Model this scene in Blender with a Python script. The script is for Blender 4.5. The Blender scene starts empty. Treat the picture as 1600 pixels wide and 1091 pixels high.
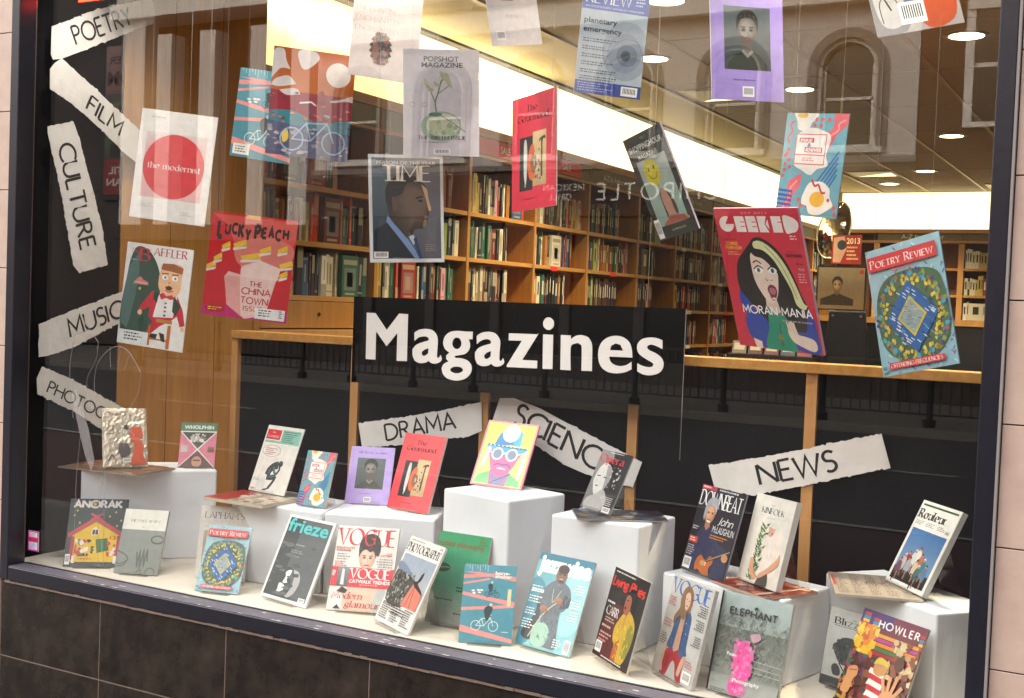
import bpy, math, random
from mathutils import Matrix, Vector, geometry
from math import sin, cos, pi, radians as rad
random.seed(7)
SC = bpy.context.scene
COL = SC.collection

# ------------------------------------------------------------------ camera, sky, sun, exposure
def cam_axes(yaw, pitch, roll):
    cy, sy, cp, sp = cos(yaw), sin(yaw), cos(pitch), sin(pitch)
    fwd = Vector((-sy*cp, cy*cp, sp)); right = Vector((cy, sy, 0)); up = right.cross(fwd)
    return cos(roll)*right+sin(roll)*up, -sin(roll)*right+cos(roll)*up, fwd
r_, u_, f_ = cam_axes(rad(28.7686), rad(-2.1274), rad(2.1762))
cd = bpy.data.cameras.new('camera'); cam = bpy.data.objects.new('camera', cd); COL.objects.link(cam)
m = Matrix((r_, u_, -f_)).transposed().to_4x4(); m.translation = Vector((0, -2.87, 1.6)); cam.matrix_world = m
cd.sensor_width = 36; cd.lens = 1874.4/1600*36; cd.clip_end = 500; cd.clip_start = .05
SC.camera = cam
W = bpy.data.worlds.new('World'); SC.world = W; W.use_nodes = True
nt = W.node_tree; bg = nt.nodes['Background']
sky = nt.nodes.new('ShaderNodeTexSky'); sky.sky_type = 'NISHITA'; sky.sun_disc = False
sky.sun_elevation = rad(40); sky.sun_rotation = rad(-25); sky.dust_density = 6; sky.air_density = 1.6
hs = nt.nodes.new('ShaderNodeHueSaturation'); hs.inputs['Saturation'].default_value = .5
nt.links.new(sky.outputs[0], hs.inputs['Color']); nt.links.new(hs.outputs[0], bg.inputs[0]); bg.inputs[1].default_value = .15
sd = bpy.data.lights.new('sun', 'SUN'); sd.energy = 1.5; sd.angle = rad(85); sd.color = (1, .93, .86)
sun = bpy.data.objects.new('sun', sd); COL.objects.link(sun)
sun.rotation_euler = (rad(48), 0, rad(-40))
SC.view_settings.view_transform = 'Standard'; SC.view_settings.look = 'None'
SC.view_settings.exposure = 1.96; SC.view_settings.gamma = 1; SC.view_settings.use_curve_mapping = False
SC.render.engine = 'CYCLES'
SC.cycles.max_bounces = 8; SC.cycles.transparent_max_bounces = 24; SC.cycles.sample_clamp_indirect = 6
SC.cycles.caustics_reflective = False; SC.cycles.caustics_refractive = False

# ------------------------------------------------------------------ helpers
def lin(c):
    if isinstance(c, str):
        c = c.lstrip('#'); c = [int(c[i:i+2], 16)/255 for i in (0, 2, 4)]
        return tuple(x/12.92 if x <= .04045 else ((x+.055)/1.055)**2.4 for x in c)
    return tuple(c)
def mat(name, col=None, rough=.6, metal=0, spec=.5, noise=None, bump=0, bscale=60, emit=None, es=0, coat=0):
    m = bpy.data.materials.new(name); m.use_nodes = True; n = m.node_tree; b = n.nodes['Principled BSDF']
    b.inputs['Roughness'].default_value = rough; b.inputs['Metallic'].default_value = metal
    b.inputs['Specular IOR Level'].default_value = spec; b.inputs['Coat Weight'].default_value = coat
    if col is not None: b.inputs['Base Color'].default_value = (*lin(col), 1)
    if emit is not None:
        b.inputs['Emission Color'].default_value = (*lin(emit), 1); b.inputs['Emission Strength'].default_value = es
    tc = n.nodes.new('ShaderNodeTexCoord')
    if noise:
        c2, scale, stretch = noise; mp = n.nodes.new('ShaderNodeMapping'); mp.inputs['Scale'].default_value = stretch
        nz = n.nodes.new('ShaderNodeTexNoise'); nz.inputs['Scale'].default_value = scale; nz.inputs['Detail'].default_value = 8
        nz.inputs['Roughness'].default_value = .65
        cr = n.nodes.new('ShaderNodeValToRGB'); cr.color_ramp.elements[0].position = .32; cr.color_ramp.elements[1].position = .7
        cr.color_ramp.elements[0].color = (*lin(col), 1); cr.color_ramp.elements[1].color = (*lin(c2), 1)
        n.links.new(tc.outputs['Object'], mp.inputs[0]); n.links.new(mp.outputs[0], nz.inputs[0])
        n.links.new(nz.outputs[0], cr.inputs[0]); n.links.new(cr.outputs[0], b.inputs['Base Color'])
    if bump:
        n2 = n.nodes.new('ShaderNodeTexNoise'); n2.inputs['Scale'].default_value = bscale; n2.inputs['Detail'].default_value = 5
        bp = n.nodes.new('ShaderNodeBump'); bp.inputs['Strength'].default_value = bump; bp.inputs['Distance'].default_value = .01
        n.links.new(tc.outputs['Object'], n2.inputs[0]); n.links.new(n2.outputs[0], bp.inputs['Height'])
        n.links.new(bp.outputs[0], b.inputs['Normal'])
    return m
def vcol_mat(name, rough, spec=.5, coat=0, grain=.12, gscale=90):
    m = mat(name, (.5, .5, .5), rough, spec=spec, coat=coat); n = m.node_tree; b = n.nodes['Principled BSDF']
    a = n.nodes.new('ShaderNodeAttribute'); a.attribute_name = 'Col'
    tc = n.nodes.new('ShaderNodeTexCoord'); nz = n.nodes.new('ShaderNodeTexNoise'); nz.inputs['Scale'].default_value = gscale
    nz.inputs['Detail'].default_value = 4
    mr = n.nodes.new('ShaderNodeMapRange'); mr.inputs['To Min'].default_value = 1-grain; mr.inputs['To Max'].default_value = 1+grain
    mx = n.nodes.new('ShaderNodeMix'); mx.data_type = 'RGBA'; mx.blend_type = 'MULTIPLY'; mx.inputs[0].default_value = 1
    n.links.new(tc.outputs['Object'], nz.inputs[0]); n.links.new(nz.outputs[0], mr.inputs[0])
    n.links.new(a.outputs['Color'], mx.inputs[6]); n.links.new(mr.outputs[0], mx.inputs[7]); n.links.new(mx.outputs[2], b.inputs['Base Color'])
    return m
M = dict(
    tile=mat('pink_stone', '#c9b1a1', .45, noise=('#b99f90', 9, (1, 1, 1)), bump=.05),
    tile_joint=mat('tile_joint', '#54443e', .9),
    plinth=mat('dark_marble', '#0c0807', .26, spec=.4, noise=('#3c322a', 8, (1, 1.5, 1)), bump=.03, bscale=20),
    mortar=mat('pale_mortar', '#7d6a5e', .9, bump=.4),
    frame=mat('navy_frame', '#14151f', .3, spec=.6, noise=('#1b1c28', 30, (1, 1, 1)), bump=.03),
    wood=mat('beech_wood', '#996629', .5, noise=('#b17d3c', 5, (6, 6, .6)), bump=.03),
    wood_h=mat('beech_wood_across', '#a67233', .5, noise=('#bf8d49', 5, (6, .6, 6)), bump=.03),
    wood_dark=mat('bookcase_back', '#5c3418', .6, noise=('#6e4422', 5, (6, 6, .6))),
    strip=mat('pale_wood_strip', '#b58148', .5, noise=('#c8945a', 8, (4, 4, .5))),
    black=mat('black_panel', '#09080a', .7, spec=.08, noise=('#100e11', 3, (1, 1, 1))),
    signblack=mat('black_sign', '#08080a', .5, spec=.1),
    white=mat('white_print', '#e8e2df', .6),
    deck=mat('cream_paper_deck', '#e2d8ca', .7, noise=('#d5cabb', 4, (1, 1, 1)), bump=.05, bscale=8),
    wrap=mat('white_wrap_paper', '#f0f2f6', .7, bump=.25, bscale=5),
    cardboard=mat('brown_board', '#8a7458', .8),
    paper=mat('torn_paper', '#e6e1dd', .85, noise=('#dad4d0', 12, (1, 1, 1)), bump=.25, bscale=25),
    ink=mat('black_ink', '#15120f', .7),
    pages=mat('page_edges', '#d9d4ca', .8, noise=('#bdb7aa', 300, (.05, .05, 8))),
    dark_edge=mat('dark_spine', '#1b1c20', .5), lilac_edge=mat('lilac_spine', '#9a86d8', .5),
    thread=mat('nylon_thread', '#a39c90', .4),
    ceiling=mat('ceiling_tile', '#aaa296', .9, noise=('#9a9286', 60, (1, 1, 1)), bump=.2, bscale=120),
    bulk=mat('cream_soffit', '#a89a72', .8),
    tbar=mat('brass_grid', '#8f7748', .4, metal=.5), darktrim=mat('dark_trim', '#2c2219', .6),
    rail_wear_sheen=mat('worn_rail_sheen', '#57525c', .35, noise=('#6e6972', 40, (1, 1, 1)), bump=.1),  # paler grey carries sky sheen as well as wear
    carpet=mat('dark_carpet', '#3a2f2a', .95, noise=('#2c2420', 50, (1, 1, 1))),
    wallp=mat('room_wall', '#a08a6c', .85),
    header=mat('header_strip', '#746a50', .6), red=mat('red_label', '#d8302e', .55), redd=mat('deep_red_board', '#7c201c', .6),
    offw=mat('pale_lettering', '#e2d9c8', .6),
    asphalt=mat('asphalt', '#1e1c1e', .85, noise=('#282628', 40, (1, 1, 1)), bump=.3, bscale=60),
    redlane=mat('red_bus_lane', '#3a1e20', .85, noise=('#2e181a', 30, (1, 1, 1))),
    pave=mat('pavement', '#55504d', .85, noise=('#48433f', 20, (1, 1, 1))),
    kerb=mat('kerb_stone', '#5f5a55', .8), paint=mat('road_paint', '#77756f', .7),
    render_w=mat('white_render', '#e3dcd6', .85, noise=('#d2cac4', 3, (1, 1, 1))),
    trimw=mat('white_trim', '#ece7e0', .7), glassd=mat('dark_window', '#1c1a19', .15),
    brick=mat('brown_brick', '#6a4534', .9), brick2=mat('brown_brick_b', '#5a3a2c', .9), greyst=mat('grey_stone', '#8b8480', .85),
    iron=mat('black_iron', '#141316', .4), fascia=mat('dark_fascia', '#2b1f1d', .5),
    lit=mat('cream_glow', '#fff6dc', .5, emit='#ffecb2', es=.62),  # emission stands in for tube light on the cove walls; recessed lights share it
    lit_end=mat('cove_end_glow', '#fff0c0', .5, emit='#ffe08c', es=.42),  # dimmer, yellower glow set into the near end of the cove wall
    tube=mat('lit_tube', '#ffffff', .5, emit='#ffefc6', es=5), lamp=mat('lit_lamp', '#ffffff', .5, emit='#fff2c8', es=8),
    redled=mat('lit_red_led', '#ff2010', .5, emit='#ff2812', es=4),
    steel=mat('lamp_trim', '#8f8570', .35, metal=.7), mirror=mat('mirror', '#d8d4cc', .04, metal=1),
    foilm=mat('crinkled_foil', '#dccbb4', .24, metal=.6, bump=.8, bscale=55),
)
PRINT = vcol_mat('cover_print', .36, .45, .15, .2, 38)
BOOKM = vcol_mat('book_cloth', .55, .4, 0, .12, 120)
def mixmat(name, build):
    m = bpy.data.materials.new(name); m.use_nodes = True; n = m.node_tree; n.nodes.clear(); build(n); return m
def glass_nodes(n, ior=1.5, tint=(1, 1, 1, 1), gl=1.0):
    o = n.nodes.new('ShaderNodeOutputMaterial'); mx = n.nodes.new('ShaderNodeMixShader'); t = n.nodes.new('ShaderNodeBsdfTransparent')
    g = n.nodes.new('ShaderNodeBsdfGlossy'); g.inputs['Roughness'].default_value = 0.0; t.inputs[0].default_value = tint
    f = n.nodes.new('ShaderNodeFresnel'); f.inputs[0].default_value = ior
    ge = n.nodes.new('ShaderNodeNewGeometry'); mr = n.nodes.new('ShaderNodeMapRange'); mr.inputs['To Min'].default_value = ior; mr.inputs['To Max'].default_value = 1/ior
    n.links.new(ge.outputs['Backfacing'], mr.inputs['Value']); n.links.new(mr.outputs[0], f.inputs[0])
    ml = n.nodes.new('ShaderNodeMath'); ml.operation = 'MULTIPLY'; ml.inputs[1].default_value = gl
    n.links.new(f.outputs[0], ml.inputs[0]); n.links.new(ml.outputs[0], mx.inputs[0])
    n.links.new(t.outputs[0], mx.inputs[1]); n.links.new(g.outputs[0], mx.inputs[2]); n.links.new(mx.outputs[0], o.inputs[0])
GLASS = mixmat('window_glass', lambda n: glass_nodes(n, 1.55, (.97, .98, .97, 1)))
ACRYL = mixmat('clear_plastic', lambda n: glass_nodes(n, 1.45, (.93, .93, .92, 1), 1.0))
def etch_nodes(n):
    o = n.nodes.new('ShaderNodeOutputMaterial'); mx = n.nodes.new('ShaderNodeMixShader'); mx.inputs[0].default_value = .42
    t = n.nodes.new('ShaderNodeBsdfTransparent'); g = n.nodes.new('ShaderNodeBsdfDiffuse'); g.inputs[0].default_value = (.45, .42, .40, 1)
    n.links.new(t.outputs[0], mx.inputs[1]); n.links.new(g.outputs[0], mx.inputs[2]); n.links.new(mx.outputs[0], o.inputs[0])
ETCH = mixmat('etched_glass', etch_nodes)

class MB:
    """collects faces into one mesh; optional per-face colour"""
    def __init__(s): s.v = []; s.f = []; s.c = []; s.m = []; s.mats = []
    def face(s, pts, col=(1, 1, 1), mi=0):
        i = len(s.v); s.v += [tuple(p) for p in pts]; s.f.append(tuple(range(i, i+len(pts)))); s.c.append(col); s.m.append(mi); return s
    def box(s, a, b, col=(1, 1, 1), mi=0, cols=None):
        x0, y0, z0 = a; x1, y1, z1 = b; i = len(s.v)
        s.v += [(x0,y0,z0),(x1,y0,z0),(x1,y1,z0),(x0,y1,z0),(x0,y0,z1),(x1,y0,z1),(x1,y1,z1),(x0,y1,z1)]
        for k, q in enumerate([(0,3,2,1),(4,5,6,7),(0,1,5,4),(1,2,6,5),(2,3,7,6),(3,0,4,7)]):
            s.f.append(tuple(i+j for j in q)); s.c.append(cols[k] if cols else col); s.m.append(mi)
        return s
    def prism(s, poly, z0, z1, col=(1, 1, 1), mi=0):
        n = len(poly); i = len(s.v)
        s.v += [(x, y, z0) for x, y in poly]+[(x, y, z1) for x, y in poly]
        s.f.append(tuple(i+k for k in reversed(range(n)))); s.f.append(tuple(i+n+k for k in range(n)))
        s.f += [(i+k, i+(k+1) % n, i+n+(k+1) % n, i+n+k) for k in range(n)]
        s.c += [col]*(n+2); s.m += [mi]*(n+2); return s
    def tube(s, pts, r, n=6, mi=0, col=(1, 1, 1)):
        pts = [Vector(p) for p in pts]; rings = []
        for k, p in enumerate(pts):
            d = (pts[min(k+1, len(pts)-1)]-pts[max(k-1, 0)]).normalized()
            a = d.cross(Vector((0, 0, 1)) if abs(d.z) < .9 else Vector((1, 0, 0))).normalized(); b = d.cross(a)
            rr = r[k] if isinstance(r, (list, tuple)) else r
            i = len(s.v); s.v += [tuple(p+rr*(cos(2*pi*j/n)*a+sin(2*pi*j/n)*b)) for j in range(n)]; rings.append(i)
        for a, b in zip(rings, rings[1:]):
            for j in range(n):
                s.f.append((a+j, a+(j+1) % n, b+(j+1) % n, b+j)); s.c.append(col); s.m.append(mi)
        for a, rev in ((rings[0], 1), (rings[-1], 0)):
            q = [a+j for j in range(n)]; s.f.append(tuple(reversed(q)) if not rev else tuple(q)); s.c.append(col); s.m.append(mi)
        return s
    def cyl(s, c, r, h, n=20, axis=2, mi=0, col=(1, 1, 1)):
        d = [0, 0, 0]; d[axis] = h; return s.tube([c, [c[i]+d[i] for i in range(3)]], r, n, mi, col)
    def build(s, name, mats, parent=None, colors=False, bevel=0, loc=None):
        me = bpy.data.meshes.new(name); me.from_pydata(s.v, [], s.f)
        if not isinstance(mats, (list, tuple)): mats = [mats]
        for q in mats: me.materials.append(q)
        if len(mats) > 1: me.polygons.foreach_set('material_index', s.m)
        if colors:
            ca = me.color_attributes.new('Col', 'FLOAT_COLOR', 'CORNER'); out = []
            for p, c in zip(me.polygons, s.c):
                if isinstance(c, list): out += [x for q in c for x in (*q, 1)]
                else: out += [*c, 1]*p.loop_total
            ca.data.foreach_set('color', out)
        me.update(); o = bpy.data.objects.new(name, me); COL.objects.link(o)
        if parent: o.parent = parent
        if loc: o.location = loc
        if bevel:
            b = o.modifiers.new('bevel', 'BEVEL'); b.width = bevel; b.segments = 3; b.limit_method = 'ANGLE'
        return o
def tag(o, label=None, cat=None, group=None, kind=None, **_):
    if label: o['label'] = label
    if cat: o['category'] = cat
    if group: o['group'] = group
    if kind: o['kind'] = kind
    return o
def empty(name, loc=(0, 0, 0), **k):
    o = bpy.data.objects.new(name, None); o.location = loc; o.empty_display_size = .05; COL.objects.link(o); return tag(o, **k)
def box(name, a, b, mt, parent=None, **k):
    bev = k.pop('bevel', 0); c = [(a[i]+b[i])/2 for i in range(3)]
    o = MB().box([a[i]-c[i] for i in range(3)], [b[i]-c[i] for i in range(3)]).build(name, mt, parent, bevel=bev); o.location = c
    return tag(o, **k)

# ------------------------------------------------------------------ lettering: skeleton alphabet drawn with a broad or round pen
GL = {
'A':(.74,'0 0 .37 1 .74 0|.13 .34 .61 .34'),'B':(.56,'0 0 0 1|0 1 .24 1 a .24 .77 .23 .23 90 -90 0 .54|0 .54 .26 .54 a .26 .27 .27 .27 90 -90 0 0'),
'C':(.76,'a .5 .5 .5 .5 48 312'),'D':(.78,'0 0 0 1|0 1 .26 1 a .26 .5 .5 .5 90 -90 0 0'),'E':(.48,'0 0 0 1|0 1 .48 1|0 .53 .42 .53|0 0 .5 0'),
'F':(.46,'0 0 0 1|0 1 .46 1|0 .52 .4 .52'),'G':(.84,'a .5 .5 .5 .5 48 330 .93 .44 .6 .44|.93 .44 .93 .1'),'H':(.7,'0 0 0 1|.7 0 .7 1|0 .53 .7 .53'),
'I':(.06,'0 0 0 1'),'J':(.3,'.25 1 .25 .1 a .05 .1 .2 .2 0 -90'),'K':(.62,'0 0 0 1|.58 1 0 .45|.15 .58 .64 0'),'L':(.46,'0 1 0 0|0 0 .46 0'),
'M':(.86,'0 0 .06 1 .43 .3 .8 1 .86 0'),'N':(.76,'0 0 0 1|0 1 .76 0|.76 0 .76 1'),'O':(1,'a .5 .5 .5 .5 90 450'),'P':(.52,'0 0 0 1|0 1 .24 1 a .24 .75 .26 .25 90 -90 0 .5'),
'Q':(1,'a .5 .5 .5 .5 90 450|.6 .2 1 -.15'),'R':(.6,'0 0 0 1|0 1 .24 1 a .24 .76 .25 .24 90 -90 0 .52|.22 .52 .6 0'),
'S':(.48,'.44 .9 a .24 .75 .22 .25 60 240 a .24 .26 .24 .26 70 -135'),'T':(.66,'0 1 .66 1|.33 1 .33 0'),'U':(.68,'0 1 0 .34 a .34 .34 .34 .34 180 360 .68 1'),
'V':(.7,'0 1 .35 0 .7 1'),'W':(1.06,'0 1 .27 0 .53 .95 .79 0 1.06 1'),'X':(.66,'0 1 .66 0|.66 1 0 0'),'Y':(.64,'0 1 .32 .48 .64 1|.32 .48 .32 0'),
'Z':(.62,'0 1 .62 1|.62 1 0 0|0 0 .62 0'),
'a':(.46,'.05 .58 a .22 .46 .22 .2 130 0 .44 0|.44 .36 .3 .38 a .22 .19 .22 .19 100 300 .44 .14'),'b':(.5,'0 1 0 0|a .25 .33 .25 .33 150 -150'),
'c':(.46,'a .3 .33 .29 .33 50 310'),'d':(.5,'.5 1 .5 0|a .25 .33 .25 .33 30 330'),'e':(.52,'.02 .37 .52 .37 a .27 .35 .26 .32 8 310'),
'f':(.3,'.3 .98 a .22 .85 .12 .15 80 180 .1 0|0 .64 .28 .64'),'g':(.5,'a .23 .44 .2 .22 90 450|.36 .62 .52 .66|.1 .26 .08 .14 .4 .1 a .25 -.08 .24 .15 40 -230'),
'h':(.48,'0 1 0 0|0 .4 a .24 .4 .24 .26 170 0 .48 0'),'i':(.06,'0 .66 0 0|-.015 .9 .015 .9'),'j':(.14,'.1 .66 .1 -.2|.085 .9 .115 .9'),
'k':(.46,'0 1 0 0|.42 .66 0 .26|.14 .38 .46 0'),'l':(.06,'0 1 0 0'),'m':(.82,'0 .66 0 0|0 .4 a .21 .42 .2 .24 170 0 .41 0|.41 .4 a .62 .42 .2 .24 170 0 .82 0'),
'n':(.48,'0 .66 0 0|0 .4 a .24 .4 .24 .26 170 0 .48 0'),'o':(.56,'a .28 .33 .28 .33 90 450'),'p':(.5,'0 .66 0 -.3|a .25 .33 .25 .33 150 -150'),
'q':(.5,'.5 .66 .5 -.3|a .25 .33 .25 .33 30 330'),'r':(.32,'0 .66 0 0|0 .4 a .2 .44 .18 .2 160 60'),'s':(.36,'.32 .58 a .17 .49 .16 .17 60 240 a .17 .17 .18 .17 70 -135'),
't':(.3,'.1 .88 .1 .15 a .22 .14 .12 .14 180 290|0 .64 .28 .64'),'u':(.48,'0 .66 0 .26 a .24 .26 .24 .26 180 360|.48 .66 .48 0'),
'v':(.46,'0 .66 .23 0 .46 .66'),'w':(.72,'0 .66 .18 0 .36 .62 .54 0 .72 .66'),'x':(.46,'0 .66 .46 0|.46 .66 0 0'),'y':(.46,'0 .66 .24 .02|.46 .66 .12 -.3'),
'z':(.44,'0 .66 .44 .66|.44 .66 0 0|0 0 .46 0'),
'0':(.6,'a .3 .5 .3 .5 90 450'),'1':(.3,'.05 .85 .2 1 .2 0'),'2':(.5,'.03 .8 a .25 .75 .23 .25 160 -30 0 0|0 0 .5 0'),'3':(.5,'a .23 .77 .22 .23 140 -80|a .23 .27 .25 .27 80 -140'),
'6':(.54,'.4 1 .05 .4|a .27 .3 .26 .3 90 450'),'8':(.5,'a .25 .76 .2 .24 90 450|a .25 .27 .25 .27 90 450'),
'-':(.3,'0 .36 .3 .36'),'.':(.08,'0 .02 .05 .02'),"'":(.08,'.04 1 .02 .8'),'!':(.08,'0 1 0 .3|0 .02 .04 .02'),' ':(.3,''),'/':(.4,'0 0 .4 1'),'&':(.6,'.6 0 .15 .7 a .28 .8 .13 .18 200 -60 .05 .3 a .25 .2 .22 .2 150 330 .6 .5')}
def glyph(ch):
    w, s = GL.get(ch, GL['-']); out = []
    for st in s.split('|'):
        t = st.split(); i = 0; p = []
        while i < len(t):
            if t[i] == 'a':
                cx, cy, rx, ry, a0, a1 = map(float, t[i+1:i+7]); n = max(4, int(abs(a1-a0)/22))
                p += [(cx+rx*cos(rad(a0+(a1-a0)*k/n)), cy+ry*sin(rad(a0+(a1-a0)*k/n))) for k in range(n+1)]; i += 7
            else: p.append((float(t[i]), float(t[i+1]))); i += 2
        if len(p) > 1: out.append(p)
    return w, out
def pen(pts, w, serif, k=.22):
    n = len(pts); L = []; R = []; closed = n > 3 and math.dist(pts[0], pts[-1]) < 1e-4
    for i in range(n):
        a = pts[i-1] if i else (pts[-2] if closed else pts[0]); b = pts[i+1] if i < n-1 else (pts[1] if closed else pts[-1])
        p = pts[i]; d1 = (p[0]-a[0], p[1]-a[1]); d2 = (b[0]-p[0], b[1]-p[1])
        l1 = math.hypot(*d1) or 1; l2 = math.hypot(*d2) or 1; dx, dy = d1[0]/l1+d2[0]/l2, d1[1]/l1+d2[1]/l2
        l = math.hypot(dx, dy) or 1; dx /= l; dy /= l
        ml = 1.0
        if 0 < i < n-1: c = max(.42, math.sqrt(max(0, (1+(d1[0]*d2[0]+d1[1]*d2[1])/(l1*l2))/2))); ml = 1/c
        if serif: th = math.atan2(dy, dx); ww = w*(k+(1-k)*sin(th-rad(25))**2)
        else: ww = w
        h = ww/2*ml; L.append((p[0]-dy*h, p[1]+dx*h)); R.append((p[0]+dy*h, p[1]-dx*h))
    return [(R[i], R[i+1], L[i+1], L[i]) for i in range(n-1)]
def text_quads(s, serif=False, w=.12, track=.14, ital=0, smallcaps=0):
    x = 0; q = []
    for ch in s:
        sc = 1
        if smallcaps and ch.isupper() is False and ch.isalpha(): ch = ch.upper(); sc = .76
        adv, st = glyph(ch)
        for p in st:
            qs = pen([(a*sc, b*sc) for a, b in p], w, serif)
            if serif:
                for e, o in ((p[0], p[1]), (p[-1], p[-2])):
                    if abs(e[1]-o[1]) > 1.6*abs(e[0]-o[0]) and min(abs(e[1]-t) for t in (0, 1, .66, -.3)) < .02:
                        y = e[1]*sc; hh = w*.13; y = y+hh if e[1] <= o[1] else y-hh
                        qs.append(((e[0]*sc-w*1.05, y-hh), (e[0]*sc+w*1.05, y-hh), (e[0]*sc+w*1.05, y+hh), (e[0]*sc-w*1.05, y+hh)))
            q += [tuple((x+a+ital*b, b) for a, b in f) for f in qs]
        x += adv*sc+track+w*.4
    return q, max(x-track, .01)
_tc = {}
def bfont(s, bold=0):
    if (s, bold) not in _tc:
        c = bpy.data.curves.new('t', 'FONT'); c.body = s; c.size = 1; c.resolution_u = 3; c.offset = bold
        o = bpy.data.objects.new('t', c); COL.objects.link(o); dg = bpy.context.evaluated_depsgraph_get(); dg.update()
        me = o.evaluated_get(dg).to_mesh(); vs = [(v.co.x/.73, v.co.y/.73) for v in me.vertices]
        fs = [tuple(vs[i] for i in p.vertices) for p in me.polygons]
        o.evaluated_get(dg).to_mesh_clear(); bpy.data.objects.remove(o); bpy.data.curves.remove(c)
        xs = [v[0] for v in vs] or [0]; _tc[(s, bold)] = ([tuple((a-min(xs), b) for a, b in f) for f in fs], max(xs)-min(xs))
    return _tc[(s, bold)]
def letters(s, font='g', w=.12, track=.14, ital=0, smallcaps=0, bold=0):
    if font == 'b': return bfont(s, bold)
    return text_quads(s, font == 's', w, track, ital, smallcaps)
def plane_text(name, s, origin, xdir, updir, height, mt, parent, length=None, font='g', w=.12, track=.14, lift=.0012, **k):
    """lettering lying on a plane in the scene"""
    q, L = letters(s, font, w, track, **k); x = Vector(xdir).normalized(); u = Vector(updir).normalized(); n = x.cross(u)
    sx = (length/L) if length else height; b = MB(); o = Vector(origin)
    for i, f in enumerate(q): b.face([o+x*(a*sx)+u*(c*height)+n*(lift+i*8e-6) for a, c in f])
    return b.build(name, mt, parent)
def catmull(pts, n=4, closed=True, corner=50):
    out = []; m = len(pts)
    def ang(i):
        a, p, b = pts[i-1], pts[i], pts[(i+1) % m]
        t = math.atan2(b[1]-p[1], b[0]-p[0])-math.atan2(p[1]-a[1], p[0]-a[0]); return abs((t+pi) % (2*pi)-pi)
    cr = [ang(i) > rad(corner) for i in range(m)]
    for i in range(m if closed else m-1):
        p0, p1, p2, p3 = pts[i-1], pts[i], pts[(i+1) % m], pts[(i+2) % m]
        if not closed:
            if i == 0: p0 = p1
            if i == m-2: p3 = p2
        if cr[i] : p0 = p1
        if cr[(i+1) % m]: p3 = p2
        for k in range(n):
            t = k/n; out.append(tuple(.5*((2*p1[j])+(-p0[j]+p2[j])*t+(2*p0[j]-5*p1[j]+4*p2[j]-p3[j])*t*t+(-p0[j]+3*p1[j]-3*p2[j]+p3[j])*t**3) for j in (0, 1)))
    if not closed: out.append(tuple(pts[-1]))
    return out

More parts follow.
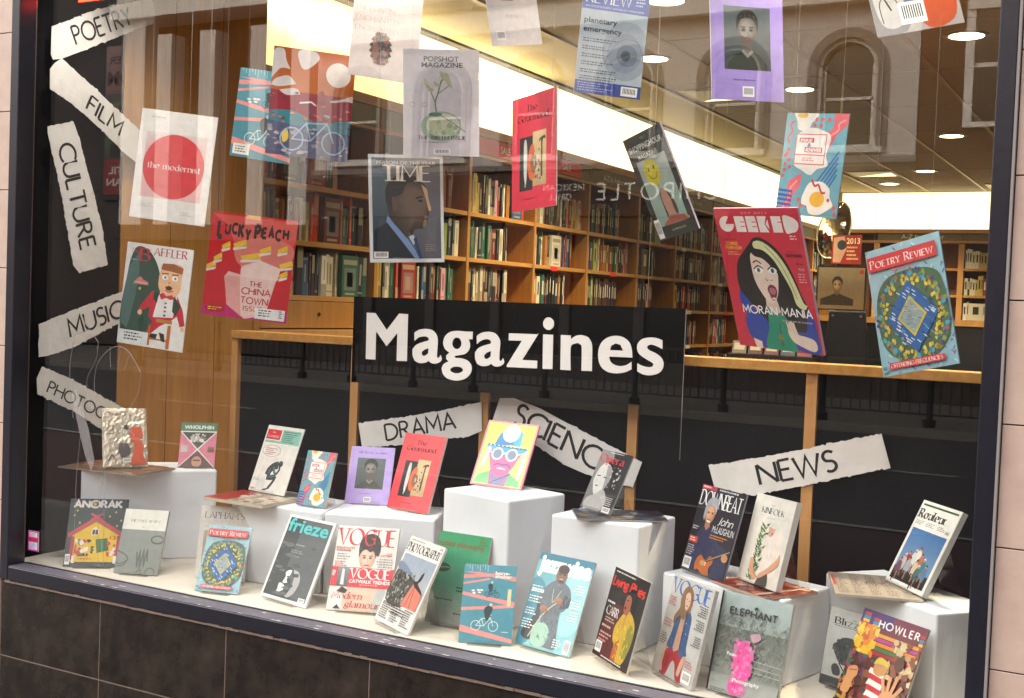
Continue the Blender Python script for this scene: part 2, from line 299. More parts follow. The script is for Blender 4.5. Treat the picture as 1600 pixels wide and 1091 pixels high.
# ------------------------------------------------------------------ printed covers: flat coloured shapes laid on the cover, u right, v down (0..1)
class Art:
    def __init__(s, w, h, base): s.w, s.h = w, h; s.b = MB(); s.k = 0; s.cl = (0, 0, 1, 1); s.rect(0, 0, 1, 1, base)
    def P(s, u, v): return (u*s.w, -(s.k*1.5e-5), (1-v)*s.h)
    def poly(s, pts, col, smooth=False, cols=None):
        s.k += 1
        if smooth: pts = catmull(pts, 4, True, 112)
        c0, c1, c2, c3 = s.cl; pts = [(min(c2, max(c0, a)), min(c3, max(c1, b))) for a, b in pts]
        P = [s.P(*p) for p in pts]; ar = sum(a[0]*b[2]-b[0]*a[2] for a, b in zip(P, P[1:]+P[:1]))
        c = lin(col) if cols is None else [lin(x) for x in cols]
        if len(P) > 4:
            P3 = [Vector((p[0], p[2], 0)) for p in P]
            for t in geometry.tessellate_polygon([P3]):
                f = [P[i] for i in t]; a = (f[1][0]-f[0][0])*(f[2][2]-f[0][2])-(f[2][0]-f[0][0])*(f[1][2]-f[0][2])
                if abs(a) > 1e-12: s.b.face(f if a > 0 else f[::-1], c)
            return s
        if ar < 0: P = P[::-1]; c = c[::-1] if isinstance(c, list) else c
        s.b.face(P, c); return s
    def rect(s, u0, v0, u1, v1, col, col2=None):
        if col2: return s.poly([(u0, v1), (u1, v1), (u1, v0), (u0, v0)], col, cols=[col2, col2, col, col])
        return s.poly([(u0, v1), (u1, v1), (u1, v0), (u0, v0)], col)
    def ell(s, u, v, ru, rv, col, n=22, a0=0, rot=0):
        return s.poly([(u+ru*cos(t)*cos(rot)-rv*sin(t)*sin(rot), v+ru*cos(t)*sin(rot)+rv*sin(t)*cos(rot)) for t in [2*pi*i/n for i in range(n)]], col)
    def circ(s, u, v, r, col, n=22): return s.ell(u, v, r, r*s.w/s.h, col, n)
    def line(s, pts, wd, col, smooth=False):
        if smooth: pts = catmull(pts, 5, False, 130)
        s.k += 1; q = pen([(a*s.w, (1-b)*s.h) for a, b in pts], wd*s.w, False)
        for f in q: s.b.face([(min(s.w, max(0, a)), -s.k*1.5e-5, min(s.h, max(0, c))) for a, c in f], lin(col))
        return s
    def text(s, t, u, v, hgt, col, fit=None, font='b', rot=0, right=False, **k):
        if font == 'b': k.setdefault('bold', 0)
        q, L = letters(t, font, **k); H = hgt*s.h; sx = fit*s.w/L if fit else H; s.k += 1; c = lin(col); cr, sr = cos(rad(rot)), sin(rad(rot))
        ox = -L*sx if right else 0
        for i, f in enumerate(q):
            s.b.face([(u*s.w+(a*sx+ox)*cr-b*H*sr, -s.k*1.5e-5-i*2e-7, (1-v)*s.h+(a*sx+ox)*sr+b*H*cr) for a, b in f], c)
        s.k += 1
        return s
    def greek(s, u, v, wid, n, lh, col, right=False, dens=.75):
        """print too small to read: rows of short dashes"""
        rr = random.Random(int(u*1000+v*977)); s.k += 1
        for i in range(n):
            L = wid*rr.uniform(.6, 1); x = u+(wid-L if right else 0); e = x+L
            while x < e:
                l = rr.uniform(.012, .05); y = v+i*lh
                s.b.face([s.P(x, y+lh*.45), s.P(min(e, x+l), y+lh*.45), s.P(min(e, x+l), y), s.P(x, y)], lin(col)); x += l+.012
        return s
    def speck(s, u0, v0, u1, v1, n, sz, cols, seed=1, flat=1, inside=None):
        rr = random.Random(seed)
        for i in range(n):
            u, v = rr.uniform(u0, u1), rr.uniform(v0, v1)
            if inside and not inside(u, v): continue
            r = sz*rr.uniform(.5, 1.2); m = rr.randint(4, 7); o = rr.uniform(0, 6)
            s.poly([(min(u1, max(u0, u+r*rr.uniform(.6, 1.2)*cos(o+2*pi*j/m))), min(v1, max(v0, v+flat*r*s.w/s.h*rr.uniform(.6, 1.2)*sin(o+2*pi*j/m)))) for j in range(m)], rr.choice(cols))
        return s
    def barcode(s, u0, v0, u1, v1, bgc='#f2f0ec'):
        s.rect(u0, v0, u1, v1, bgc); s.k += 1; n = 9; rr = random.Random(3)
        for i in range(n):
            x = u0+(u1-u0)*(.12+.8*i/n); s.b.face([s.P(x, v1-(v1-v0)*.25), s.P(x+(u1-u0)*.045, v1-(v1-v0)*.25), s.P(x+(u1-u0)*.045, v0+(v1-v0)*.15), s.P(x, v0+(v1-v0)*.15)], lin('#222222'))
        return s
    def blob(s, pts, c0, c1, n=5, du=0, dv=0, end=.35):
        """nested copies of a rounded outline blending from c0 to c1, drifting by du, dv"""
        pts = catmull(pts, 4, True, 112); cu = sum(p[0] for p in pts)/len(pts); cv = sum(p[1] for p in pts)/len(pts)
        a, b = [int(c0[i:i+2], 16) for i in (1, 3, 5)], [int(c1[i:i+2], 16) for i in (1, 3, 5)]
        for k in range(n):
            t = k/(n-1); f = 1-(1-end)*t; c = '#%02x%02x%02x' % tuple(int(x+(y-x)*t) for x, y in zip(a, b))
            s.poly([(cu+du*t+(p[0]-cu)*f, cv+dv*t+(p[1]-cv)*f) for p in pts], c)
        return s
    def folds(s, pts, base, n=40, amp=.22, ln=.09, wd=.012, seed=1, ang=1.3, spread=.7):
        """cloth creases: short strokes a little lighter or darker than the cloth, kept inside an outline"""
        rr = random.Random(seed); b = [int(base[i:i+2], 16) for i in (1, 3, 5)]; us = [p[0] for p in pts]; vs = [p[1] for p in pts]
        def inside(u, v):
            c = False
            for (x0, y0), (x1, y1) in zip(pts, pts[1:]+pts[:1]):
                if (y0 > v) != (y1 > v) and u < (x1-x0)*(v-y0)/(y1-y0)+x0: c = not c
            return c
        for i in range(n*3):
            u, v = rr.uniform(min(us), max(us)), rr.uniform(min(vs), max(vs)); t = ang+rr.uniform(-spread, spread); l = ln*rr.uniform(.4, 1); e = (u+l*cos(t), v+l*sin(t)*.7)
            if inside(u, v) and inside(*e):
                f = 1+rr.uniform(-amp, amp); s.line([(u, v), ((u+e[0])/2+.01, (v+e[1])/2), e], wd*rr.uniform(.5, 1.4), '#%02x%02x%02x' % tuple(min(255, int(x*f)) for x in b), True); n -= 1
                if n <= 0: break
        return s
    def bust(s, u, v, r, skin, shade, hair, top, bg2=None, beard=None, shoulders=1.9, long=False, look=0, eyes='#1c1a1a', collar=None):
        """a plain portrait: v = eye line, r = face half width in u"""
        q = s.w/s.h; R = lambda y: y*q*r
        if long: s.poly([(u-1.25*r, v-R(.9)), (u, v-R(1.75)), (u+1.25*r, v-R(.9)), (u+1.5*r, v+R(1.6)), (u+r, v+R(2.4)), (u-r, v+R(2.4)), (u-1.5*r, v+R(1.4))], hair, True)
        s.poly([(u-.45*r, v+R(.8)), (u+.45*r, v+R(.8)), (u+.55*r, v+R(2.3)), (u-.55*r, v+R(2.3))], shade)
        s.poly([(u-shoulders*r, v+R(4.2)), (u-shoulders*r, v+R(2.9)), (u-1.2*r, v+R(2.1)), (u-.5*r, v+R(1.75)), (u, v+R(2.25)), (u+.5*r, v+R(1.75)), (u+1.2*r, v+R(2.1)), (u+shoulders*r, v+R(2.9)), (u+shoulders*r, v+R(4.2))], top)
        if collar: s.line([(u-.5*r, v+R(1.75)), (u, v+R(2.2)), (u+.5*r, v+R(1.75))], .25*r, collar)
        s.blob([(u-.95*r, v-R(.3)), (u-.7*r, v-R(1.15)), (u, v-R(1.45)), (u+.7*r, v-R(1.15)), (u+.95*r, v-R(.3)), (u+.88*r, v+R(.55)), (u+.45*r, v+R(1.25)), (u, v+R(1.42)), (u-.45*r, v+R(1.25)), (u-.88*r, v+R(.55))], shade, skin, 7, -.16*r, -R(.1), .45)
        s.ell(u-.42*r, v+R(.38), .2*r, R(.16), skin, 12)
        if beard: s.poly([(u-.8*r, v+R(.3)), (u-.35*r, v+R(.55)), (u+.35*r, v+R(.55)), (u+.8*r, v+R(.3)), (u+.5*r, v+R(1.3)), (u, v+R(1.6)), (u-.5*r, v+R(1.3))], beard, True)
        s.poly([(u-1.03*r, v+R(.1)), (u-1.05*r, v-R(.9)), (u-.5*r, v-R(1.65)), (u+.4*r, v-R(1.7)), (u+1.05*r, v-R(1.0)), (u+1.02*r, v+R(.1)), (u+.78*r, v-R(.6)), (u+.3*r, v-R(1.0)), (u-.5*r, v-R(.95)), (u-.85*r, v-R(.5))], hair, True)
        for k in range(9): s.line([(u-.8*r+.2*k*r, v-R(1.5-.06*abs(k-4))), (u-.9*r+.23*k*r, v-R(.95+.1*(k % 3)))], .05*r, '#6c625a' if k % 2 else hair)
        for e in (-1, 1):
            s.ell(u+e*.38*r+look, v-R(.02), .24*r, R(.17), shade, 10)
            s.line([(u+e*.18*r+look, v-R(.24)), (u+e*.62*r+look, v-R(.26))], .1*r, hair)
            s.ell(u+e*.38*r+look, v, .15*r, R(.09), eyes, 8)
        s.line([(u+.04*r+look, v+R(.1)), (u+.14*r+look, v+R(.5)), (u-.08*r+look, v+R(.55))], .07*r, shade)
        s.line([(u-.3*r+look, v+R(.86)), (u+.3*r+look, v+R(.86))], .12*r, '#7a4038')
        return s
    def build(s, parent): return s.b.build('cover', PRINT, parent, colors=True)

# ================================================================== SHOP SHELL (shop window plane is y = 0, inside is +y)
def S(name, a, b, mt, **k): return box(name, a, b, mt, kind='structure', **k)
S('pavement', (-45, -3.2, -.14), (30, -.055, 0), M['pave'])
S('kerb', (-45, -3.36, -.14), (30, -3.2, .0), M['kerb'])
S('road', (-45, -15.3, -.16), (30, -3.36, -.12), M['asphalt'])
S('bus_lane', (-45, -7.0, -.117), (30, -3.75, -.113), M['redlane'])
S('far_kerb', (-45, -15.46, -.14), (30, -15.3, .0), M['kerb'])
S('far_pavement', (-45, -21.1, -.14), (30, -15.46, .0), M['pave'])
b = MB()
for y in (-7.15, -3.6, -3.48):
    b.box((-45, y, -.112), (30, y+.1, -.108))
x = -44
while x < 30: b.box((x, -11.1, -.116), (x+2, -11, -.112)); x += 5
tag(b.build('road_markings', M['paint']), kind='structure')
S('ground', (-120, -90, -.5), (120, 60, -.2), M['pave'])
# interior shell
S('shop_floor', (-3.9, .72, -.02), (5, 11.4, 0), M['carpet'])
S('left_shop_wall', (-3.98, .7, 0), (-3.84, 11.4, 3.3), M['wallp'])
S('back_shop_wall', (-3.84, 11.33, 0), (5, 11.45, 3.3), M['wallp'])
S('right_shop_wall', (5, .0, 0), (5.12, 11.45, 3.3), M['wallp'])
S('front_shop_wall', (-.26, .03, 0), (5, .12, 3.3), M['wallp'])
S('ceiling_slab', (-3.98, .0, 3.26), (5.12, 11.45, 3.4), M['wallp'])
# display recess
S('display_deck', (-3.66, .03, .56), (-.2, .76, .6), M['deck'])
S('deck_front', (-3.66, .012, .3), (-.2, .028, .594), M['frame'])
S('display_side_wall', (-3.70, .012, .3), (-3.66, .72, 3.24), M['black'])
S('display_right_wall', (-.3, .012, .3), (-.262, .735, 3.24), M['black'])
S('display_ceiling', (-3.66, .012, 3.1), (-.3, .72, 3.14), M['darktrim'])
wp = empty('wood_panelling', (-3.66, .72, 0), kind='structure')
# planked wall running from the side wall to the first bookcase, at a slight angle
p0, p1 = Vector((-3.655, .54)), Vector((-3.505, 1.20)); nseg = 3; e = (p1-p0); nrm = Vector((e.y, -e.x)).normalized()
for i in range(nseg):
    a = p0+e*(i/nseg+.003); c = p0+e*((i+1)/nseg-.003); q = [a, c, c-nrm*.02, a-nrm*.02]
    MB().prism([(v.x+3.66, v.y-.72) for v in q][::1], .0, 3.05).build('wood_panel', M['wood'], wp)
a = p0-nrm*.021; c = p1-nrm*.021; q = [a, c, c-nrm*.03, a-nrm*.03]
MB().prism([(v.x+3.66, v.y-.72) for v in q], 0, 3.05).build('panel_backing', M['wood_dark'], wp)

# partition behind the display, with ledge and strips
pt = empty('display_partition', (-1.7, .73, .6), label='black back panel of the window display with pale wood ledge and strips', cat='partition')
def pp(n, a, b, mt, parent=pt, o=(-1.7, .73, .6), **k): return box(n, [a[i]-o[i] for i in range(3)], [b[i]-o[i] for i in range(3)], mt, parent, **k)
pp('panel', (-3.18, .727, .6), (-.302, .75, 1.43), M['black'])
pp('ledge', (-3.21, .70, 1.428), (-.303, .80, 1.458), M['wood_h'], bevel=.002)
pp('end_post', (-3.21, .705, .602), (-3.181, .765, 1.427), M['strip'])
for X in (-2.64, -2.085, -1.53, -.955): pp('strip', (X, .712, .602), (X+.034, .7265, 1.427), M['strip'])

# ================================================================== WINDOW FRAME, GLASS, PIERS
wf = empty('window_frame', (-1.9, -.07, .575), label='navy blue painted metal frame round the whole shop window', cat='window frame')
def wb(n, a, b, mt, parent=wf, o=(-1.9, -.07, .575), **k): return box(n, [a[i]-o[i] for i in range(3)], [b[i]-o[i] for i in range(3)], mt, parent, **k)
wb('left_post', (-3.548, -.07, .575), (-3.507, .0, 3.2), M['frame'], bevel=.003)
wb('right_post', (-.362, -.07, .575), (-.322, .0, 3.2), M['frame'], bevel=.003)
wb('bottom_rail', (-3.506, -.07, .575), (-.363, .0, .622), M['frame'], bevel=.003)
wb('top_rail', (-3.506, -.07, 3.1), (-.363, .0, 3.2), M['frame'], bevel=.003)
wb('rail_top_sheen', (-3.506, -.067, .6222), (-.363, -.001, .6245), M['rail_wear_sheen'])  # strip added on the rail: sky sheen and wear put into its colour
mb = MB()
for i in range(46):
    x = -3.45+3.05*random.random(); y = random.choice([-.0655, -.0655, -.04, -.02]); l = random.uniform(.004, .03); mb.box((x+1.9, y+.07, .0495), (x+l+1.9, y+.07+random.uniform(.0015, .004), .0499))
mb.build('paint_chip', M['white'], wf)['kind'] = 'stuff'
wb('glazing_bead', (-3.506, -.0005, .606), (-.363, .0095, .6262), M['frame'])
wb('post_trim', (-.3215, -.078, .575), (-.316, -.02, 3.2), M['greyst'])
gp = box('window_pane', (-3.515, .0005, .6), (-.33, .0085, 3.15), GLASS, wf)
gp.location = [gp.location[i]-(-1.9, -.07, .575)[i] for i in range(3)]
def etch(name, pts, r): MB().tube([(x+1.9+0.0, -.0008+.07, z-.575) for x, z in pts], r, 4).build(name, ETCH, wf)
ETCHES = [  # scratched lines on the glass, metres
 [(-3.277,1.155),(-3.30,1.33),(-3.275,1.44),(-3.21,1.462),(-3.165,1.42),(-3.175,1.36),(-3.215,1.29),(-3.2,1.22),(-3.18,1.19)],
 [(-3.135,1.17),(-3.175,1.24),(-3.17,1.34),(-3.10,1.405),(-3.03,1.40),(-2.965,1.33),(-2.98,1.25),(-3.05,1.16),(-3.12,1.0),(-3.145,.9),(-3.14,.66)],
 [(-3.235,1.15),(-3.255,.95),(-3.26,.66)],[(-3.118,1.02),(-3.116,.66)],[(-3.11,1.41),(-3.105,1.34)],[(-3.06,1.41),(-3.07,1.35)],[(-3.02,1.39),(-3.04,1.33)],
 [(-3.04,1.17),(-2.99,1.12)],[(-3.03,1.19),(-3.0,1.1)],[(-3.06,1.15),(-3.03,1.08)]]
for k, p in enumerate(ETCHES): etch('etched_scratch', catmull(p, 6, False) if len(p) > 3 else p, .0011)
MB().face([(x+1.9, -.0006+.07, z-.575) for x, z in [(-3.29,1.24),(-3.262,1.25),(-3.20,1.12),(-3.17,1.02),(-3.185,.98),(-3.215,1.03),(-3.25,1.12)]]).build('frosted_smear', ETCH, wf)
st = box('window_sticker', (-3.487, -.0025, .672), (-3.434, .0, .742), M['white'], label='small pink and white notice stuck low on the glass beside the left post', cat='sticker')
a_ = Art(.053, .07, '#c2308f'); a_.rect(.1, .06, .9, .3, '#ead8e4').rect(.1, .36, .9, .5, '#c8303c').rect(.1, .55, .9, .92, '#d9d4e6').greek(.14, .1, .7, 3, .07, '#b0306a').greek(.14, .6, .7, 5, .06, '#6b5a8f')
o = a_.build(st); o.location = (-.0265, -.0013, -.035)

def tiles(rootname, label, x0, x1, xs, z0, z1, zs, y, mt, nm, gap=.003, joint='tile_joint', cat='wall', rec=None):
    r = empty(rootname, (x0, y, z0), label=label, cat=cat)
    box('joint_backing', (0, gap+.004 if rec is None else rec, 0), (x1-x0, .1, z1-z0), M[joint], r)
    X = [x0]+[v for v in xs if x0 < v < x1]+[x1]; Z = [z0]+[v for v in zs if z0 < v < z1]+[z1]
    for i in range(len(X)-1):
        for j in range(len(Z)-1):
            box(nm, (X[i]-x0+gap/2, 0, Z[j]-z0+gap/2), (X[i+1]-x0-gap/2, .0065+random.uniform(0, .0004), Z[j+1]-z0-gap/2), mt, r, bevel=.0012)
    return r
zs = [.025+.2712*k for k in range(0, 16)]
zsR = [1.65+.2705*k for k in range(-5, 10)]
tiles('right_pier', 'pale pink stone tiled pier on the right of the window', -.315, 1.4, [.3, .92], .0, 4.0, zsR, -.062, M['tile'], 'stone_tile')
tiles('left_pier', 'pale pink stone tiled pier on the left of the window', -5.2, -3.551, [-4.75, -4.14], .0, 4.0, [1.66+.2705*k for k in range(-5, 10)], -.062, M['tile'], 'stone_tile')
tiles('plinth', 'dark brown marble clad plinth below the window', -3.55, -.317, [-3.063, -2.515, -1.972, -1.42, -.87], .0, .566, [.028, .303], -.058, M['plinth'], 'marble_slab', joint='mortar', cat='plinth', rec=.001, gap=.0035)
mb = MB(); n = 120
for i in range(n):
    x0 = -3.52+3.2*i/n; mb.box((x0, -.0665-random.uniform(0, .003), .566), (x0+3.2/n, -.05, .571+random.uniform(0, .004)))
tag(mb.build('mortar_bead', M['mortar']), kind='structure')
S('shop_upper_wall', (-6, -.05, 4.0), (5.5, .3, 11), M['tile'])
S('window_lintel', (-3.9, -.05, 3.2), (5.2, .0, 4.0), M['frame'])

# red lit sign strip above the papers, inside
rs = box('red_led_sign', (-3.42, .1, 2.60), (-3.30, .13, 2.66), M['black'], label='small glowing red display hanging at the top left corner', cat='sign')
box('lit_strip', (-.055, -.017, -.03), (.055, -.0155, -.005), M['redled'], rs)

# ================================================================== BOXES WRAPPED IN WHITE PAPER
BX = [('box_a', [(-3.47,3.08),(-3.125,3.42),(-3.30,3.57),(-3.645,3.25)], .333, 'white paper wrapped box at far left under the foil pack'),
 ('b', [(-2.858,3.205),(-2.47,3.215),(-2.553,3.47),(-2.95,3.50)], .277, 'low white wrapped box under the thinker cover and the fried egg cover'),
 ('c', [(-2.464,3.223),(-2.104,3.346),(-2.20,3.585),(-2.548,3.475)], .277, 'low white wrapped box under the lilac and red covers'),
 ('d', [(-2.03,3.275),(-1.744,3.195),(-1.678,3.45),(-1.955,3.535)], .40, 'tallest white wrapped box, under the yellow portrait cover'),
 ('e', [(-1.612,3.222),(-1.318,3.21),(-1.296,3.44),(-1.59,3.45)], .373, 'tall white wrapped box under the black and white portrait magazine'),
 ('f', [(-1.265,3.268),(-.872,3.146),(-.806,3.39),(-1.195,3.51)], .238, 'white wrapped box under the guitarist and leaf cover magazines'),
 ('g', [(-.832,3.427),(-.478,3.122),(-.345,3.275),(-.70,3.58)], .27, 'white wrapped box at far right under the cyclists cover')]
for _, q, h, lb in BX:
    c = Vector((sum(p[0] for p in q)/4, sum(p[1] for p in q)/4-2.87)); g = MB(); N_ = 10
    rr = random.Random(len(lb)*7+int(h*100))
    # sides as a grid so the paper can buckle a little
    def P_(t, k): # t around 0..4, k height 0..1
        i = int(t) % 4; f = t-int(t); a, d = q[i], q[(i+1) % 4]; return Vector((a[0]+(d[0]-a[0])*f-c.x, a[1]+(d[1]-a[1])*f-2.87-c.y, h*k))
    rows = []
    for kz in range(7):
        row = []
        for t in range(32):
            p = P_(t/8, kz/6); f = (t % 8)/8
            if 0 < kz < 6 and t % 8: d = Vector((p.x, p.y, 0)).normalized(); p = p+d*(.0011*sin(t*1.1+kz*.9+len(lb))+.0006*rr.uniform(-1, 1)-.0008)
            row.append(len(g.v)); g.v.append(tuple(p))
        rows.append(row)
    for kz in range(6):
        for t in range(32):
            g.f.append((rows[kz][t], rows[kz][(t+1) % 32], rows[kz+1][(t+1) % 32], rows[kz+1][t])); g.c.append((1, 1, 1)); g.m.append(0)
    g.f.append(tuple(rows[6])); g.c.append((1, 1, 1)); g.m.append(0); g.f.append(tuple(reversed(rows[0]))); g.c.append((1, 1, 1)); g.m.append(0)
    o = g.build('display_box', M['wrap'], bevel=.007, loc=(c.x, c.y, .6)); tag(o, lb, 'box', 'white paper wrapped boxes on the display deck')
    # folded flap where the wrapping overlaps
    a, d = Vector(P_(.12, 0)), Vector(P_(.82, 0)); 
# ================================================================== MAGAZINES SIGN
sg = box('magazines_sign', (-2.572, .625, 1.30), (-1.314, .632, 1.607), M['signblack'], label='black panel with large white lettering standing on the partition ledge', cat='sign')
MAG = [([(-2513,1551),(-2476,1551),(-2425,1493),(-2374,1553),(-2337,1552),(-2335,1388),(-2378,1387),(-2379,1485),(-2423,1436),(-2470,1487),(-2469,1386),(-2511,1386)],[]),([(-2308,1488),(-2291,1499),(-2265,1504),(-2239,1502),(-2221,1491),(-2211,1471),(-2211,1442),(-2212,1413),(-2209,1406),(-2204,1407),(-2197,1417),(-2192,1404),(-2195,1396),(-2207,1389),(-2222,1386),(-2235,1388),(-2246,1395),(-2254,1389),(-2269,1385),(-2286,1385),(-2303,1392),(-2312,1410),(-2313,1430),(-2301,1445),(-2280,1455),(-2249,1464),(-2247,1470),(-2253,1476),(-2268,1478),(-2290,1473),(-2306,1460)],[[(-2247,1438),(-2264,1432),(-2275,1423),(-2274,1414),(-2268,1410),(-2259,1412),(-2248,1420)]]),([(-2072,1503),(-2072,1477),(-2087,1477),(-2081,1459),(-2084,1441),(-2098,1427),(-2118,1421),(-2135,1418),(-2142,1414),(-2137,1410),(-2114,1410),(-2089,1404),(-2074,1391),(-2071,1375),(-2078,1357),(-2098,1341),(-2131,1333),(-2165,1338),(-2184,1352),(-2191,1371),(-2184,1386),(-2164,1397),(-2174,1405),(-2174,1417),(-2162,1427),(-2180,1439),(-2188,1457),(-2185,1476),(-2173,1491),(-2155,1500),(-2130,1503),(-2101,1502)],[[(-2115,1461),(-2115,1455),(-2118,1450),(-2122,1445),(-2127,1442),(-2132,1441),(-2138,1441),(-2144,1444),(-2148,1448),(-2151,1453),(-2152,1459),(-2151,1465),(-2149,1471),(-2145,1476),(-2140,1479),(-2134,1480),(-2128,1479),(-2123,1477),(-2119,1472),(-2116,1467)],[(-2105,1371),(-2106,1368),(-2110,1364),(-2116,1361),(-2123,1359),(-2131,1358),(-2139,1358),(-2146,1360),(-2152,1362),(-2155,1365),(-2157,1368),(-2156,1372),(-2152,1375),(-2147,1378),(-2139,1380),(-2132,1381),(-2124,1381),(-2116,1380),(-2111,1378),(-2107,1375)]]),([(-2056,1489),(-2039,1500),(-2015,1505),(-1991,1503),(-1974,1492),(-1964,1473),(-1965,1445),(-1965,1417),(-1962,1409),(-1957,1411),(-1951,1420),(-1946,1408),(-1949,1400),(-1960,1393),(-1974,1390),(-1986,1392),(-1997,1399),(-2004,1393),(-2018,1389),(-2035,1389),(-2051,1396),(-2059,1413),(-2060,1433),(-2049,1447),(-2030,1457),(-2000,1466),(-1999,1472),(-2004,1478),(-2018,1480),(-2038,1474),(-2054,1462)],[[(-1998,1441),(-2014,1435),(-2024,1426),(-2024,1417),(-2017,1413),(-2009,1415),(-1999,1423)]]),([(-1932,1504),(-1825,1505),(-1825,1501),(-1878,1418),(-1822,1418),(-1822,1393),(-1935,1391),(-1936,1396),(-1882,1481),(-1932,1480)],[]),([(-1804,1506),(-1767,1506),(-1765,1394),(-1801,1393)],[]),([(-1766,1542),(-1766,1536),(-1769,1530),(-1773,1526),(-1779,1522),(-1785,1521),(-1791,1522),(-1796,1525),(-1801,1529),(-1804,1534),(-1805,1541),(-1805,1547),(-1802,1553),(-1798,1558),(-1793,1561),(-1786,1562),(-1780,1561),(-1775,1558),(-1770,1554),(-1767,1549)],[]),([(-1739,1507),(-1703,1507),(-1703,1494),(-1686,1506),(-1664,1510),(-1641,1504),(-1629,1488),(-1625,1468),(-1624,1434),(-1623,1396),(-1660,1395),(-1662,1466),(-1666,1479),(-1677,1484),(-1692,1480),(-1702,1466),(-1699,1394),(-1736,1394)],[]),([(-1485,1447),(-1488,1472),(-1497,1494),(-1518,1509),(-1547,1513),(-1575,1505),(-1594,1488),(-1603,1462),(-1601,1432),(-1589,1410),(-1567,1397),(-1538,1394),(-1509,1399),(-1486,1410),(-1487,1434),(-1503,1423),(-1524,1418),(-1546,1421),(-1560,1431),(-1565,1446)],[[(-1563,1467),(-1559,1481),(-1544,1489),(-1527,1485),(-1517,1467)]]),([(-1386,1506),(-1385,1479),(-1404,1487),(-1423,1491),(-1435,1487),(-1437,1480),(-1428,1473),(-1403,1463),(-1385,1449),(-1379,1432),(-1383,1415),(-1397,1402),(-1421,1395),(-1445,1396),(-1466,1405),(-1467,1430),(-1450,1423),(-1429,1420),(-1415,1423),(-1412,1430),(-1419,1436),(-1440,1446),(-1462,1460),(-1470,1476),(-1468,1492),(-1454,1507),(-1429,1513),(-1405,1512)],[])]
g = MB()
for k, (out, holes) in enumerate(MAG):
    def sm(l): return catmull([(a/1000, c/1000) for a, c in l], 4, True, 38)
    lo = sm(out); lh = [sm(h) for h in holes]
    loops = [[Vector((a, c, 0)) for a, c in l] for l in [lo]+lh]; flat = [p for l in loops for p in l]
    y0, y1 = -.0018, 0
    for t in geometry.tessellate_polygon(loops):
        f = [flat[i] for i in t]; ar = (f[1]-f[0]).cross(f[2]-f[0]).z
        if abs(ar) > 1e-12:
            f = f if ar > 0 else f[::-1]; g.face([(p.x+1.943, y0-.0035, p.y-1.4535) for p in f])
    for l in [lo]+lh:
        for a, d in zip(l, l[1:]+l[:1]): g.face([(a[0]+1.943, -.0035, a[1]-1.4535), (d[0]+1.943, -.0035, d[1]-1.4535), (d[0]+1.943, y0-.0035, d[1]-1.4535), (a[0]+1.943, y0-.0035, a[1]-1.4535)])
g.build('lettering', M['white'], sg)
box('bright_edge', (.6292, -.0035, -.315), (.6301, -.0005, .1535), M['greyst'], sg)
for x in (-.5, .5): MB().tube([(x, .0, .15), (x, .004, 1.5)], .0006, 4).build('hanging_wire', M['thread'], sg)

# ================================================================== TORN PAPER SIGNS
PAP = {'poetry':('x',-3.63,[(0.1653,2.5471),(0.3686,2.6557),(0.6476,2.7658),(0.6783,2.6795),(0.3054,2.4866),(0.2136,2.44),(0.175,2.4292),(0.1646,2.4454)],(0.2793,2.505),(0.5543,2.6439),(0.2451,2.5613)),'film':('x',-3.62,[(0.2051,2.44),(0.1736,2.4153),(0.1535,2.3906),(0.1555,2.3207),(0.2626,2.279),(0.3893,2.2123),(0.5196,2.1318),(0.611,2.0878),(0.6689,2.1893),(0.5907,2.2327),(0.4009,2.3355)],(0.3227,2.2744),(0.4882,2.1946),(0.3486,2.3266)),'culture':('x',-3.63,[(0.157,2.1847),(0.2731,2.2201),(0.2953,2.1774),(0.3581,2.0146),(0.3772,1.9666),(0.423,1.836),(0.4552,1.6955),(0.3195,1.6559),(0.2894,1.6842),(0.2203,1.9672),(0.1586,2.158)],(0.2056,2.1201),(0.3239,1.7407),(0.2755,2.1413)),'music':('x',-3.63,[(0.1401,1.4619),(0.2826,1.5125),(0.5309,1.5915),(0.5802,1.6031),(0.5841,1.4886),(0.5026,1.4603),(0.3033,1.3761),(0.1819,1.3457),(0.1421,1.3418)],(0.2856,1.4137),(0.544,1.4958),(0.2628,1.4763)),'photography':('x',-3.63,[(0.1581,1.3061),(0.1358,1.2636),(0.1397,1.2056),(0.3061,1.1333),(0.445,1.0547),(0.6674,0.9566),(0.6734,1.0787),(0.5296,1.1415),(0.3897,1.2098),(0.277,1.2626)],(0.1814,1.2119),(0.6449,1.0079),(0.1976,1.2516)),'drama':('y',3.585,[(-2.5942,1.1442),(-2.3355,1.195),(-2.0765,1.2595),(-2.0697,1.1601),(-2.1267,1.134),(-2.2485,1.1164),(-2.342,1.0889),(-2.5733,1.0564)],(-2.465,1.0919),(-2.1709,1.1605),(-2.4814,1.1464)),'science':('y',3.58,[(-2.0008,1.2785),(-1.9459,1.2824),(-1.8452,1.255),(-1.7463,1.2154),(-1.5194,1.1283),(-1.4685,1.1097),(-1.4981,1.0237),(-1.6637,1.0505),(-1.74,1.0727),(-1.8593,1.1313),(-2.0321,1.1835)],(-1.9473,1.1992),(-1.5782,1.0466),(-1.9205,1.2668)),'news':('y',3.585,[(-1.2477,1.1218),(-1.1018,1.1566),(-0.9263,1.2062),(-0.7265,1.2656),(-0.6956,1.1673),(-0.8274,1.1275),(-0.9402,1.0907),(-1.1045,1.0416),(-1.2244,1.0525)],(-1.0779,1.0781),(-0.8434,1.1469),(-1.0999,1.1351))}
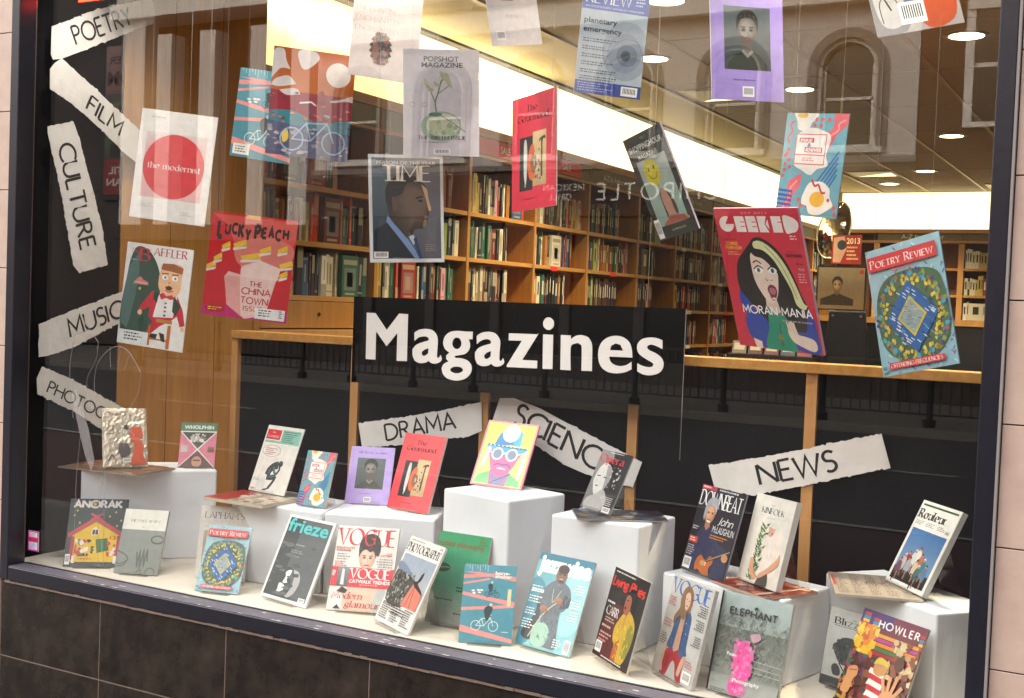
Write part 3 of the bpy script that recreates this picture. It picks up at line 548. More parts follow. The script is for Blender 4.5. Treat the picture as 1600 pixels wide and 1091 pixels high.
PL = dict(poetry=('POETRY', 'torn paper strip at top left reading poetry'), film=('FILM', 'torn paper strip slanting down behind the red disc cover'),
 culture=('CULTURE', 'torn paper strip hanging upright by the left frame reading culture'), music=('MUSIC', 'torn paper strip behind the ventriloquist dummy cover reading music'),
 photography=('PHOTOGRAPHY', 'torn paper strip behind the foil pack reading photography'), drama=('DRAMA', 'torn paper strip on the black panel reading drama'),
 science=('SCIENCE', 'torn paper strip on the black panel reading science'), news=('NEWS', 'torn paper strip across a wood strip reading news'))
for n, (pl, pv, poly, b0, b1, up) in PAP.items():
    off = 2.87 if pl == 'y' else 0; pv = pv-off-.007 if pl == 'y' else pv
    T3 = (lambda p, d=0: Vector((p[0], pv-d, p[1]))) if pl == 'y' else (lambda p, d=0: Vector((pv+d, p[0], p[1])))
    rr = random.Random(n); out = []
    for a, c in zip(poly, poly[1:]+poly[:1]):
        L = math.dist(a, c); k = max(1, int(L/.008))
        for i in range(k):
            t = i/k; j = 0 if i == 0 or L < .11 else rr.choice([.0006, .0012, .003, .0042])
            out.append((a[0]+(c[0]-a[0])*t+rr.uniform(-j, j), a[1]+(c[1]-a[1])*t+rr.uniform(-j, j)))
    cx = sum(p[0] for p in out)/len(out); cz = sum(p[1] for p in out)/len(out)
    ar = sum(a[0]*d[1]-d[0]*a[1] for a, d in zip(out, out[1:]+out[:1]))
    if ar < 0: out = out[::-1]
    base = T3((cx, cz)); g = MB()
    tri = geometry.tessellate_polygon([[Vector((a, c, 0)) for a, c in out]])
    fr = [T3(p, .002)-base for p in out]; bk = [T3(p, .0008)-base for p in out]
    for t in tri:
        f = [out[i] for i in t]; s_ = (f[1][0]-f[0][0])*(f[2][1]-f[0][1])-(f[2][0]-f[0][0])*(f[1][1]-f[0][1]); idx = t if s_ > 0 else t[::-1]
        g.face([fr[i] for i in idx]); g.face([bk[i] for i in idx[::-1]])
    for i in range(len(out)): j = (i+1) % len(out); g.face([bk[i], bk[j], fr[j], fr[i]])
    o = tag(g.build('torn_paper_sign', M['paper'], loc=base), PL[n][1], 'paper sign', 'torn paper subject signs')
    A_, B_, U_ = T3(b0, .002)-base, T3(b1, .002)-base, T3(up, .002)-base
    xd = (B_-A_).normalized(); ud = (U_-A_); ud = (ud-xd*ud.dot(xd)); hgt = ud.length
    plane_text('lettering', PL[n][0], A_, xd, ud, hgt, M['ink'], o, length=(B_-A_).length, w=.135, track=.1, lift=.0004)

# ================================================================== BOOKCASES
YB = [1.19, 2.062, 2.948, 3.75, 4.52, 5.39, 6.16, 7.01, 7.84, 8.66, 9.50, 10.30, 11.07]
SZ = [2.114, 1.856, 1.605, 1.32, 1.02]      # shelf board tops
XF = -3.5; XB = -3.80
bc = empty('left_bookcase', (XF, 1.19, 0), label='long beech bookcase along the left wall under the cove wall', cat='bookcase')
def bb(n, a, b_, mt, parent=bc, o=(XF, 1.19, 0), **k): return box(n, [a[i]-o[i] for i in range(3)], [b_[i]-o[i] for i in range(3)], mt, parent, **k)
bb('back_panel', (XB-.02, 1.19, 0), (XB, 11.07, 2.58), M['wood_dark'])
for y in YB: bb('upright', (XB+.001, y-.014, 0), (XF, y+.014, 2.447), M['wood'], bevel=.0015)
for i in range(len(YB)-1):
    for z in SZ+[.72]: bb('shelf', (XB+.001, YB[i]+.0145, z-.024), (XF-.004, YB[i+1]-.0145, z), M['wood_h'], bevel=.0015)
    bb('header_panel', (XF-.03, YB[i]+.006, 2.452), (XF-.001, YB[i+1]-.006, 2.548), M['header'])
bb('cornice', (XB+.001, 1.19, 2.551), (XF+.004, 11.06, 2.60), M['wood_h'], bevel=.002)
bb('header_rail', (XF-.03, 1.19, 2.440-.008), (XF+.004, 11.06, 2.449), M['wood_h'])
for k, y in enumerate(YB): bb('header_post', (XF-.0285, y-.005, 2.4495), (XF+.003, y+.005, 2.5505), M['wood'])
for i in (0,): bb('drawer_front', (XF-.02, YB[i]+.016, 1.455), (XF+.004, YB[i+1]-.016, 1.578), M['wood'], bevel=.002); MB().cyl((.004, .42, 1.52), .009, .004, 10, 0).build('keyhole', M['iron'], bc)
bb('counter_top', (XF-.02, YB[0]+.016, 1.42), (XF+.06, YB[1]-.016, 1.448), M['strip'])
# header cards: red sale cards and author cards
def header_card(i, txt, c, y0, y1, lc='offw', lab='red label'):
    o = box('header_card', (XF-.0008, y0, 2.456), (XF+.002, y1, 2.546), M[c], label=lab, cat='shelf sign', group='section cards along the left bookcase header')
    if txt: plane_text('lettering', txt, (.0016, -(y1-y0)*.28 if len(txt) > 5 else -(y1-y0)*.02, -.02), (0, 1, 0), (0, 0, 1), .042, M[lc], o, font='b', bold=.01)
    return o
header_card(0, '', 'red', YB[0]+.02, YB[0]+.3, lab='red header card at the near end of the left bookcase')
header_card(1, '', 'red', YB[1]+.5, YB[2]-.02, lab='plain red header card above the second bay of the left bookcase')
header_card(2, 'SALE', 'red', YB[2]+.05, YB[2]+.62, lab='red sale card left of the red food magazine')
header_card(3, 'SALE', 'red', YB[3]+.08, YB[3]+.62, lab='red sale card right of the red food magazine')
header_card(4, 'A-Z by Author', 'header', YB[4]+.02, YB[5]-.03, lab='olive author card right of the sale cards')
header_card(6, 'A-Z by Author', 'header', YB[6]+.02, YB[7]-.03, lab='olive author card behind the geek cover, seventh bay')

# back wall bookcase
YK = 11.07; XU = [-3.48, -2.98, -2.07, -1.2, -.3, .6, 1.5]
b2 = empty('back_bookcase', (-2.0, YK, 0), label='beech bookcase across the back wall below the bright band', cat='bookcase')
def b2b(n, a, b_, mt, **k): return box(n, [a[0]+2, a[1]-YK, a[2]], [b_[0]+2, b_[1]-YK, b_[2]], mt, b2, **k)
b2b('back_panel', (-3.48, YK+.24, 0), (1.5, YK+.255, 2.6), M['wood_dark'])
for X in XU[1:]: b2b('upright', (X-.03, YK, 0), (X+.03, YK+.239, 2.452), M['strip'])
ZB = [2.182, 1.888, 1.615, 1.328, 1.04, .75]
for i in range(1, len(XU)-1):
    for z in ZB: b2b('shelf', (XU[i]+.031, YK+.004, z-.026), (XU[i+1]-.031, YK+.239, z), M['wood_h'])
    b2b('header_panel', (XU[i]+.003, YK+.01, 2.487), (XU[i+1]-.003, YK+.03, 2.565), M['header'])
b2b('cornice', (-3.48, YK-.02, 2.567), (1.5, YK+.239, 2.61), M['strip']); b2b('header_rail', (-3.48, YK-.004, 2.458), (1.5, YK+.239, 2.485), M['strip'])
for X0, t in ((-2.72, 'A-Z by Author'), (-1.78, 'Fiction')):
    plane_text('lettering', t, (X0+2, .009, 2.502), (1, 0, 0), (0, 0, 1), .055, M['offw'], b2, font='b', bold=.01)

# cove walls: tube light given as the wall's own glow, tubes at the near end
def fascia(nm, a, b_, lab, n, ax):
    r = empty(nm, a, label=lab, cat='cove wall')
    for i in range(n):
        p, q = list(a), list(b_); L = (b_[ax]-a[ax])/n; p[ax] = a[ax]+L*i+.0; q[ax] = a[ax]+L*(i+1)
        box('glowing_wall', [p[j]-a[j] for j in range(3)], [q[j]-a[j] for j in range(3)], M['lit_end'] if (nm == 'cove_glow' and ax == 1 and i == 0) else M['lit'], r)
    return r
f1 = fascia('cove_glow', (XF-.1, 1.27, 2.603), (XF-.08, 11.0, 3.015), 'long cream cove wall given its own glow above the left bookcase', 8, 1)
f2 = fascia('cove_glow', (-3.4, YK+.02, 2.612), (4.9, YK+.04, 3.02), 'cream cove wall given its own glow across the back wall', 6, 0)
for k in range(2):
    box('tube_lamp', (.06, .02+k*1.33, .27), (.085, 1.26+k*1.33, .30), M['tube'], f1)
bb_ = box('soffit_edge', (XF-.08, 1.2, 3.016), (XF-.02, 11.05, 3.04), M['darktrim'], kind='structure')
S('soffit', (XF-.02, .73, 3.03), (-2.97, 11.05, 3.05), M['bulk'])
S('soffit_trim', (-2.968, .73, 3.018), (-2.935, 11.05, 3.05), M['tbar'])
# ceiling tiles in a thin metal grid
ct = empty('suspended_ceiling', (-2.93, .76, 3.03), kind='structure')
xs = [-2.93, -2.44, -1.845, -1.265, -.68, -.1, .48, 1.06, 1.64]; y = .76; ys = []
while y < 11.0: ys.append(y); y += 1.18
ys.append(11.03)
for i in range(len(xs)-1):
    for j in range(len(ys)-1):
        box('ceiling_tile', (xs[i]+2.93+.008, ys[j]-.76+.008, -.004), (xs[i+1]+2.93-.008, ys[j+1]-.76-.008, .008), M['ceiling'], ct)
for x in xs[1:-1]: box('grid_bar', (x+2.93-.012, 0, -.008), (x+2.93+.012, 10.27, -.0045), M['tbar'], ct)
for y in ys[1:-1]: box('cross_bar', (0, y-.76-.008, .0085), (4.57, y-.76+.008, .012), M['darktrim'], ct)
S('ceiling_rest', (1.65, .76, 3.028), (5, 11.05, 3.05), M['ceiling'])
# downlights
DL = [(-.973, 6.352, 'brightest downlight, top right by the window post'), (-2.133, 7.526, 'downlight right of the lilac hanging cover'), (-1.563, 9.745, 'downlight above the poetry cover, near the right post'),
 (-2.144, 11.98, 'small downlight just right of the egg cover, furthest row'), (-2.693, 13.05, 'furthest small downlight over the back band'), (-2.66, 6.374, 'downlight right of the blue review cover'), (-2.119, 5.2, 'downlight at the very top between blue and lilac covers'),
 (-.4, 4.2, 'downlight above the frame near the window'), (-1.0, 8.6, 'downlight in the middle of the right aisle ceiling'), (.6, 6.4, 'downlight over the hidden right aisle'), (.6, 10, 'downlight over the hidden right back')]
for k, (x, Y, lb) in enumerate(DL):
    if Y > 13.6: continue
    r = empty('downlight', (x, Y-2.87, 3.025), label=lb, cat='ceiling light', group='round downlights in the suspended ceiling')
    ring = MB(); n = 28
    for i in range(n):
        a, c = 2*pi*i/n, 2*pi*(i+1)/n
        for (r0, z0), (r1, z1) in (((.086, -.006), (.108, -.004)), ((.108, -.004), (.112, .0)), ((.086, -.006), (.084, .0))):
            ring.face([(r0*cos(a), r0*sin(a), z0), (r1*cos(a), r1*sin(a), z1), (r1*cos(c), r1*sin(c), z1), (r0*cos(c), r0*sin(c), z0)])
    ring.build('trim_ring', M['steel'], r)
    MB().cyl((0, 0, -.0035), .085, .002, 24).build('lamp_disc', M['lamp'], r)
    sp = bpy.data.lights.new('downlight_beam', 'SPOT'); sp.energy = 95; sp.color = (1, .84, .56); sp.spot_size = rad(125); sp.spot_blend = .8; sp.shadow_soft_size = .08
    so = bpy.data.objects.new('downlight_beam', sp); COL.objects.link(so); so.parent = r; so.location = (0, 0, -.03)
for x, Y, lb in ((-2.66, 7.55, 'square recessed light left of the lilac cover'), (-2.66, 12.1, 'square recessed light behind the egg cover'), (-1.55, 13.4, 'square recessed light at the far end of the aisle')):
    r = empty('recessed_light', (x, Y-2.87, 3.02), label=lb, cat='ceiling light', group='square recessed lights')
    box('light_frame', (-.22, -.22, -.003), (.22, .22, .004), M['tbar'], r)
    MB().face([(-.19, .19, -.0045), (.19, .19, -.0045), (.19, -.1, -.0045)]).build('lit_reflector', M['lit'], r)
    MB().face([(-.19, .19, -.0048), (.19, -.1, -.0048), (.19, -.19, -.0048), (-.19, -.19, -.0048)]).build('dark_louvre', M['steel'], r)
# display spot lamps inside the head of the window
for k, (x, lb) in enumerate(((-3.35, 'leftmost'), (-2.85, 'second'), (-2.1, 'middle'), (-1.35, 'fourth'), (-.7, 'rightmost'))):
    r = empty('track_spotlight', (x, .12, 3.05), label='%s display spotlight above the window opening' % lb, cat='spotlight', group='display spotlights above the window')
    MB().tube([(0, 0, .04), (0, 0, 0)], .008, 6).build('stem', M['black'], r); MB().tube([(0, 0, .0), (0, .05, -.07)], .03, 12).build('lamp_body', M['black'], r)
    sp = bpy.data.lights.new('spotlight_beam', 'SPOT'); sp.energy = 14; sp.color = (1, .93, .84); sp.spot_size = rad(100); sp.spot_blend = .9; sp.shadow_soft_size = .05
    so = bpy.data.objects.new('spotlight_beam', sp); COL.objects.link(so); so.parent = r; so.location = (0, .06, -.09)
    so.rotation_euler = (rad(6), 0, 0)

# ================================================================== BOOKS
PALB = [('#5b1e1c', 'dark red'), ('#8f2a22', 'red'), ('#c9bfa6', 'cream'), ('#d8d2c4', 'white'), ('#1c1c1f', 'black'), ('#22303f', 'navy'), ('#2f5a4a', 'green'), ('#a5652a', 'orange'),
        ('#b8a05a', 'mustard'), ('#4b3a2c', 'brown'), ('#6f6a62', 'grey'), ('#2a4a70', 'blue'), ('#c23b2a', 'scarlet'), ('#7c8f3a', 'lime'), ('#35252f', 'plum'), ('#c98f9a', 'pink')]
def spine_mesh(ci, style):
    c, _ = PALB[ci]; c = lin(c); pale = sum(c) > .7; t0 = lin('#2a2420' if pale else '#b8ae92'); t = tuple(a*.55+b*.45 for a, b in zip(t0, c)); g = MB(); pg = lin('#cdc3a8')
    # unit book: x depth 0..1 (spine at +x = 0), y thickness 0..1, z height 0..1
    g.box((-1, 0, 0), (0, 1, 1), c, cols=[pg, pg, pg, c, c, c][0:0] or [c, pg, c, c, c, pg])
    e = .006
    def r(y0, y1, z0, z1, col): g.face([(e, y0, z0), (e, y1, z0), (e, y1, z1), (e, y0, z1)], col)
    if style == 0: r(.3, .7, .3, .82, t); r(0, 1, .1, .13, t)
    elif style == 1: r(0, 1, .72, .9, t); r(.35, .65, .2, .6, t)
    elif style == 2: r(.25, .48, .2, .9, t); r(.58, .75, .3, .8, t)
    elif style == 3: r(.38, .62, .5, .9, t); r(.3, .7, .08, .14, t)
    elif style == 4: r(.42, .58, .25, .75, t)
    elif style == 5: r(0, 1, .0, .3, t); r(.4, .6, .4, .9, t)
    elif style == 6: r(0, 1, .93, .96, t); r(.4, .6, .35, .8, t)
    elif style == 7: r(0, 1, .55, 1, t)
    elif style == 8:
        r(.08, .92, .78, .9, t); r(.14, .86, .16, .7, tuple(x*.5+.12 for x in c)); r(.3, .66, .25, .6, t); r(.2, .8, .05, .1, t)
    return g
BK = {}
def get_book(ci, s):
    if (ci, s) not in BK:
        g = spine_mesh(ci, s); o = g.build('book', BOOKM, None, colors=True); me = o.data; bpy.data.objects.remove(o); BK[(ci, s)] = me
    return BK[(ci, s)]
OR = ['first', 'second', 'third', 'fourth', 'fifth', 'sixth', 'seventh', 'eighth', 'ninth', 'tenth', 'eleventh', 'twelfth']+['%dth' % i for i in range(13, 21)]+['21st', '22nd', '23rd']+['%dth' % i for i in range(24, 31)]+['31st', '32nd', '33rd']+['%dth' % i for i in range(34, 50)]
rb = random.Random(11); NB = 0; rest = MB(); plan = []
for i in range(len(YB)-1):
    for s, z in enumerate(SZ):
        if i == 0 and z < 1.6: continue
        if i < 5 and z < 1.3: continue
        y = YB[i]+.02+rb.uniform(0, .02); end = YB[i+1]-.02-rb.choice([.0, .02, .05, .12, .24]); k = 0; prev = rb.randrange(len(PALB)); row = []
        while True:
            th = rb.choice([.014, .018, .02, .024, .028, .034, .042]); 
            face = rb.random() < .035
            if face: th = .13
            if y+th > end: break
            ci = prev if rb.random() < .22 else rb.choice([0, 0, 1, 1, 12, 11, 7, 2, 2, 3, 4, 4, 4, 4, 5, 5, 6, 7, 8, 9, 9, 10, 11, 12, 13, 14, 14, 15, 0, 4, 5]); prev = ci; h = rb.choice([.178, .18, .198, .2, .215, .23, .19]); d = rb.uniform(.12, .15)
            if rb.random() < .06: y += .015
            row.append((i, s, k, y, th-.0015, z, h, d, ci, face)); y += th; k += 1
        plan.append(row)
plan.sort(key=lambda r: (r[0][0]+r[0][1]*.25) if r else 99)
SR = ['top', 'second', 'third', 'fourth', 'fifth']
for row in plan:
    for (i, s, k, y, th, z, h, d, ci, face) in row:
        x = XF-.03-rb.uniform(0, .02) if not face else XF-.02
        if NB < 285:
            o = bpy.data.objects.new('book', get_book(ci, 8 if face else rb.randrange(8))); COL.objects.link(o)
            o.location = (x, y, z+.0008); o.scale = (d if not face else .03, th, h)
            if not face and rb.random() < .1: o.rotation_euler = (rad(-rb.uniform(1, 4)), 0, 0)
            tag(o, '%s %s, %s from the left on the %s shelf of the %s bay' % (PALB[ci][1], 'front-facing book' if face else 'book', OR[k], SR[s], OR[i]), 'book', 'books on the left bookcase'); NB += 1
        else:
            c = lin(PALB[ci][0]); t = lin('#cfc6ae') if sum(c) < .7 else lin('#2a2420'); rest.box((x-d, y, z+.0008), (x, y+th, z+h), c)
            rest.face([(x+.001, y+th*.3, z+h*.35), (x+.001, y+th*.7, z+h*.35), (x+.001, y+th*.7, z+h*.8), (x+.001, y+th*.3, z+h*.8)], t)
for i in range(1, len(XU)-1):
    for z in ZB[:5]:
        x = XU[i]+.04; end = XU[i+1]-.04-rb.choice([.02, .1, .3]); prev = 3
        while True:
            face = rb.random() < .14; th = .15 if face else rb.choice([.02, .026, .032, .04])
            if x+th > end: break
            ci = prev if rb.random() < .35 else rb.choice([1, 2, 3, 3, 4, 7, 8, 10, 11, 12, 2]); prev = ci; h = rb.uniform(.17, .22); c = lin(PALB[ci][0]); t = lin('#cfc6ae') if sum(c) < .7 else lin('#2a2420')
            y0 = YK+.02; rest.box((x, y0, z+.001), (x+th-.002, y0+.14, z+h), c)
            rest.face([(x+th*.3, y0-.001, z+h*.35), (x+th*.7, y0-.001, z+h*.35), (x+th*.7, y0-.001, z+h*.8), (x+th*.3, y0-.001, z+h*.8)][::1], t); x += th
tag(rest.build('far_books', BOOKM, None, colors=True), 'rows of book spines on the farther shelves', 'books', kind='stuff')
# small price rail cards along shelf edges
for i in range(3, 11):
    for s in (0, 1, 2, 3):
        if rb.random() < .55:
            y = rb.uniform(YB[i]+.1, YB[i+1]-.2)
            box('shelf_card', (XF-.0035, y, SZ[s]-.03), (XF-.0015, y+.1, SZ[s]-.001), M['offw' if rb.random() < .6 else 'red'], label='small card on the shelf edge, %s bay, %s shelf' % (OR[i], SR[s]), cat='card', group='small cards on shelf edges')

# ================================================================== THINGS INSIDE THE SHOP
mr = empty('security_mirror', (-1.6, 3.55, 2.06), label='round convex mirror hanging behind the fried egg cover', cat='mirror')
mg = MB(); n, R_ = 32, .108; cz = Matrix.Rotation(rad(-25), 3, 'Z') @ Matrix.Rotation(rad(-14), 3, 'X')
rings = []
for k in range(5):
    r0 = R_*k/4; rings.append([cz @ Vector((r0*cos(2*pi*j/n), -.03*(1-(k/4)**2), r0*sin(2*pi*j/n)*1.45)) for j in range(n)])
for a, c in zip(rings, rings[1:]):
    for j in range(n): mg.face([a[j], a[(j+1) % n], c[(j+1) % n], c[j]] if a is not rings[0] else [a[0], c[(j+1) % n], c[j]])
mg.build('mirror_dome', M['mirror'], mr)
MB().tube([tuple(p) for p in rings[-1]]+[tuple(rings[-1][0])], .004, 6).build('mirror_rim', M['steel'], mr)
MB().tube([(0, .01, .14), (0, .05, .96)], .004, 6).build('hanging_rod', M['steel'], mr)
po = box('calendar_board', (-1.502, 3.13, 1.862), (-1.36, 3.14, 2.006), M['redd'], label='red board with 2013 in pale figures below the round mirror', cat='sign')
ar = Art(.142, .144, '#8c2a22'); ar.rect(0, 0, 1, 1, '#8c2a22'); ar.poly([(.05, .1), (.42, .05), (.5, .5), (.3, .95), (.05, .95)], '#b89a84').ell(.34, .35, .16, .17, '#2f3438').text('2013', .5, .3, .2, '#e8d8b8', fit=.46, bold=.02).greek(.52, .4, .42, 4, .13, '#d9b890')
o = ar.build(po); o.location = (-.071, -.0052, -.072)
fp = empty('framed_portrait', (-1.33, 2.64, 1.63), label='framed sepia photograph of a dark haired sitter behind the dark stand', cat='picture')
box('picture_board', (-.112, 0, 0), (.112, .012, .2), M['iron'], fp)
ar = Art(.21, .188, '#6a5c46'); ar.rect(0, 0, 1, .5, '#8a7c60', '#6a5c46'); ar.bust(.42, .42, .105, '#9a8462', '#54442f', '#1a1612', '#2a241c', shoulders=3.4); ar.ell(.93, .1, .05, .055, '#a53a22')
o = ar.build(fp); o.location = (-.105, -.001, .006)
ds = empty('dark_display_stand', (-1.19, 2.13, 1.2), label='black tapering stand back with two small bolts, in front of the framed portrait', cat='stand')
MB().face([(0, 0, 0)]*3) ; g = MB(); q = [(-.115, -.1), (.13, -.1), (.085, .425), (-.06, .425)]
g.v = [(x, 0, z) for x, z in q]+[(x, .03, z) for x, z in q]; g.f = [(0, 1, 2, 3), (7, 6, 5, 4)]+[(k, k+4, (k+1) % 4+4, (k+1) % 4) for k in range(4)]; g.c = [(1, 1, 1)]*6; g.m = [0]*6
g.build('back_plate', M['iron'], ds, bevel=.006)
for x in (-.045, .07): MB().cyl((x, -.003, .405), .005, .003, 10, 1).build('bolt', M['steel'], ds)
MB().tube([(0, .01, -.1), (0, .01, -1.2)], .02, 8).build('post', M['iron'], ds)
tb = empty('till_counter', (-1.1, 2.5, 0), label='dark counter behind the ledge holding the framed portrait', cat='counter')
box('counter_body', (-.45, 0, 0), (.5, .5, 1.58), M['iron'], tb); box('counter_top', (-.46, -.01, 1.58), (.51, .51, 1.605), M['wood_h'], tb)
# rack of postcards on the ledge behind the pop-art cover
rk = empty('card_rack', (-1.11, .84, 1.458), label='low dark rack of small cards standing on the ledge', cat='rack')
box('tray', (-.14, .0, 0), (.14, .05, .012), M['iron'], rk); box('back_rest', (-.14, .045, 0), (.14, .05, .04), M['iron'], rk)
for k, c in enumerate(['#8a7a5c', '#6b4a3a', '#7a5148', '#5b5c60', '#8f5a52']):
    g = MB(); g.box((0, 0, 0), (.046, .003, .042), lin(c)); g.box((.006, -.0006, .012), (.04, -.0001, .034), lin('#c9b894'))
    o = g.build('card', BOOKM, None, colors=True); o.location = (-1.11-.13+k*.053, .862, 1.4712); o.rotation_euler = (rad(-16), 0, 0)
    tag(o, '%s small card in the low rack on the ledge' % ['olive', 'brown', 'rust', 'grey', 'rose'][k], 'card', 'cards in the low rack')

# ================================================================== COVERS
def greek_col(a, u, v, wd, n, lh, c, **k): a.greek(u, v, wd, n, lh, c, **k)
def bike(a, u, v, s, c, wd=.006):
    a.k += 1
    for du in (0, 1.1): a.line([(u+du*s+.3*s*cos(t), v+.3*s*a.w/a.h*sin(t)) for t in [2*pi*i/14 for i in range(15)]], wd, c)
    q = a.w/a.h*s
    a.line([(u, v), (u+.35*s, v-.45*q), (u+.9*s, v-.5*q), (u+1.1*s, v)], wd, c); a.line([(u, v), (u+.5*s, v), (u+.9*s, v-.5*q)], wd, c)
    a.line([(u+.35*s, v-.45*q), (u+.5*s, v)], wd, c); a.line([(u+.8*s, v-.72*q), (u+.95*s, v-.68*q)], wd, c)
def c_modernist(a):
    a.rect(.1, .2, .9, .8, '#e7b7b4'); a.rect(.1, .2, .9, .34, '#ddd0cc', '#e3b4b0'); a.circ(.5, .5, .405, '#d8444a', 40)
    for u0, u1 in ((.12, .22), (.5, .62)): pass
    a.text('the modernist', .16, .53, .055, '#f4ece4', fit=.7, font='s', w=.14); a.greek(.14, .06, .3, 1, .02, '#b9aaa6'); a.greek(.12, .86, .2, 2, .02, '#c8c0bc'); a.greek(.66, .9, .2, 2, .02, '#c8c0bc')
def c_bone(a, sticker=False):
    a.rect(0, 0, 1, 1, '#4f97a8', '#468a9c')
    for p in ([(-.02,.10),(1,.2),(1,.14),(.3,.10)], [(0,.14),(0,.19),(.75,.13),(.7,.1)], [(0,.40),(1,.52),(1,.46),(0,.36)][::1], [(0,.56),(0,.6),(1,.53),(.9,.5)], [(0,.78),(0,.86),(1,.98),(1,.93)], [(.0,.24),(0,.27),(.5,.19),(.5,.17)]):
        a.poly(p, '#e8938c')
    for i in range(9): a.line([(.05+i*.05, .0), (.05+i*.05, .03+.03*(i % 3))], .012, '#a9c6c8')
    for u, v in ((.2, .34), (.3, .33), (.22, .37), (.32, .36), (.36, .33)): a.ell(u, v, .035, .012, '#e8e4da', 8)
    bike(a, .3, .78, .3, '#d9e2e0', .012); bike(a, .48, .38, .16, '#22343c', .01)
    a.poly([(.44, .56), (.54, .52), (.6, .56), (.55, .66), (.5, .72), (.46, .66)], '#2c3d44', True); a.circ(.56, .51, .03, '#d9cfc0'); a.poly([(.48,.26),(.55,.24),(.57,.3),(.52,.35)], '#2c3d44', True); a.circ(.55, .225, .022, '#d9cfc0')
    if sticker: a.rect(.04, .85, .32, .97, '#f0ece4'); a.greek(.08, .875, .2, 3, .028, '#333333')
    else:
        a.text('bone-', .6, .12, .045, '#f2eeea', fit=.28, bold=.03); a.text('shaker', .6, .165, .045, '#f2eeea', fit=.32, bold=.03); a.rect(.86, .3, .93, .52, '#d8cfa6'); a.greek(.8, .84, .12, 1, .02, '#e8e4da')
def c_orange(a):
    a.rect(0, 0, 1, .5, '#a54a18', '#b8641f'); a.rect(0, .4, 1, .62, '#8c1a30', '#7c1a40'); a.rect(0, .6, 1, 1, '#174a7c', '#4c5070')
    for p in ([(0,.05),(.12,.02),(.16,.12),(.22,.2),(.1,.2),(0,.3)], [(.3,.02),(.5,.01),(.55,.08),(.42,.18),(.34,.16)], [(.05,.3),(.2,.26),(.3,.33),(.1,.37),(0,.36)], [(.1,.4),(.3,.37),(.36,.42),(.2,.44)], [(.72,.45),(.86,.42),(1,.38),(1,.45),(.85,.5)]): a.poly(p, '#cfc6c4', True)
    a.circ(.8, .2, .15, '#ddd2cc', 30); a.poly([(0,.5),(.15,.46),(.3,.55),(.5,.48),(.62,.36),(.72,.46),(1,.44),(1,.64),(0,.62)], '#901a30', True)
    a.poly([(0,.6),(.3,.58),(.6,.66),(1,.62),(1,.74),(.5,.72),(0,.68)], '#2a7c8c', True); a.poly([(.0,.74),(.2,.7),(.5,.8),(.8,.75),(1,.85),(1,1),(0,1)], '#4f5474', True)
    a.speck(0, .72, 1, 1, 60, .05, ['#56607a', '#9a94a0', '#33517a', '#b9aeb0', '#40445a'], 3, .5); a.speck(0, .4, 1, .7, 40, .035, ['#c24a4c', '#7b2440', '#d07050'], 5, .5)
    bike(a, .3, .84, .46, '#9db6d2', .018); a.poly([(.18,.8),(.24,.76),(.26,.84),(.2,.88)], '#e0c060', True); a.line([(.36,.5),(.5,.48),(.56,.51)], .02, '#e8e0d8'); a.line([(.46,.5),(.52,.62)], .014, '#33517a')
def c_enchant(a):
    a.rect(0, 0, 1, 1, '#b4a5a0', '#c2b6b2'); 
    for k, t in enumerate(('ENCHANTING', 'ENCHANTED', 'INCHANTED')): a.text('ENCHANTED' if k else 'ENCHANTING', .05, .34+k*.1, .05, '#9c847e', fit=.62, font='s', w=.1)
    rr = random.Random(4)
    for i in range(11):
        v = .55+.028*i; wd = .14*math.sin(pi*(i+1.2)/12.5)**.6
        for j in range(5):
            u = .44-wd+2*wd*(j+.5*(i % 2))/4.6; a.poly([(u-.035, v+.012), (u, v-.02), (u+.035, v+.012), (u, v+.032)], rr.choice(['#4a3a36', '#6c4c42', '#2f2a2c', '#83695c', '#7c3a34']))
def c_popshot(a):
    a.rect(.0, .0, 1, 1, '#cfc9cf', '#c2bcc2'); a.rect(.02, .015, .98, .985, '#c9c3c9', '#bdb6bb')
    a.text('POPSHOT', .27, .115, .05, '#37413c', fit=.46, bold=.02); a.text('MAGAZINE', .24, .17, .048, '#37413c', fit=.54, bold=.02)
    a.line([(.44,.6),(.42,.5),(.46,.4),(.5,.3),(.56,.26)], .02, '#6b7a5a', True); a.line([(.42,.5),(.34,.36),(.28,.3)], .014, '#6b7a5a', True); a.line([(.45,.42),(.6,.34)], .012, '#6b7a5a')
    for u, v, r in ((.58, .28, .07), (.3, .32, .05), (.52, .25, .06), (.36, .38, .04), (.44, .33, .045), (.62, .33, .04)): a.ell(u, v, r, r*.45, '#a6ab84', 10, rot=.5*(u*9 % 3))
    a.ell(.5, .72, .27, .14, '#8ea48a', 26); a.ell(.52, .71, .22, .11, '#c3c2bb', 24); a.speck(.33, .64, .72, .8, 30, .05, ['#a8b58c', '#b9bd9c', '#8aa07e'], 2); a.line([(.5,.62),(.82,.77)], .008, '#4a4a48'); a.ell(.42, .61, .09, .02, '#4c7a66')
    for u in (.12, .28): a.line([(u+.04*cos(t), .52+.02*sin(t)) for t in [i*.6 for i in range(11)]], .006, '#8c8a8c')
    a.text('THE BIRTH ISSUE', .19, .845, .034, '#3c3c40', fit=.64, font='s', w=.2); a.greek(.3, .865, .42, 1, .02, '#8c888c'); a.barcode(.4, .93, .62, .985, '#d8d4d6')
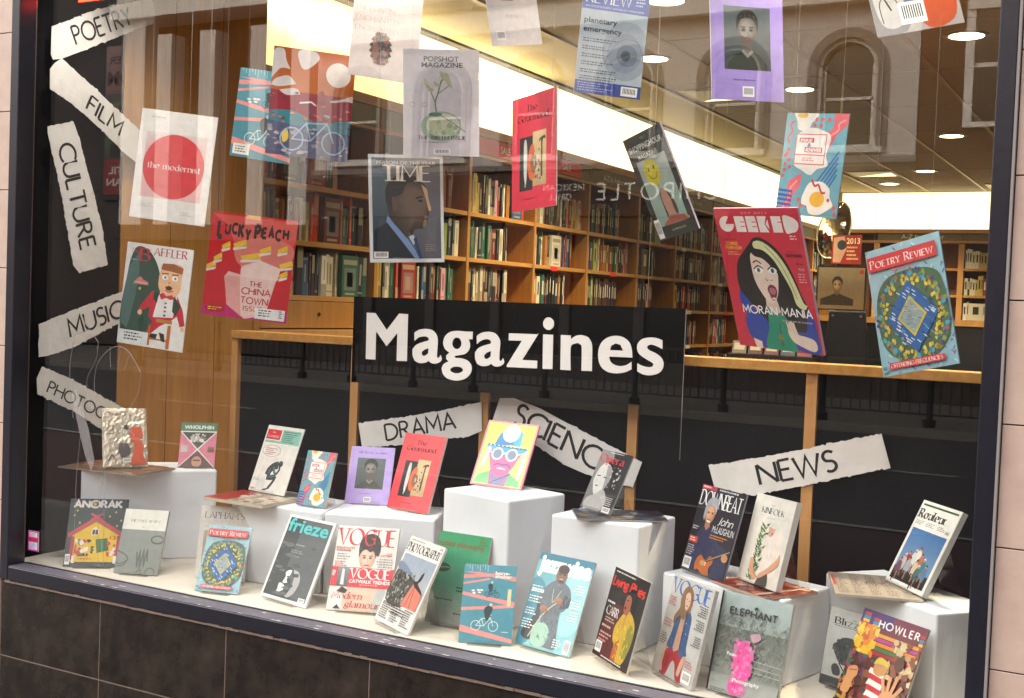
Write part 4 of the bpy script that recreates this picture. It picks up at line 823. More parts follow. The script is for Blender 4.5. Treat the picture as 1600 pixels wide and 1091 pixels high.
def c_time(a):
    a.rect(.04, .03, .96, .965, '#6d6b74', '#56545e'); a.rect(.04, .03, .3, .965, '#566570', '#26343f')
    # plain profile silhouette facing right
    a.poly([(.3,.99-.04),(.1,.93),(.06,.965),(.06,.7),(.2,.64),(.3,.62),(.62,.9),(.68,.965)], '#141e2a'); a.rect(.05, .8, .3, .964, '#15202c')
    a.blob([(.25,.3),(.3,.24),(.45,.2),(.62,.21),(.74,.27),(.8,.35),(.8,.42),(.83,.5),(.8,.54),(.79,.58),(.77,.62),(.72,.68),(.62,.69),(.52,.72),(.5,.8),(.3,.62),(.26,.55),(.22,.42)], '#38291f', '#6e574a', 6, .06, -.02, .5)
    a.poly([(.7,.27),(.78,.32),(.8,.42),(.83,.5),(.8,.52),(.77,.44),(.74,.36)], '#c9a888', True); a.poly([(.74,.56),(.79,.57),(.77,.6),(.75,.66),(.71,.67),(.73,.6)], '#8f7058', True)
    a.poly([(.22,.42),(.24,.28),(.42,.17),(.6,.19),(.66,.24),(.5,.27),(.44,.36),(.34,.4),(.3,.5)], '#1f1e20', True); a.poly([(.3,.4),(.36,.4),(.37,.5),(.32,.52)], '#5c463c', True); a.line([(.62,.4),(.72,.385)], .022, '#17120f', True); a.ell(.685, .425, .035, .012, '#120e0c', 8); a.line([(.7,.6),(.78,.59)], .014, '#2a1c18'); a.poly([(.52,.7),(.6,.69),(.56,.76)], '#2a201c'); a.folds([(.25,.3),(.45,.2),(.6,.21),(.5,.28),(.42,.36),(.3,.42)], '#2c2a2c', 50, .4, .03, .008, 4, .8)
    a.poly([(.24,.56),(.3,.62),(.5,.78),(.6,.88),(.66,.965),(.6,.965),(.4,.78),(.22,.62)], '#7f9ccc'); a.poly([(.52,.76),(.58,.74),(.62,.8),(.58,.84)], '#c6d2e6'); a.poly([(.58,.78),(.62,.76),(.7,.965),(.66,.965)], '#1d3a68')
    a.text('PERSON OF THE YEAR', .1, .09, .032, '#d0c6be', fit=.8, bold=.025); a.text('TIME', .18, .245, .145, '#efe3d6', fit=.66, font='s', w=.2, track=.06)
    a.barcode(.05, .9, .24, .96, '#e8e0dc'); a.greek(.74, .83, .15, 4, .018, '#8c8688')
def c_politics(a):
    a.rect(.28, .2, .52, .58, '#b89a8c', '#a88a80'); a.speck(.28, .2, .52, .58, 24, .05, ['#9c7a6a', '#c8aa98', '#7c6458'], 2); a.text('POLITICS', .34, .74, .028, '#a05a52', fit=.3, font='s', w=.1)
    a.barcode(.1, .86, .28, .95, '#e0dad8')
def c_gourmand(a):
    a.text('The', .34, .14, .055, '#3a1214', fit=.24, font='s', w=.19); a.text('Gourmand', .13, .225, .06, '#3a1214', fit=.7, font='s', w=.19)
    a.rect(.18, .36, .48, .83, '#2c2a2c'); a.rect(.48, .33, .78, .8, '#d8b98a', '#b99c70')
    a.poly([(.28,.42),(.34,.4),(.36,.6),(.33,.78),(.28,.7)], '#c9c2bc', True); a.line([(.3,.44),(.31,.8)], .012, '#f0ece6', True); a.poly([(.42,.46),(.5,.44),(.55,.6),(.5,.74),(.4,.72),(.37,.58)], '#d8643a', True); a.ell(.5, .6, .07, .09, '#8a5a3c'); a.speck(.5, .45, .66, .75, 20, .03, ['#5b4030', '#b8b09c', '#8c6b4a'], 2)
    a.poly([(.64,.4),(.74,.38),(.76,.41),(.7,.43),(.7,.7),(.66,.7),(.67,.43),(.63,.43)], '#4c3a2e', True); a.greek(.28, .9, .4, 1, .02, '#8a2a30')
def c_review(a):
    a.rect(0, 0, 1, 1, '#a8b4c0', '#b6c0c8'); a.ell(.72, .58, .36, .27, '#98a3b0', 30); a.ell(.7, .6, .26, .18, '#8793a2', 26); a.ell(.74, .62, .16, .1, '#6f7b8c', 20); a.ell(.72, .62, .07, .05, '#3f4956'); a.line([(.42,.7),(.6,.5),(.86,.48),(.98,.6)], .02, '#7b8796', True)
    a.rect(0, 0, 1, .24, '#4a5ea8'); a.text('REVIEW', .06, .18, .1, '#e8ecf4', fit=.68, font='s', w=.14); a.greek(.8, .06, .16, 4, .03, '#c6cee4'); a.text('AN INDEPENDENT SOCIALIST MAGAZINE', .05, .222, .018, '#cdd4e8', fit=.88)
    a.text('planetary', .05, .36, .05, '#20262e', fit=.5, bold=.02); a.text('emergency', .05, .44, .05, '#20262e', fit=.58, bold=.02)
    for v in (.5, .57, .64, .71, .78, .84): a.greek(.06, v, .55, 2, .022, '#4e5866')
    a.rect(0, .885, 1, 1, '#2b3f94'); a.greek(.04, .9, .55, 4, .022, '#93a4dc'); a.barcode(.7, .9, .95, .985)
def c_almanac(a):
    a.text('THE TRAVEL ALMANAC', .18, .12, .034, '#3a3450', fit=.66, font='s', w=.18)
    a.rect(.18, .2, .82, .74, '#5a6466', '#424846'); a.cl = (.18, .2, .82, .74); a.bust(.5, .4, .14, '#8f8880', '#5c5852', '#26221f', '#33382f', shoulders=1.95, beard='#5c544c', collar='#8a847a'); a.cl = (0, 0, 1, 1)
    a.greek(.3, .82, .4, 1, .02, '#6f6298'); a.barcode(.42, .88, .58, .97)
def c_shopping(a):
    a.rect(.0, .0, 1, 1, '#35403f', '#2b3432'); a.text('VOL 7', .42, .055, .02, '#9aa09c', fit=.14); a.text('SHOPPINGHOUR', .06, .145, .055, '#dcdcd8', fit=.86, bold=.01); a.text('MAGAZINE', .22, .23, .045, '#c6cac4', fit=.5, bold=.005)
    a.rect(.13, .24, .87, .88, '#a9b0ac', '#8fb0a4'); a.poly([(.4,.6),(.46,.56),(.6,.58),(.68,.66),(.7,.78),(.62,.84),(.42,.84),(.4,.74)], '#4a3a30', True)
    a.poly([(.45,.55),(.56,.56),(.62,.66),(.64,.8),(.85,.84),(.86,.88),(.24,.88),(.3,.84),(.44,.8),(.42,.66)], '#b58a78', True); a.poly([(.28,.86),(.5,.8),(.8,.83),(.86,.88),(.24,.88)], '#9c5a4c')
    a.ell(.42, .375, .19, .125, '#c9bd3a', 30); a.ell(.38, .345, .05, .05, '#d8ce5a'); a.poly([(.44,.49),(.48,.5),(.46,.54)], '#a89a2c'); a.ell(.36, .345, .018, .022, '#23261c', 8); a.ell(.5, .335, .018, .022, '#23261c', 8); a.line([(.32,.39),(.38,.43),(.48,.43),(.54,.385)], .012, '#5c5620', True); a.line([(.46,.54),(.45,.6)], .008, '#222222')
    a.barcode(.02, .8, .16, .985); a.text('SHOPPINGHOUR', .4, .945, .02, '#c6b98c', fit=.34)
def c_geeked(a):
    a.rect(0, 0, 1, 1, '#c9283f', '#c4243c')
    # blocky white masthead
    G0, G1 = .055, .165
    a.ell(.135, .11, .09, .055, '#e8dcd8', 24); a.poly([(.13,.11),(.2,.05),(.225,.09),(.24,.11)], '#c9283f'); a.line([(.13,.11),(.19,.05)], .016, '#c9283f')
    for u in (.24, .38): a.poly([(u,G0),(u+.115,G0),(u+.125,.09),(u+.13,G1),(u+.01,G1)], '#e8dcd8'); a.line([(u+.12,.095),(u+.07,.095)], .008, '#c9283f'); a.line([(u+.12,.127),(u+.07,.127)], .008, '#c9283f')
    a.poly([(.52,G0),(.58,G0),(.64,G0),(.65,G1),(.53,G1)], '#e8dcd8'); a.poly([(.66,G0),(.61,.11),(.67,G1),(.64,G1),(.6,.11),(.63,G0)], '#c9283f')
    a.poly([(.68,G0),(.79,G0),(.80,G1),(.69,G1)], '#e8dcd8'); a.line([(.8,.095),(.75,.095)], .008, '#c9283f'); a.poly([(.82,G0),(.9,.058),(.97,.085),(.98,.12),(.95,.155),(.9,G1),(.83,G1)], '#e8dcd8', True)
    a.text('EST 2011', .34, .04, .015, '#e09a9c', fit=.3); a.greek(.86, .185, .1, 2, .018, '#e8c8c8')
    a.text('', .1, .1, .01, '#ffffff') if False else None
    a.greek(.07, .215, .2, 1, .014, '#7c1c2c'); a.text('ZOMBIE', .08, .26, .026, '#e8a23a', fit=.15, bold=.02); a.text('FEMINISM', .07, .29, .026, '#e8a23a', fit=.2, bold=.02); a.greek(.08, .305, .18, 2, .016, '#e89a6a')
    # hair
    a.poly([(.36,.25),(.42,.21),(.5,.2),(.6,.23),(.7,.29),(.78,.38),(.84,.5),(.88,.6),(.93,.68),(.9,.76),(.93,.84),(.82,.87),(.66,.83),(.62,.72),(.48,.7),(.45,.78),(.38,.83),(.28,.78),(.33,.7),(.22,.68),(.16,.62),(.14,.5),(.18,.38),(.27,.31)], '#120d10', True)
    a.poly([(.14,.58),(.24,.66),(.32,.74),(.42,.8),(.42,.99),(.2,.95),(.14,.82),(.17,.75),(.12,.66)], '#26409a', True); a.poly([(.9,.7),(.96,.74),(.98,.86),(.97,.99),(.8,.99),(.66,.97),(.74,.86),(.86,.84)], '#26409a', True)
    a.poly([(.46,.7),(.6,.73),(.66,.78),(.68,.9),(.7,1),(.36,1),(.42,.84)], '#1f8a6c', True)
    a.poly([(.45,.6),(.57,.62),(.6,.72),(.52,.745),(.44,.68)], '#d8bfae'); 
    a.poly([(.37,.31),(.5,.32),(.62,.36),(.645,.44),(.63,.52),(.6,.6),(.54,.66),(.47,.65),(.4,.58),(.355,.5),(.345,.4)], '#e2cabb', True)
    a.poly([(.35,.28),(.46,.24),(.58,.27),(.64,.36),(.66,.46),(.58,.4),(.5,.35),(.4,.33)], '#120d10', True)
    a.poly([(.42,.235),(.5,.225),(.6,.26),(.7,.33),(.78,.43),(.84,.55),(.88,.64),(.92,.66),(.88,.69),(.8,.66),(.77,.56),(.7,.45),(.62,.35),(.52,.29),(.42,.275)], '#d3d3a0', True); a.line([(.55,.26),(.68,.36),(.76,.48),(.82,.62)], .006, '#4a4a30', True)
    for u, c in ((.425, '#6a7c84'), (.59, '#3a6c9c')): a.ell(u, .43, .05, .022, '#f2ece8', 14); a.circ(u, .43, .022, c, 10); a.circ(u, .43, .01, '#111111', 8); a.line([(u-.055,.425),(u,.4),(u+.055,.42)], .012, '#120d10', True)
    a.line([(.37,.38),(.42,.365),(.47,.385)], .012, '#120d10', True); a.line([(.55,.375),(.6,.36),(.65,.39)], .012, '#120d10', True); a.line([(.49,.485),(.5,.5),(.52,.5)], .007, '#3a2a2a'); a.line([(.55,.5),(.57,.495)], .007, '#3a2a2a')
    a.poly([(.49,.56),(.53,.53),(.585,.54),(.6,.58),(.57,.63),(.53,.64),(.505,.6)], '#7a2030', True); a.poly([(.51,.565),(.54,.55),(.58,.56),(.58,.585),(.55,.6),(.52,.59)], '#b06a80', True); a.ell(.55, .627, .025, .008, '#e8dcd8', 8)
    a.poly([(.66,.8),(.7,.78),(.74,.83),(.76,.87),(.84,.88),(.93,.9),(.95,.95),(.9,.98),(.76,.95),(.68,.92),(.64,.86)], '#e2cabb', True); 
    for u in (.655, .68, .71, .735): a.line([(u,.84),(u-.015,.785)], .014, '#e2cabb')
    a.poly([(.2,.93),(.3,.95),(.3,1),(.22,1)], '#e2cabb'); a.line([(.56,.8),(.55,.9),(.54,.97)], .006, '#2c2414', True); a.circ(.545, .9, .025, '#8c7a2c'); a.circ(.55, .95, .02, '#6c5c20')
    a.text('MORAN MANIA', .14, .745, .055, '#f6f2f4', fit=.82, font='g', w=.15, rot=0); a.text('IS TYRA THE NEW ART OF SEXINESS', .6, .785, .012, '#d8c8d0', fit=.34)
    a.text('DAVE DENNIS', .78, .33, .022, '#3c0c14', fit=.18, bold=.02); a.greek(.8, .29, .1, 1, .015, '#7c1c2c'); a.greek(.88, .37, .1, 1, .02, '#3c0c14'); a.text('PLUS', .9, .42, .018, '#e0b8bc', fit=.06); a.greek(.88, .44, .1, 4, .018, '#d89aa0')
def c_fire(a):
    a.rect(0, 0, 1, 1, '#6ba8b4', '#66a0ae')
    a.poly([(.78,0),(1,0),(1,.1),(.86,.2),(.78,.3),(.7,.38),(.66,.3),(.62,.26),(.7,.18),(.78,.12)], '#d8636c', True); a.line([(.7,.34),(.76,.26),(.74,.22),(.86,.16),(.86,.1),(.96,.06)], .025, '#e8949a', True)
    a.poly([(.02,1),(.1,.9),(.16,.78),(.14,.7),(.26,.62),(.36,.6),(.34,.72),(.26,.8),(.24,.9),(.14,1)], '#d8636c', True); a.line([(.1,.95),(.2,.82),(.2,.74),(.3,.66)], .025, '#e8949a', True)
    a.poly([(.12,0),(.5,0),(.48,.06),(.42,.1),(.38,.17),(.22,.16),(.18,.08)], '#efe8da', True); a.ell(.26, .02, .09, .03, '#e9b93a')
    a.line([(.14,.08),(.08,.12),(.12,.18),(.06,.24),(.1,.3)], .03, '#d05058', True)
    for u, v in ((.5,.06),(.6,.06),(.7,.06),(.48,.12),(.58,.12),(.1,.36),(.05,.42),(.12,.46),(.06,.5),(.14,.53),(.06,.56),(.08,.4),(.36,.84),(.44,.84),(.4,.9),(.32,.96),(.5,.9),(.94,.9),(.96,.96),(.04,.62)): a.circ(u, v, .028, '#d0504e', 10)
    for i in range(5): a.line([(.62+i*.035,.66+i*.03),(.92,.36+i*.055)], .028, '#2f6ea6')
    for i in range(6): a.line([(.0,.76+i*.045),(.24,.77+i*.045)], .03, '#3b54a4')
    a.poly([(.2,.24),(.3,.17),(.45,.14),(.6,.16),(.76,.22),(.72,.4),(.76,.5),(.6,.54),(.5,.6),(.36,.56),(.2,.5),(.24,.4)], '#ece6dc', True); a.rect(.2, .2, .7, .5, '#e05a50'); a.rect(.215, .21, .685, .4, '#f2ece4'); a.rect(.215, .41, .685, .49, '#f2e4dc')
    a.rect(.26, .24, .5, .285, '#c43c46'); a.text('FIRE', .28, .28, .032, '#f2ece4', fit=.19, bold=.03); a.text('&', .4, .325, .035, '#3b54a4', fit=.06, bold=.02); a.rect(.36, .33, .65, .38, '#c43c46'); a.text('KNIVES', .38, .372, .034, '#f2ece4', fit=.25, bold=.03); a.greek(.34, .43, .24, 2, .022, '#d88a80')
    a.poly([(.42,.8),(.5,.68),(.6,.66),(.72,.66),(.84,.72),(.86,.8),(.92,.88),(.82,.94),(.7,.98),(.56,.97),(.5,.9),(.42,.88)], '#efe8da', True); a.ell(.66, .83, .12, .075, '#e9b02e', 22); a.line([(.54,.64),(.6,.7),(.66,.69),(.72,.76),(.78,.76)], .03, '#c43c46', True); a.circ(.84, .83, .024, '#c43c46', 8)
def c_poetry(a, seed=1):
    a.rect(0, 0, 1, 1, '#9cc2cc', '#8fb6c4'); rr = random.Random(seed)
    for i in range(130):
        u, v = rr.random(), rr.random(); l = .05; t = rr.choice([.8, 2.2]); a.line([(u-l*cos(t)/2, v-l*sin(t)/3), (u+l*cos(t)/2, v+l*sin(t)/3)], .012, rr.choice(['#6b5a8c', '#5c8a9a', '#c8dde0', '#3f5a7a', '#8a4a70', '#7fa8a0', '#d6e4e4']))
    a.poly([(.2,.27),(.5,.22),(.86,.26),(.97,.4),(.98,.7),(.84,.86),(.6,.93),(.3,.9),(.08,.76),(.06,.45)], '#4c6a50', True)
    cc = [('#c2a93e', 26, .40, .030), ('#8a9a4a', 22, .43, .034), ('#5b3f86', 20, .46, .022), ('#3f7c9c', 14, .41, .03), ('#a06a4a', 12, .44, .03), ('#d8c65a', 26, .345, .026), ('#7c5a3c', 18, .33, .02), ('#c9b04a', 22, .37, .028), ('#4aa0b0', 10, .42, .035)]
    for c, n, R, r in cc:
        for i in range(n):
            t = 2*pi*(i+rr.random())/n; rad_ = R*rr.uniform(.93, 1.07); u, v = .52+rad_*cos(t), .58+rad_*.78*sin(t)
            if v < .2: continue
            a.poly([(u+r*rr.uniform(.5, 1.2)*cos(k*1.05), v+r*.8*rr.uniform(.5, 1.2)*sin(k*1.05)) for k in range(6)], c)
    def dm(R, c): a.poly([(.52, .58-R*.86), (.52+R*1.05, .58), (.52, .58+R*.86), (.52-R*1.05, .58)], c)
    dm(.33, '#2f5f9c'); 
    for i in range(60):
        t = rr.random()*2*pi; R = rr.uniform(.17, .3); u, v = .52+R*cos(t), .58+.8*R*sin(t); a.line([(u-.02, v-.012), (u+.02, v+.014)], .012, rr.choice(['#6f9cc8', '#c6d6e4', '#1f3f74', '#3c74b0', '#e8e4d8']))
    dm(.185, '#c6b23c'); dm(.155, '#8c9ca0')
    for i in range(40):
        t = rr.random()*2*pi; R = .13*rr.random()**.5; a.line([(.52+R*cos(t)-.015, .58+.8*R*sin(t)), (.52+R*cos(t)+.015, .58+.8*R*sin(t)+.008)], .008, rr.choice(['#5c6c78', '#b9c4c4', '#6a8a7c', '#c2b060']))
    a.rect(.03, .06, .95, .175, '#cf3f42'); a.text('Poetry Review', .07, .15, .062, '#f2e6e0', fit=.84, font='s', w=.17, smallcaps=1); a.greek(.35, .185, .3, 2, .014, '#c8484a')
    a.rect(.13, .905, .86, .955, '#cf3f42'); a.text('OFFENDING FREQUENCIES', .15, .945, .03, '#f2e6e0', fit=.68, font='s', w=.18); a.barcode(.03, .92, .1, .97, '#8fb6c4')
def c_topright(a):
    a.rect(0, 0, 1, 1, '#b8b0ac'); a.poly([(.1,0),(.35,.2),(.45,.6),(.35,.98),(0,1),(0,.2)], '#8a8684', True); a.poly([(.05,.3),(.3,.25),(.38,.6),(.3,.9),(.08,.85)], '#c8c2bc', True); a.line([(.12,.4),(.22,.7)], .02, '#33302e'); a.line([(.1,.85),(.1,.6),(.2,.5),(.3,.6),(.32,.85)], .012, '#33302e', True)
    a.poly([(.5,0),(.95,.1),(.98,.6),(.9,.92),(.6,.98),(.45,.6)], '#cc5a34', True); a.poly([(.38,.2),(.5,.1),(.5,.6),(.4,.8)], '#5a6a94'); a.barcode(.3, .62, .6, .9)
def c_baffler(a):
    a.poly([(.02,.86),(.05,.3),(.1,.1),(.18,.03),(.34,.06),(.48,.18),(.56,.34),(.56,.55),(.5,.6),(.46,.86)], '#2f4a40', True); a.poly([(.02,.8),(.05,.3),(.2,.08),(.22,.4),(.12,.85)], '#4c6a66', True); a.poly([(.03,.8),(.15,.86),(.04,.87)], '#223a34')
    a.text('The', .07, .1, .045, '#b03038', fit=.13, font='s', w=.13); a.text('B', .22, .165, .12, '#c8303a', font='s', w=.17, fit=.16); a.text('AFFLER', .42, .1, .075, '#b83842', fit=.5, font='s', w=.18, rot=0); a.greek(.06, .16, .12, 1, .02, '#9ab0a4')
    a.poly([(.15,.4),(.2,.35),(.25,.32),(.3,.35),(.38,.37),(.38,.4)], '#c87c74'); a.circ(.26, .44, .022, '#b8b04a', 8); a.line([(.17,.38),(.36,.385)], .012, '#e8b0a8')
    a.poly([(.46,.44),(.56,.48),(.84,.47),(.94,.6),(.99,.74),(.92,.76),(.86,.66),(.8,.7),(.62,.78),(.5,.86),(.42,.86),(.5,.74),(.44,.7),(.44,.6),(.36,.64),(.28,.66),(.3,.6)], '#c02a38')
    a.poly([(.56,.47),(.7,.5),(.84,.47),(.8,.68),(.5,.7)], '#e6e0dc'); a.poly([(.78,.46),(.9,.56),(.84,.66),(.78,.62)], '#24382e'); a.poly([(.48,.45),(.56,.46),(.54,.56),(.48,.52)], '#24382e')
    a.poly([(.55,.23),(.58,.17),(.86,.17),(.87,.3),(.86,.42),(.78,.48),(.62,.47),(.54,.4),(.53,.3)], '#e6b48c', True); a.poly([(.55,.22),(.57,.165),(.74,.16),(.88,.19),(.87,.25),(.7,.235),(.58,.23)], '#9c5a34')
    for u in (.62, .77): a.ell(u, .3, .045, .025, '#f2ece4', 12); a.circ(u+.005, .3, .018, '#4a7a9a', 8); a.line([(u-.05, .265), (u+.05, .26)], .014, '#6a3a20')
    a.poly([(.64,.39),(.7,.375),(.75,.395),(.72,.42),(.66,.415)], '#5a1c1c', True); a.line([(.64,.42),(.7,.435),(.76,.42)], .015, '#b8443c', True); a.poly([(.68,.33),(.72,.35),(.68,.36)], '#c8885c')
    a.poly([(.56,.47),(.62,.45),(.67,.48),(.75,.46),(.8,.5),(.73,.51),(.67,.495),(.6,.52)], '#c8303a'); 
    for v in (.54, .58, .62, .66): a.rect(.655, v, .69, v+.018, '#2a3a52' if int(v*100) % 8 < 4 else '#b0484c')
    a.circ(.3, .67, .035, '#e6b48c', 10); a.circ(.96, .78, .03, '#e6b48c', 10); a.rect(.56, .71, .8, .745, '#b87a3a'); a.rect(.74, .76, .79, .99, '#b8642c'); a.rect(.46, .78, .49, .98, '#b8642c'); a.rect(.46, .905, .76, .92, '#b8642c')
    a.poly([(.5,.86),(.6,.86),(.58,.91),(.48,.9)], '#20302c'); a.poly([(.62,.84),(.7,.85),(.72,.93),(.66,.92)], '#20302c'); a.rect(.01, .86, .46, .985, '#dcdedc'); a.greek(.1, .88, .28, 3, .03, '#3a3a3c')
def c_lucky(a):
    a.rect(0, 0, 1, 1, '#d0202a', '#c01a2a'); a.rect(0, .9, 1, 1, '#b8206a'); a.poly([(0,.02),(.2,.12),(.3,.3),(.45,.45),(.9,.38),(1,.2),(1,.02)], '#d8574f'); a.poly([(.3,.3),(.5,.22),(.8,.2),(1,.3),(.86,.5),(.4,.5)], '#d8776c', True)
    rr = random.Random(2)
    [a.text(c, u, v, h, '#2a1a1a', fit=.062, font='g', w=.34) for c, u, v, h in zip('LUCKYPEACH', (.09,.17,.25,.33,.41,.52,.6,.68,.76,.85), (.24,.2,.19,.22,.24,.22,.2,.19,.205,.19), (.15,.09,.09,.12,.1,.13,.09,.09,.09,.09))]
    for u, v, r in ((.2,.3,.05),(.36,.27,.08),(.5,.38,.12),(.66,.3,.07),(.86,.28,.06),(.92,.42,.08),(.05,.5,.06),(.9,.52,.05),(.12,.42,.05)): a.poly([(u-r,v+.02),(u+r*.8,v-.03),(u+r,v+.02),(u-r*.8,v+.06)], '#e8bb3c'); a.poly([(u-r,v+.06),(u+r,v+.03),(u+r*.9,v+.055),(u-r*.9,v+.085)], '#e8d2cc')
    a.poly([(.4,.5),(.6,.42),(.86,.48),(.82,.62),(.74,.95),(.5,1),(.28,.86),(.22,.62),(.26,.56),(.4,.58)], '#e6b8b0'); a.poly([(.4,.52),(.6,.42),(.86,.48),(.84,.6),(.42,.6)], '#eccdc4'); a.poly([(.4,.6),(.82,.6),(.7,.94),(.46,.98)], '#e8c2b8'); a.poly([(.22,.6),(.4,.6),(.46,.98),(.28,.88)], '#dd9d97')
    a.text('THE', .52, .68, .045, '#a83038', fit=.15, font='g', w=.16); a.text('CHINA', .44, .76, .06, '#a83038', fit=.34, font='g', w=.16); a.text('TOWN', .44, .85, .06, '#a83038', fit=.32, font='g', w=.16); a.text('ISSUE', .48, .92, .045, '#a83038', fit=.22, font='g', w=.14)
    a.ell(.15, .93, .12, .035, '#a8242c'); a.greek(.07, .915, .16, 2, .02, '#e8bb3c'); a.rect(.62, .88, .97, .985, '#e6e2e0'); a.greek(.66, .895, .2, 3, .025, '#4a4a4c'); a.greek(.9, .89, .06, 4, .02, '#4a4a4c'); a.rect(.4, .0, .56, .04, '#e8a03c')
# standing ones
def c_anorak(a):
    a.rect(0, 0, 1, 1, '#34433f', '#4a5150'); a.text('ANORAK', .08, .13, .1, '#efe6e4', fit=.82, font='g', w=.26, track=.1); a.circ(.425, .08, .03, '#e9c23a', 12)
    a.poly([(.02,.52),(.48,.26),(.95,.5),(.96,.56),(.48,.33),(.04,.58)], '#d04a56'); a.poly([(.1,.55),(.48,.34),(.9,.54),(.9,.93),(.1,.93)], '#e8bd2e'); a.line([(.38,.22),(.58,.32)], .04, '#d04a56'); a.line([(.58,.22),(.38,.32)], .04, '#d04a56')
    a.rect(.08, .56, .14, .9, '#b8404c'); a.rect(.86, .54, .92, .9, '#b8404c'); a.poly([(.42,.46),(.48,.41),(.54,.46),(.54,.54),(.42,.54)], '#efd9c8'); a.rect(.435, .46, .475, .53, '#3a4a44'); a.rect(.485, .46, .525, .53, '#3a4a44')
    a.poly([(.5,.6),(.7,.58),(.74,.76),(.54,.8)], '#3f6a3c'); a.line([(.6,.6),(.63,.78)], .02, '#6a9a5c')
    a.speck(.16, .6, .5, .85, 26, .045, ['#d04a56', '#efe6e4', '#4a7a4c', '#e88a3c', '#30302c'], 3); a.speck(.7, .6, .86, .85, 12, .04, ['#efe6e4', '#d04a56', '#c8402c'], 5); a.text('13', .74, .6, .05, '#c8402c', fit=.1, bold=.02)
    for u, v in ((.1,.25),(.2,.36),(.8,.2),(.9,.32),(.14,.18),(.84,.4),(.7,.26)): a.poly([(u-.02,v),(u,v-.02),(u+.02,v),(u,v+.02)], '#d8c04a')
    a.greek(.24, .88, .3, 1, .03, '#c8402c'); a.barcode(.02, .82, .1, .97); a.rect(.13, .84, .18, .95, '#efe6e4'); a.rect(.83, .84, .88, .95, '#efe6e4')
def c_white(a):
    a.rect(0, 0, 1, .32, '#e9e4d8'); a.rect(0, .32, 1, 1, '#868a84', '#7d827c'); a.text('THE WHITE REVIEW', .15, .2, .04, '#5a5348', fit=.7, font='s', w=.16); a.greek(.44, .27, .12, 1, .02, '#a09888')
    a.line([(.45,.66),(.5,.9),(.52,.64),(.57,.92),(.6,.62),(.65,.88),(.68,.62),(.72,.8)], .036, '#5c605c', True)
    a.line([(.86+.14*cos(t), .46+.06*sin(t)) for t in [i*.5 for i in range(20)]], .03, '#5c605c'); a.line([(0,.66),(.2,.72),(.26,.8),(.1,.86),(0,.84)], .034, '#5c605c', True); a.line([(0,.9),(.18,.88),(.24,.8)], .032, '#5c605c', True); a.line([(.5,.98),(.58,.93),(.62,1)], .03, '#5c605c', True); a.line([(.7,.97),(.78,.9),(.9,.92),(.92,.99)], .03, '#5c605c', True)
def c_foil(a):
    pass
def c_wholphin(a):
    a.rect(0, 0, 1, .2, '#5c8468'); a.rect(0, .2, 1, 1, '#dd8698'); a.text('WHOLPHIN', .09, .14, .08, '#f0ece4', fit=.82, bold=.035); a.poly([(0,.2),(1,.2),(.5,.6)], '#55504a'); a.poly([(0,1),(.5,.6),(1,1)], '#6f5a58')
    a.speck(.28, .24, .72, .44, 26, .06, ['#e6e0d8', '#c6c0b8', '#8a857c'], 2); a.ell(.5, .86, .2, .15, '#7c4a54'); a.ell(.5, .87, .14, .12, '#c99a80'); a.line([(.4,.84),(.6,.84)], .03, '#3a2c2a')
    for q in ([(0,.2),(.5,.6)], [(1,.2),(.5,.6)], [(0,1),(.5,.6)], [(1,1),(.5,.6)]): a.line(q, .035, '#f0ece4')
    a.rect(0, .19, 1, .215, '#f0ece4'); a.rect(.04, .52, .22, .66, '#c9c4c2'); a.rect(.78, .54, .96, .66, '#8a5a52')
def c_lapham(a):
    a.rect(0, 0, 1, 1, '#ddd8d2', '#d4cec8'); a.text("LAPHAM'S", .1, .17, .085, '#6c665e', fit=.8, font='s', w=.16); a.text('QUARTERLY', .1, .23, .035, '#b0a9a0', fit=.8, font='s', w=.08, track=.4); a.greek(.1, .28, .2, 1, .02, '#b0a9a0'); a.greek(.74, .28, .14, 1, .02, '#b0a9a0'); a.rect(.1, .34, .9, .9, '#bcae9c', '#9c8f80'); a.bust(.5, .5, .12, '#c9b49c', '#8a7460', '#3c3128', '#5a4636')
def c_economist(a):
    a.rect(.03, .06, .42, .21, '#cf3038'); a.text('The', .16, .115, .03, '#f4ece8', fit=.1, font='s', w=.12); a.text('Economist', .07, .18, .045, '#f4ece8', fit=.31, font='s', w=.12); a.rect(.45, .05, .97, .26, '#8cc0b0'); a.rect(.03, .225, .97, .26, '#8cc0b0'); a.greek(.49, .07, .44, 6, .03, '#2f5a50')
    a.line([(.3+.25*cos(t), .38+.085*sin(t)) for t in [2*pi*i/24 for i in range(25)]], .008, '#b84a4c'); a.greek(.14, .34, .32, 4, .028, '#a83a40', dens=1); a.circ(.5, .49, .018, '#d8d0cc', 8); a.circ(.54, .52, .012, '#d8d0cc', 8)
    # seated bronze figure, chin on hand
    d, e = '#38454a', '#5c6e74'
    a.line([(.6,.575),(.5,.6),(.41,.66),(.38,.74)], .15, d, True); a.line([(.38,.775),(.5,.77),(.62,.745)], .1, d, True); a.line([(.62,.745),(.58,.83),(.5,.93)], .06, d, True); a.line([(.51,.93),(.43,.955),(.36,.96)], .035, d)
    a.line([(.5,.61),(.55,.69),(.63,.71)], .05, e, True); a.line([(.62,.71),(.66,.64),(.64,.59)], .045, d, True); a.circ(.655, .555, .062, d, 14); a.line([(.42,.64),(.4,.72)], .03, e, True); a.line([(.44,.765),(.58,.745)], .025, e, True); a.line([(.63,.53),(.68,.54)], .02, e)
    a.poly([(.14,.84),(.3,.78),(.36,.8),(.4,.95),(.16,.96)], '#dcd8d4'); a.line([(.14,.84),(.2,.7),(.2,.6)], .008, '#c0bab6', True); a.greek(.04, .8, .18, 2, .025, '#7fa8d0'); a.greek(.04, .95, .12, 1, .03, '#444444')
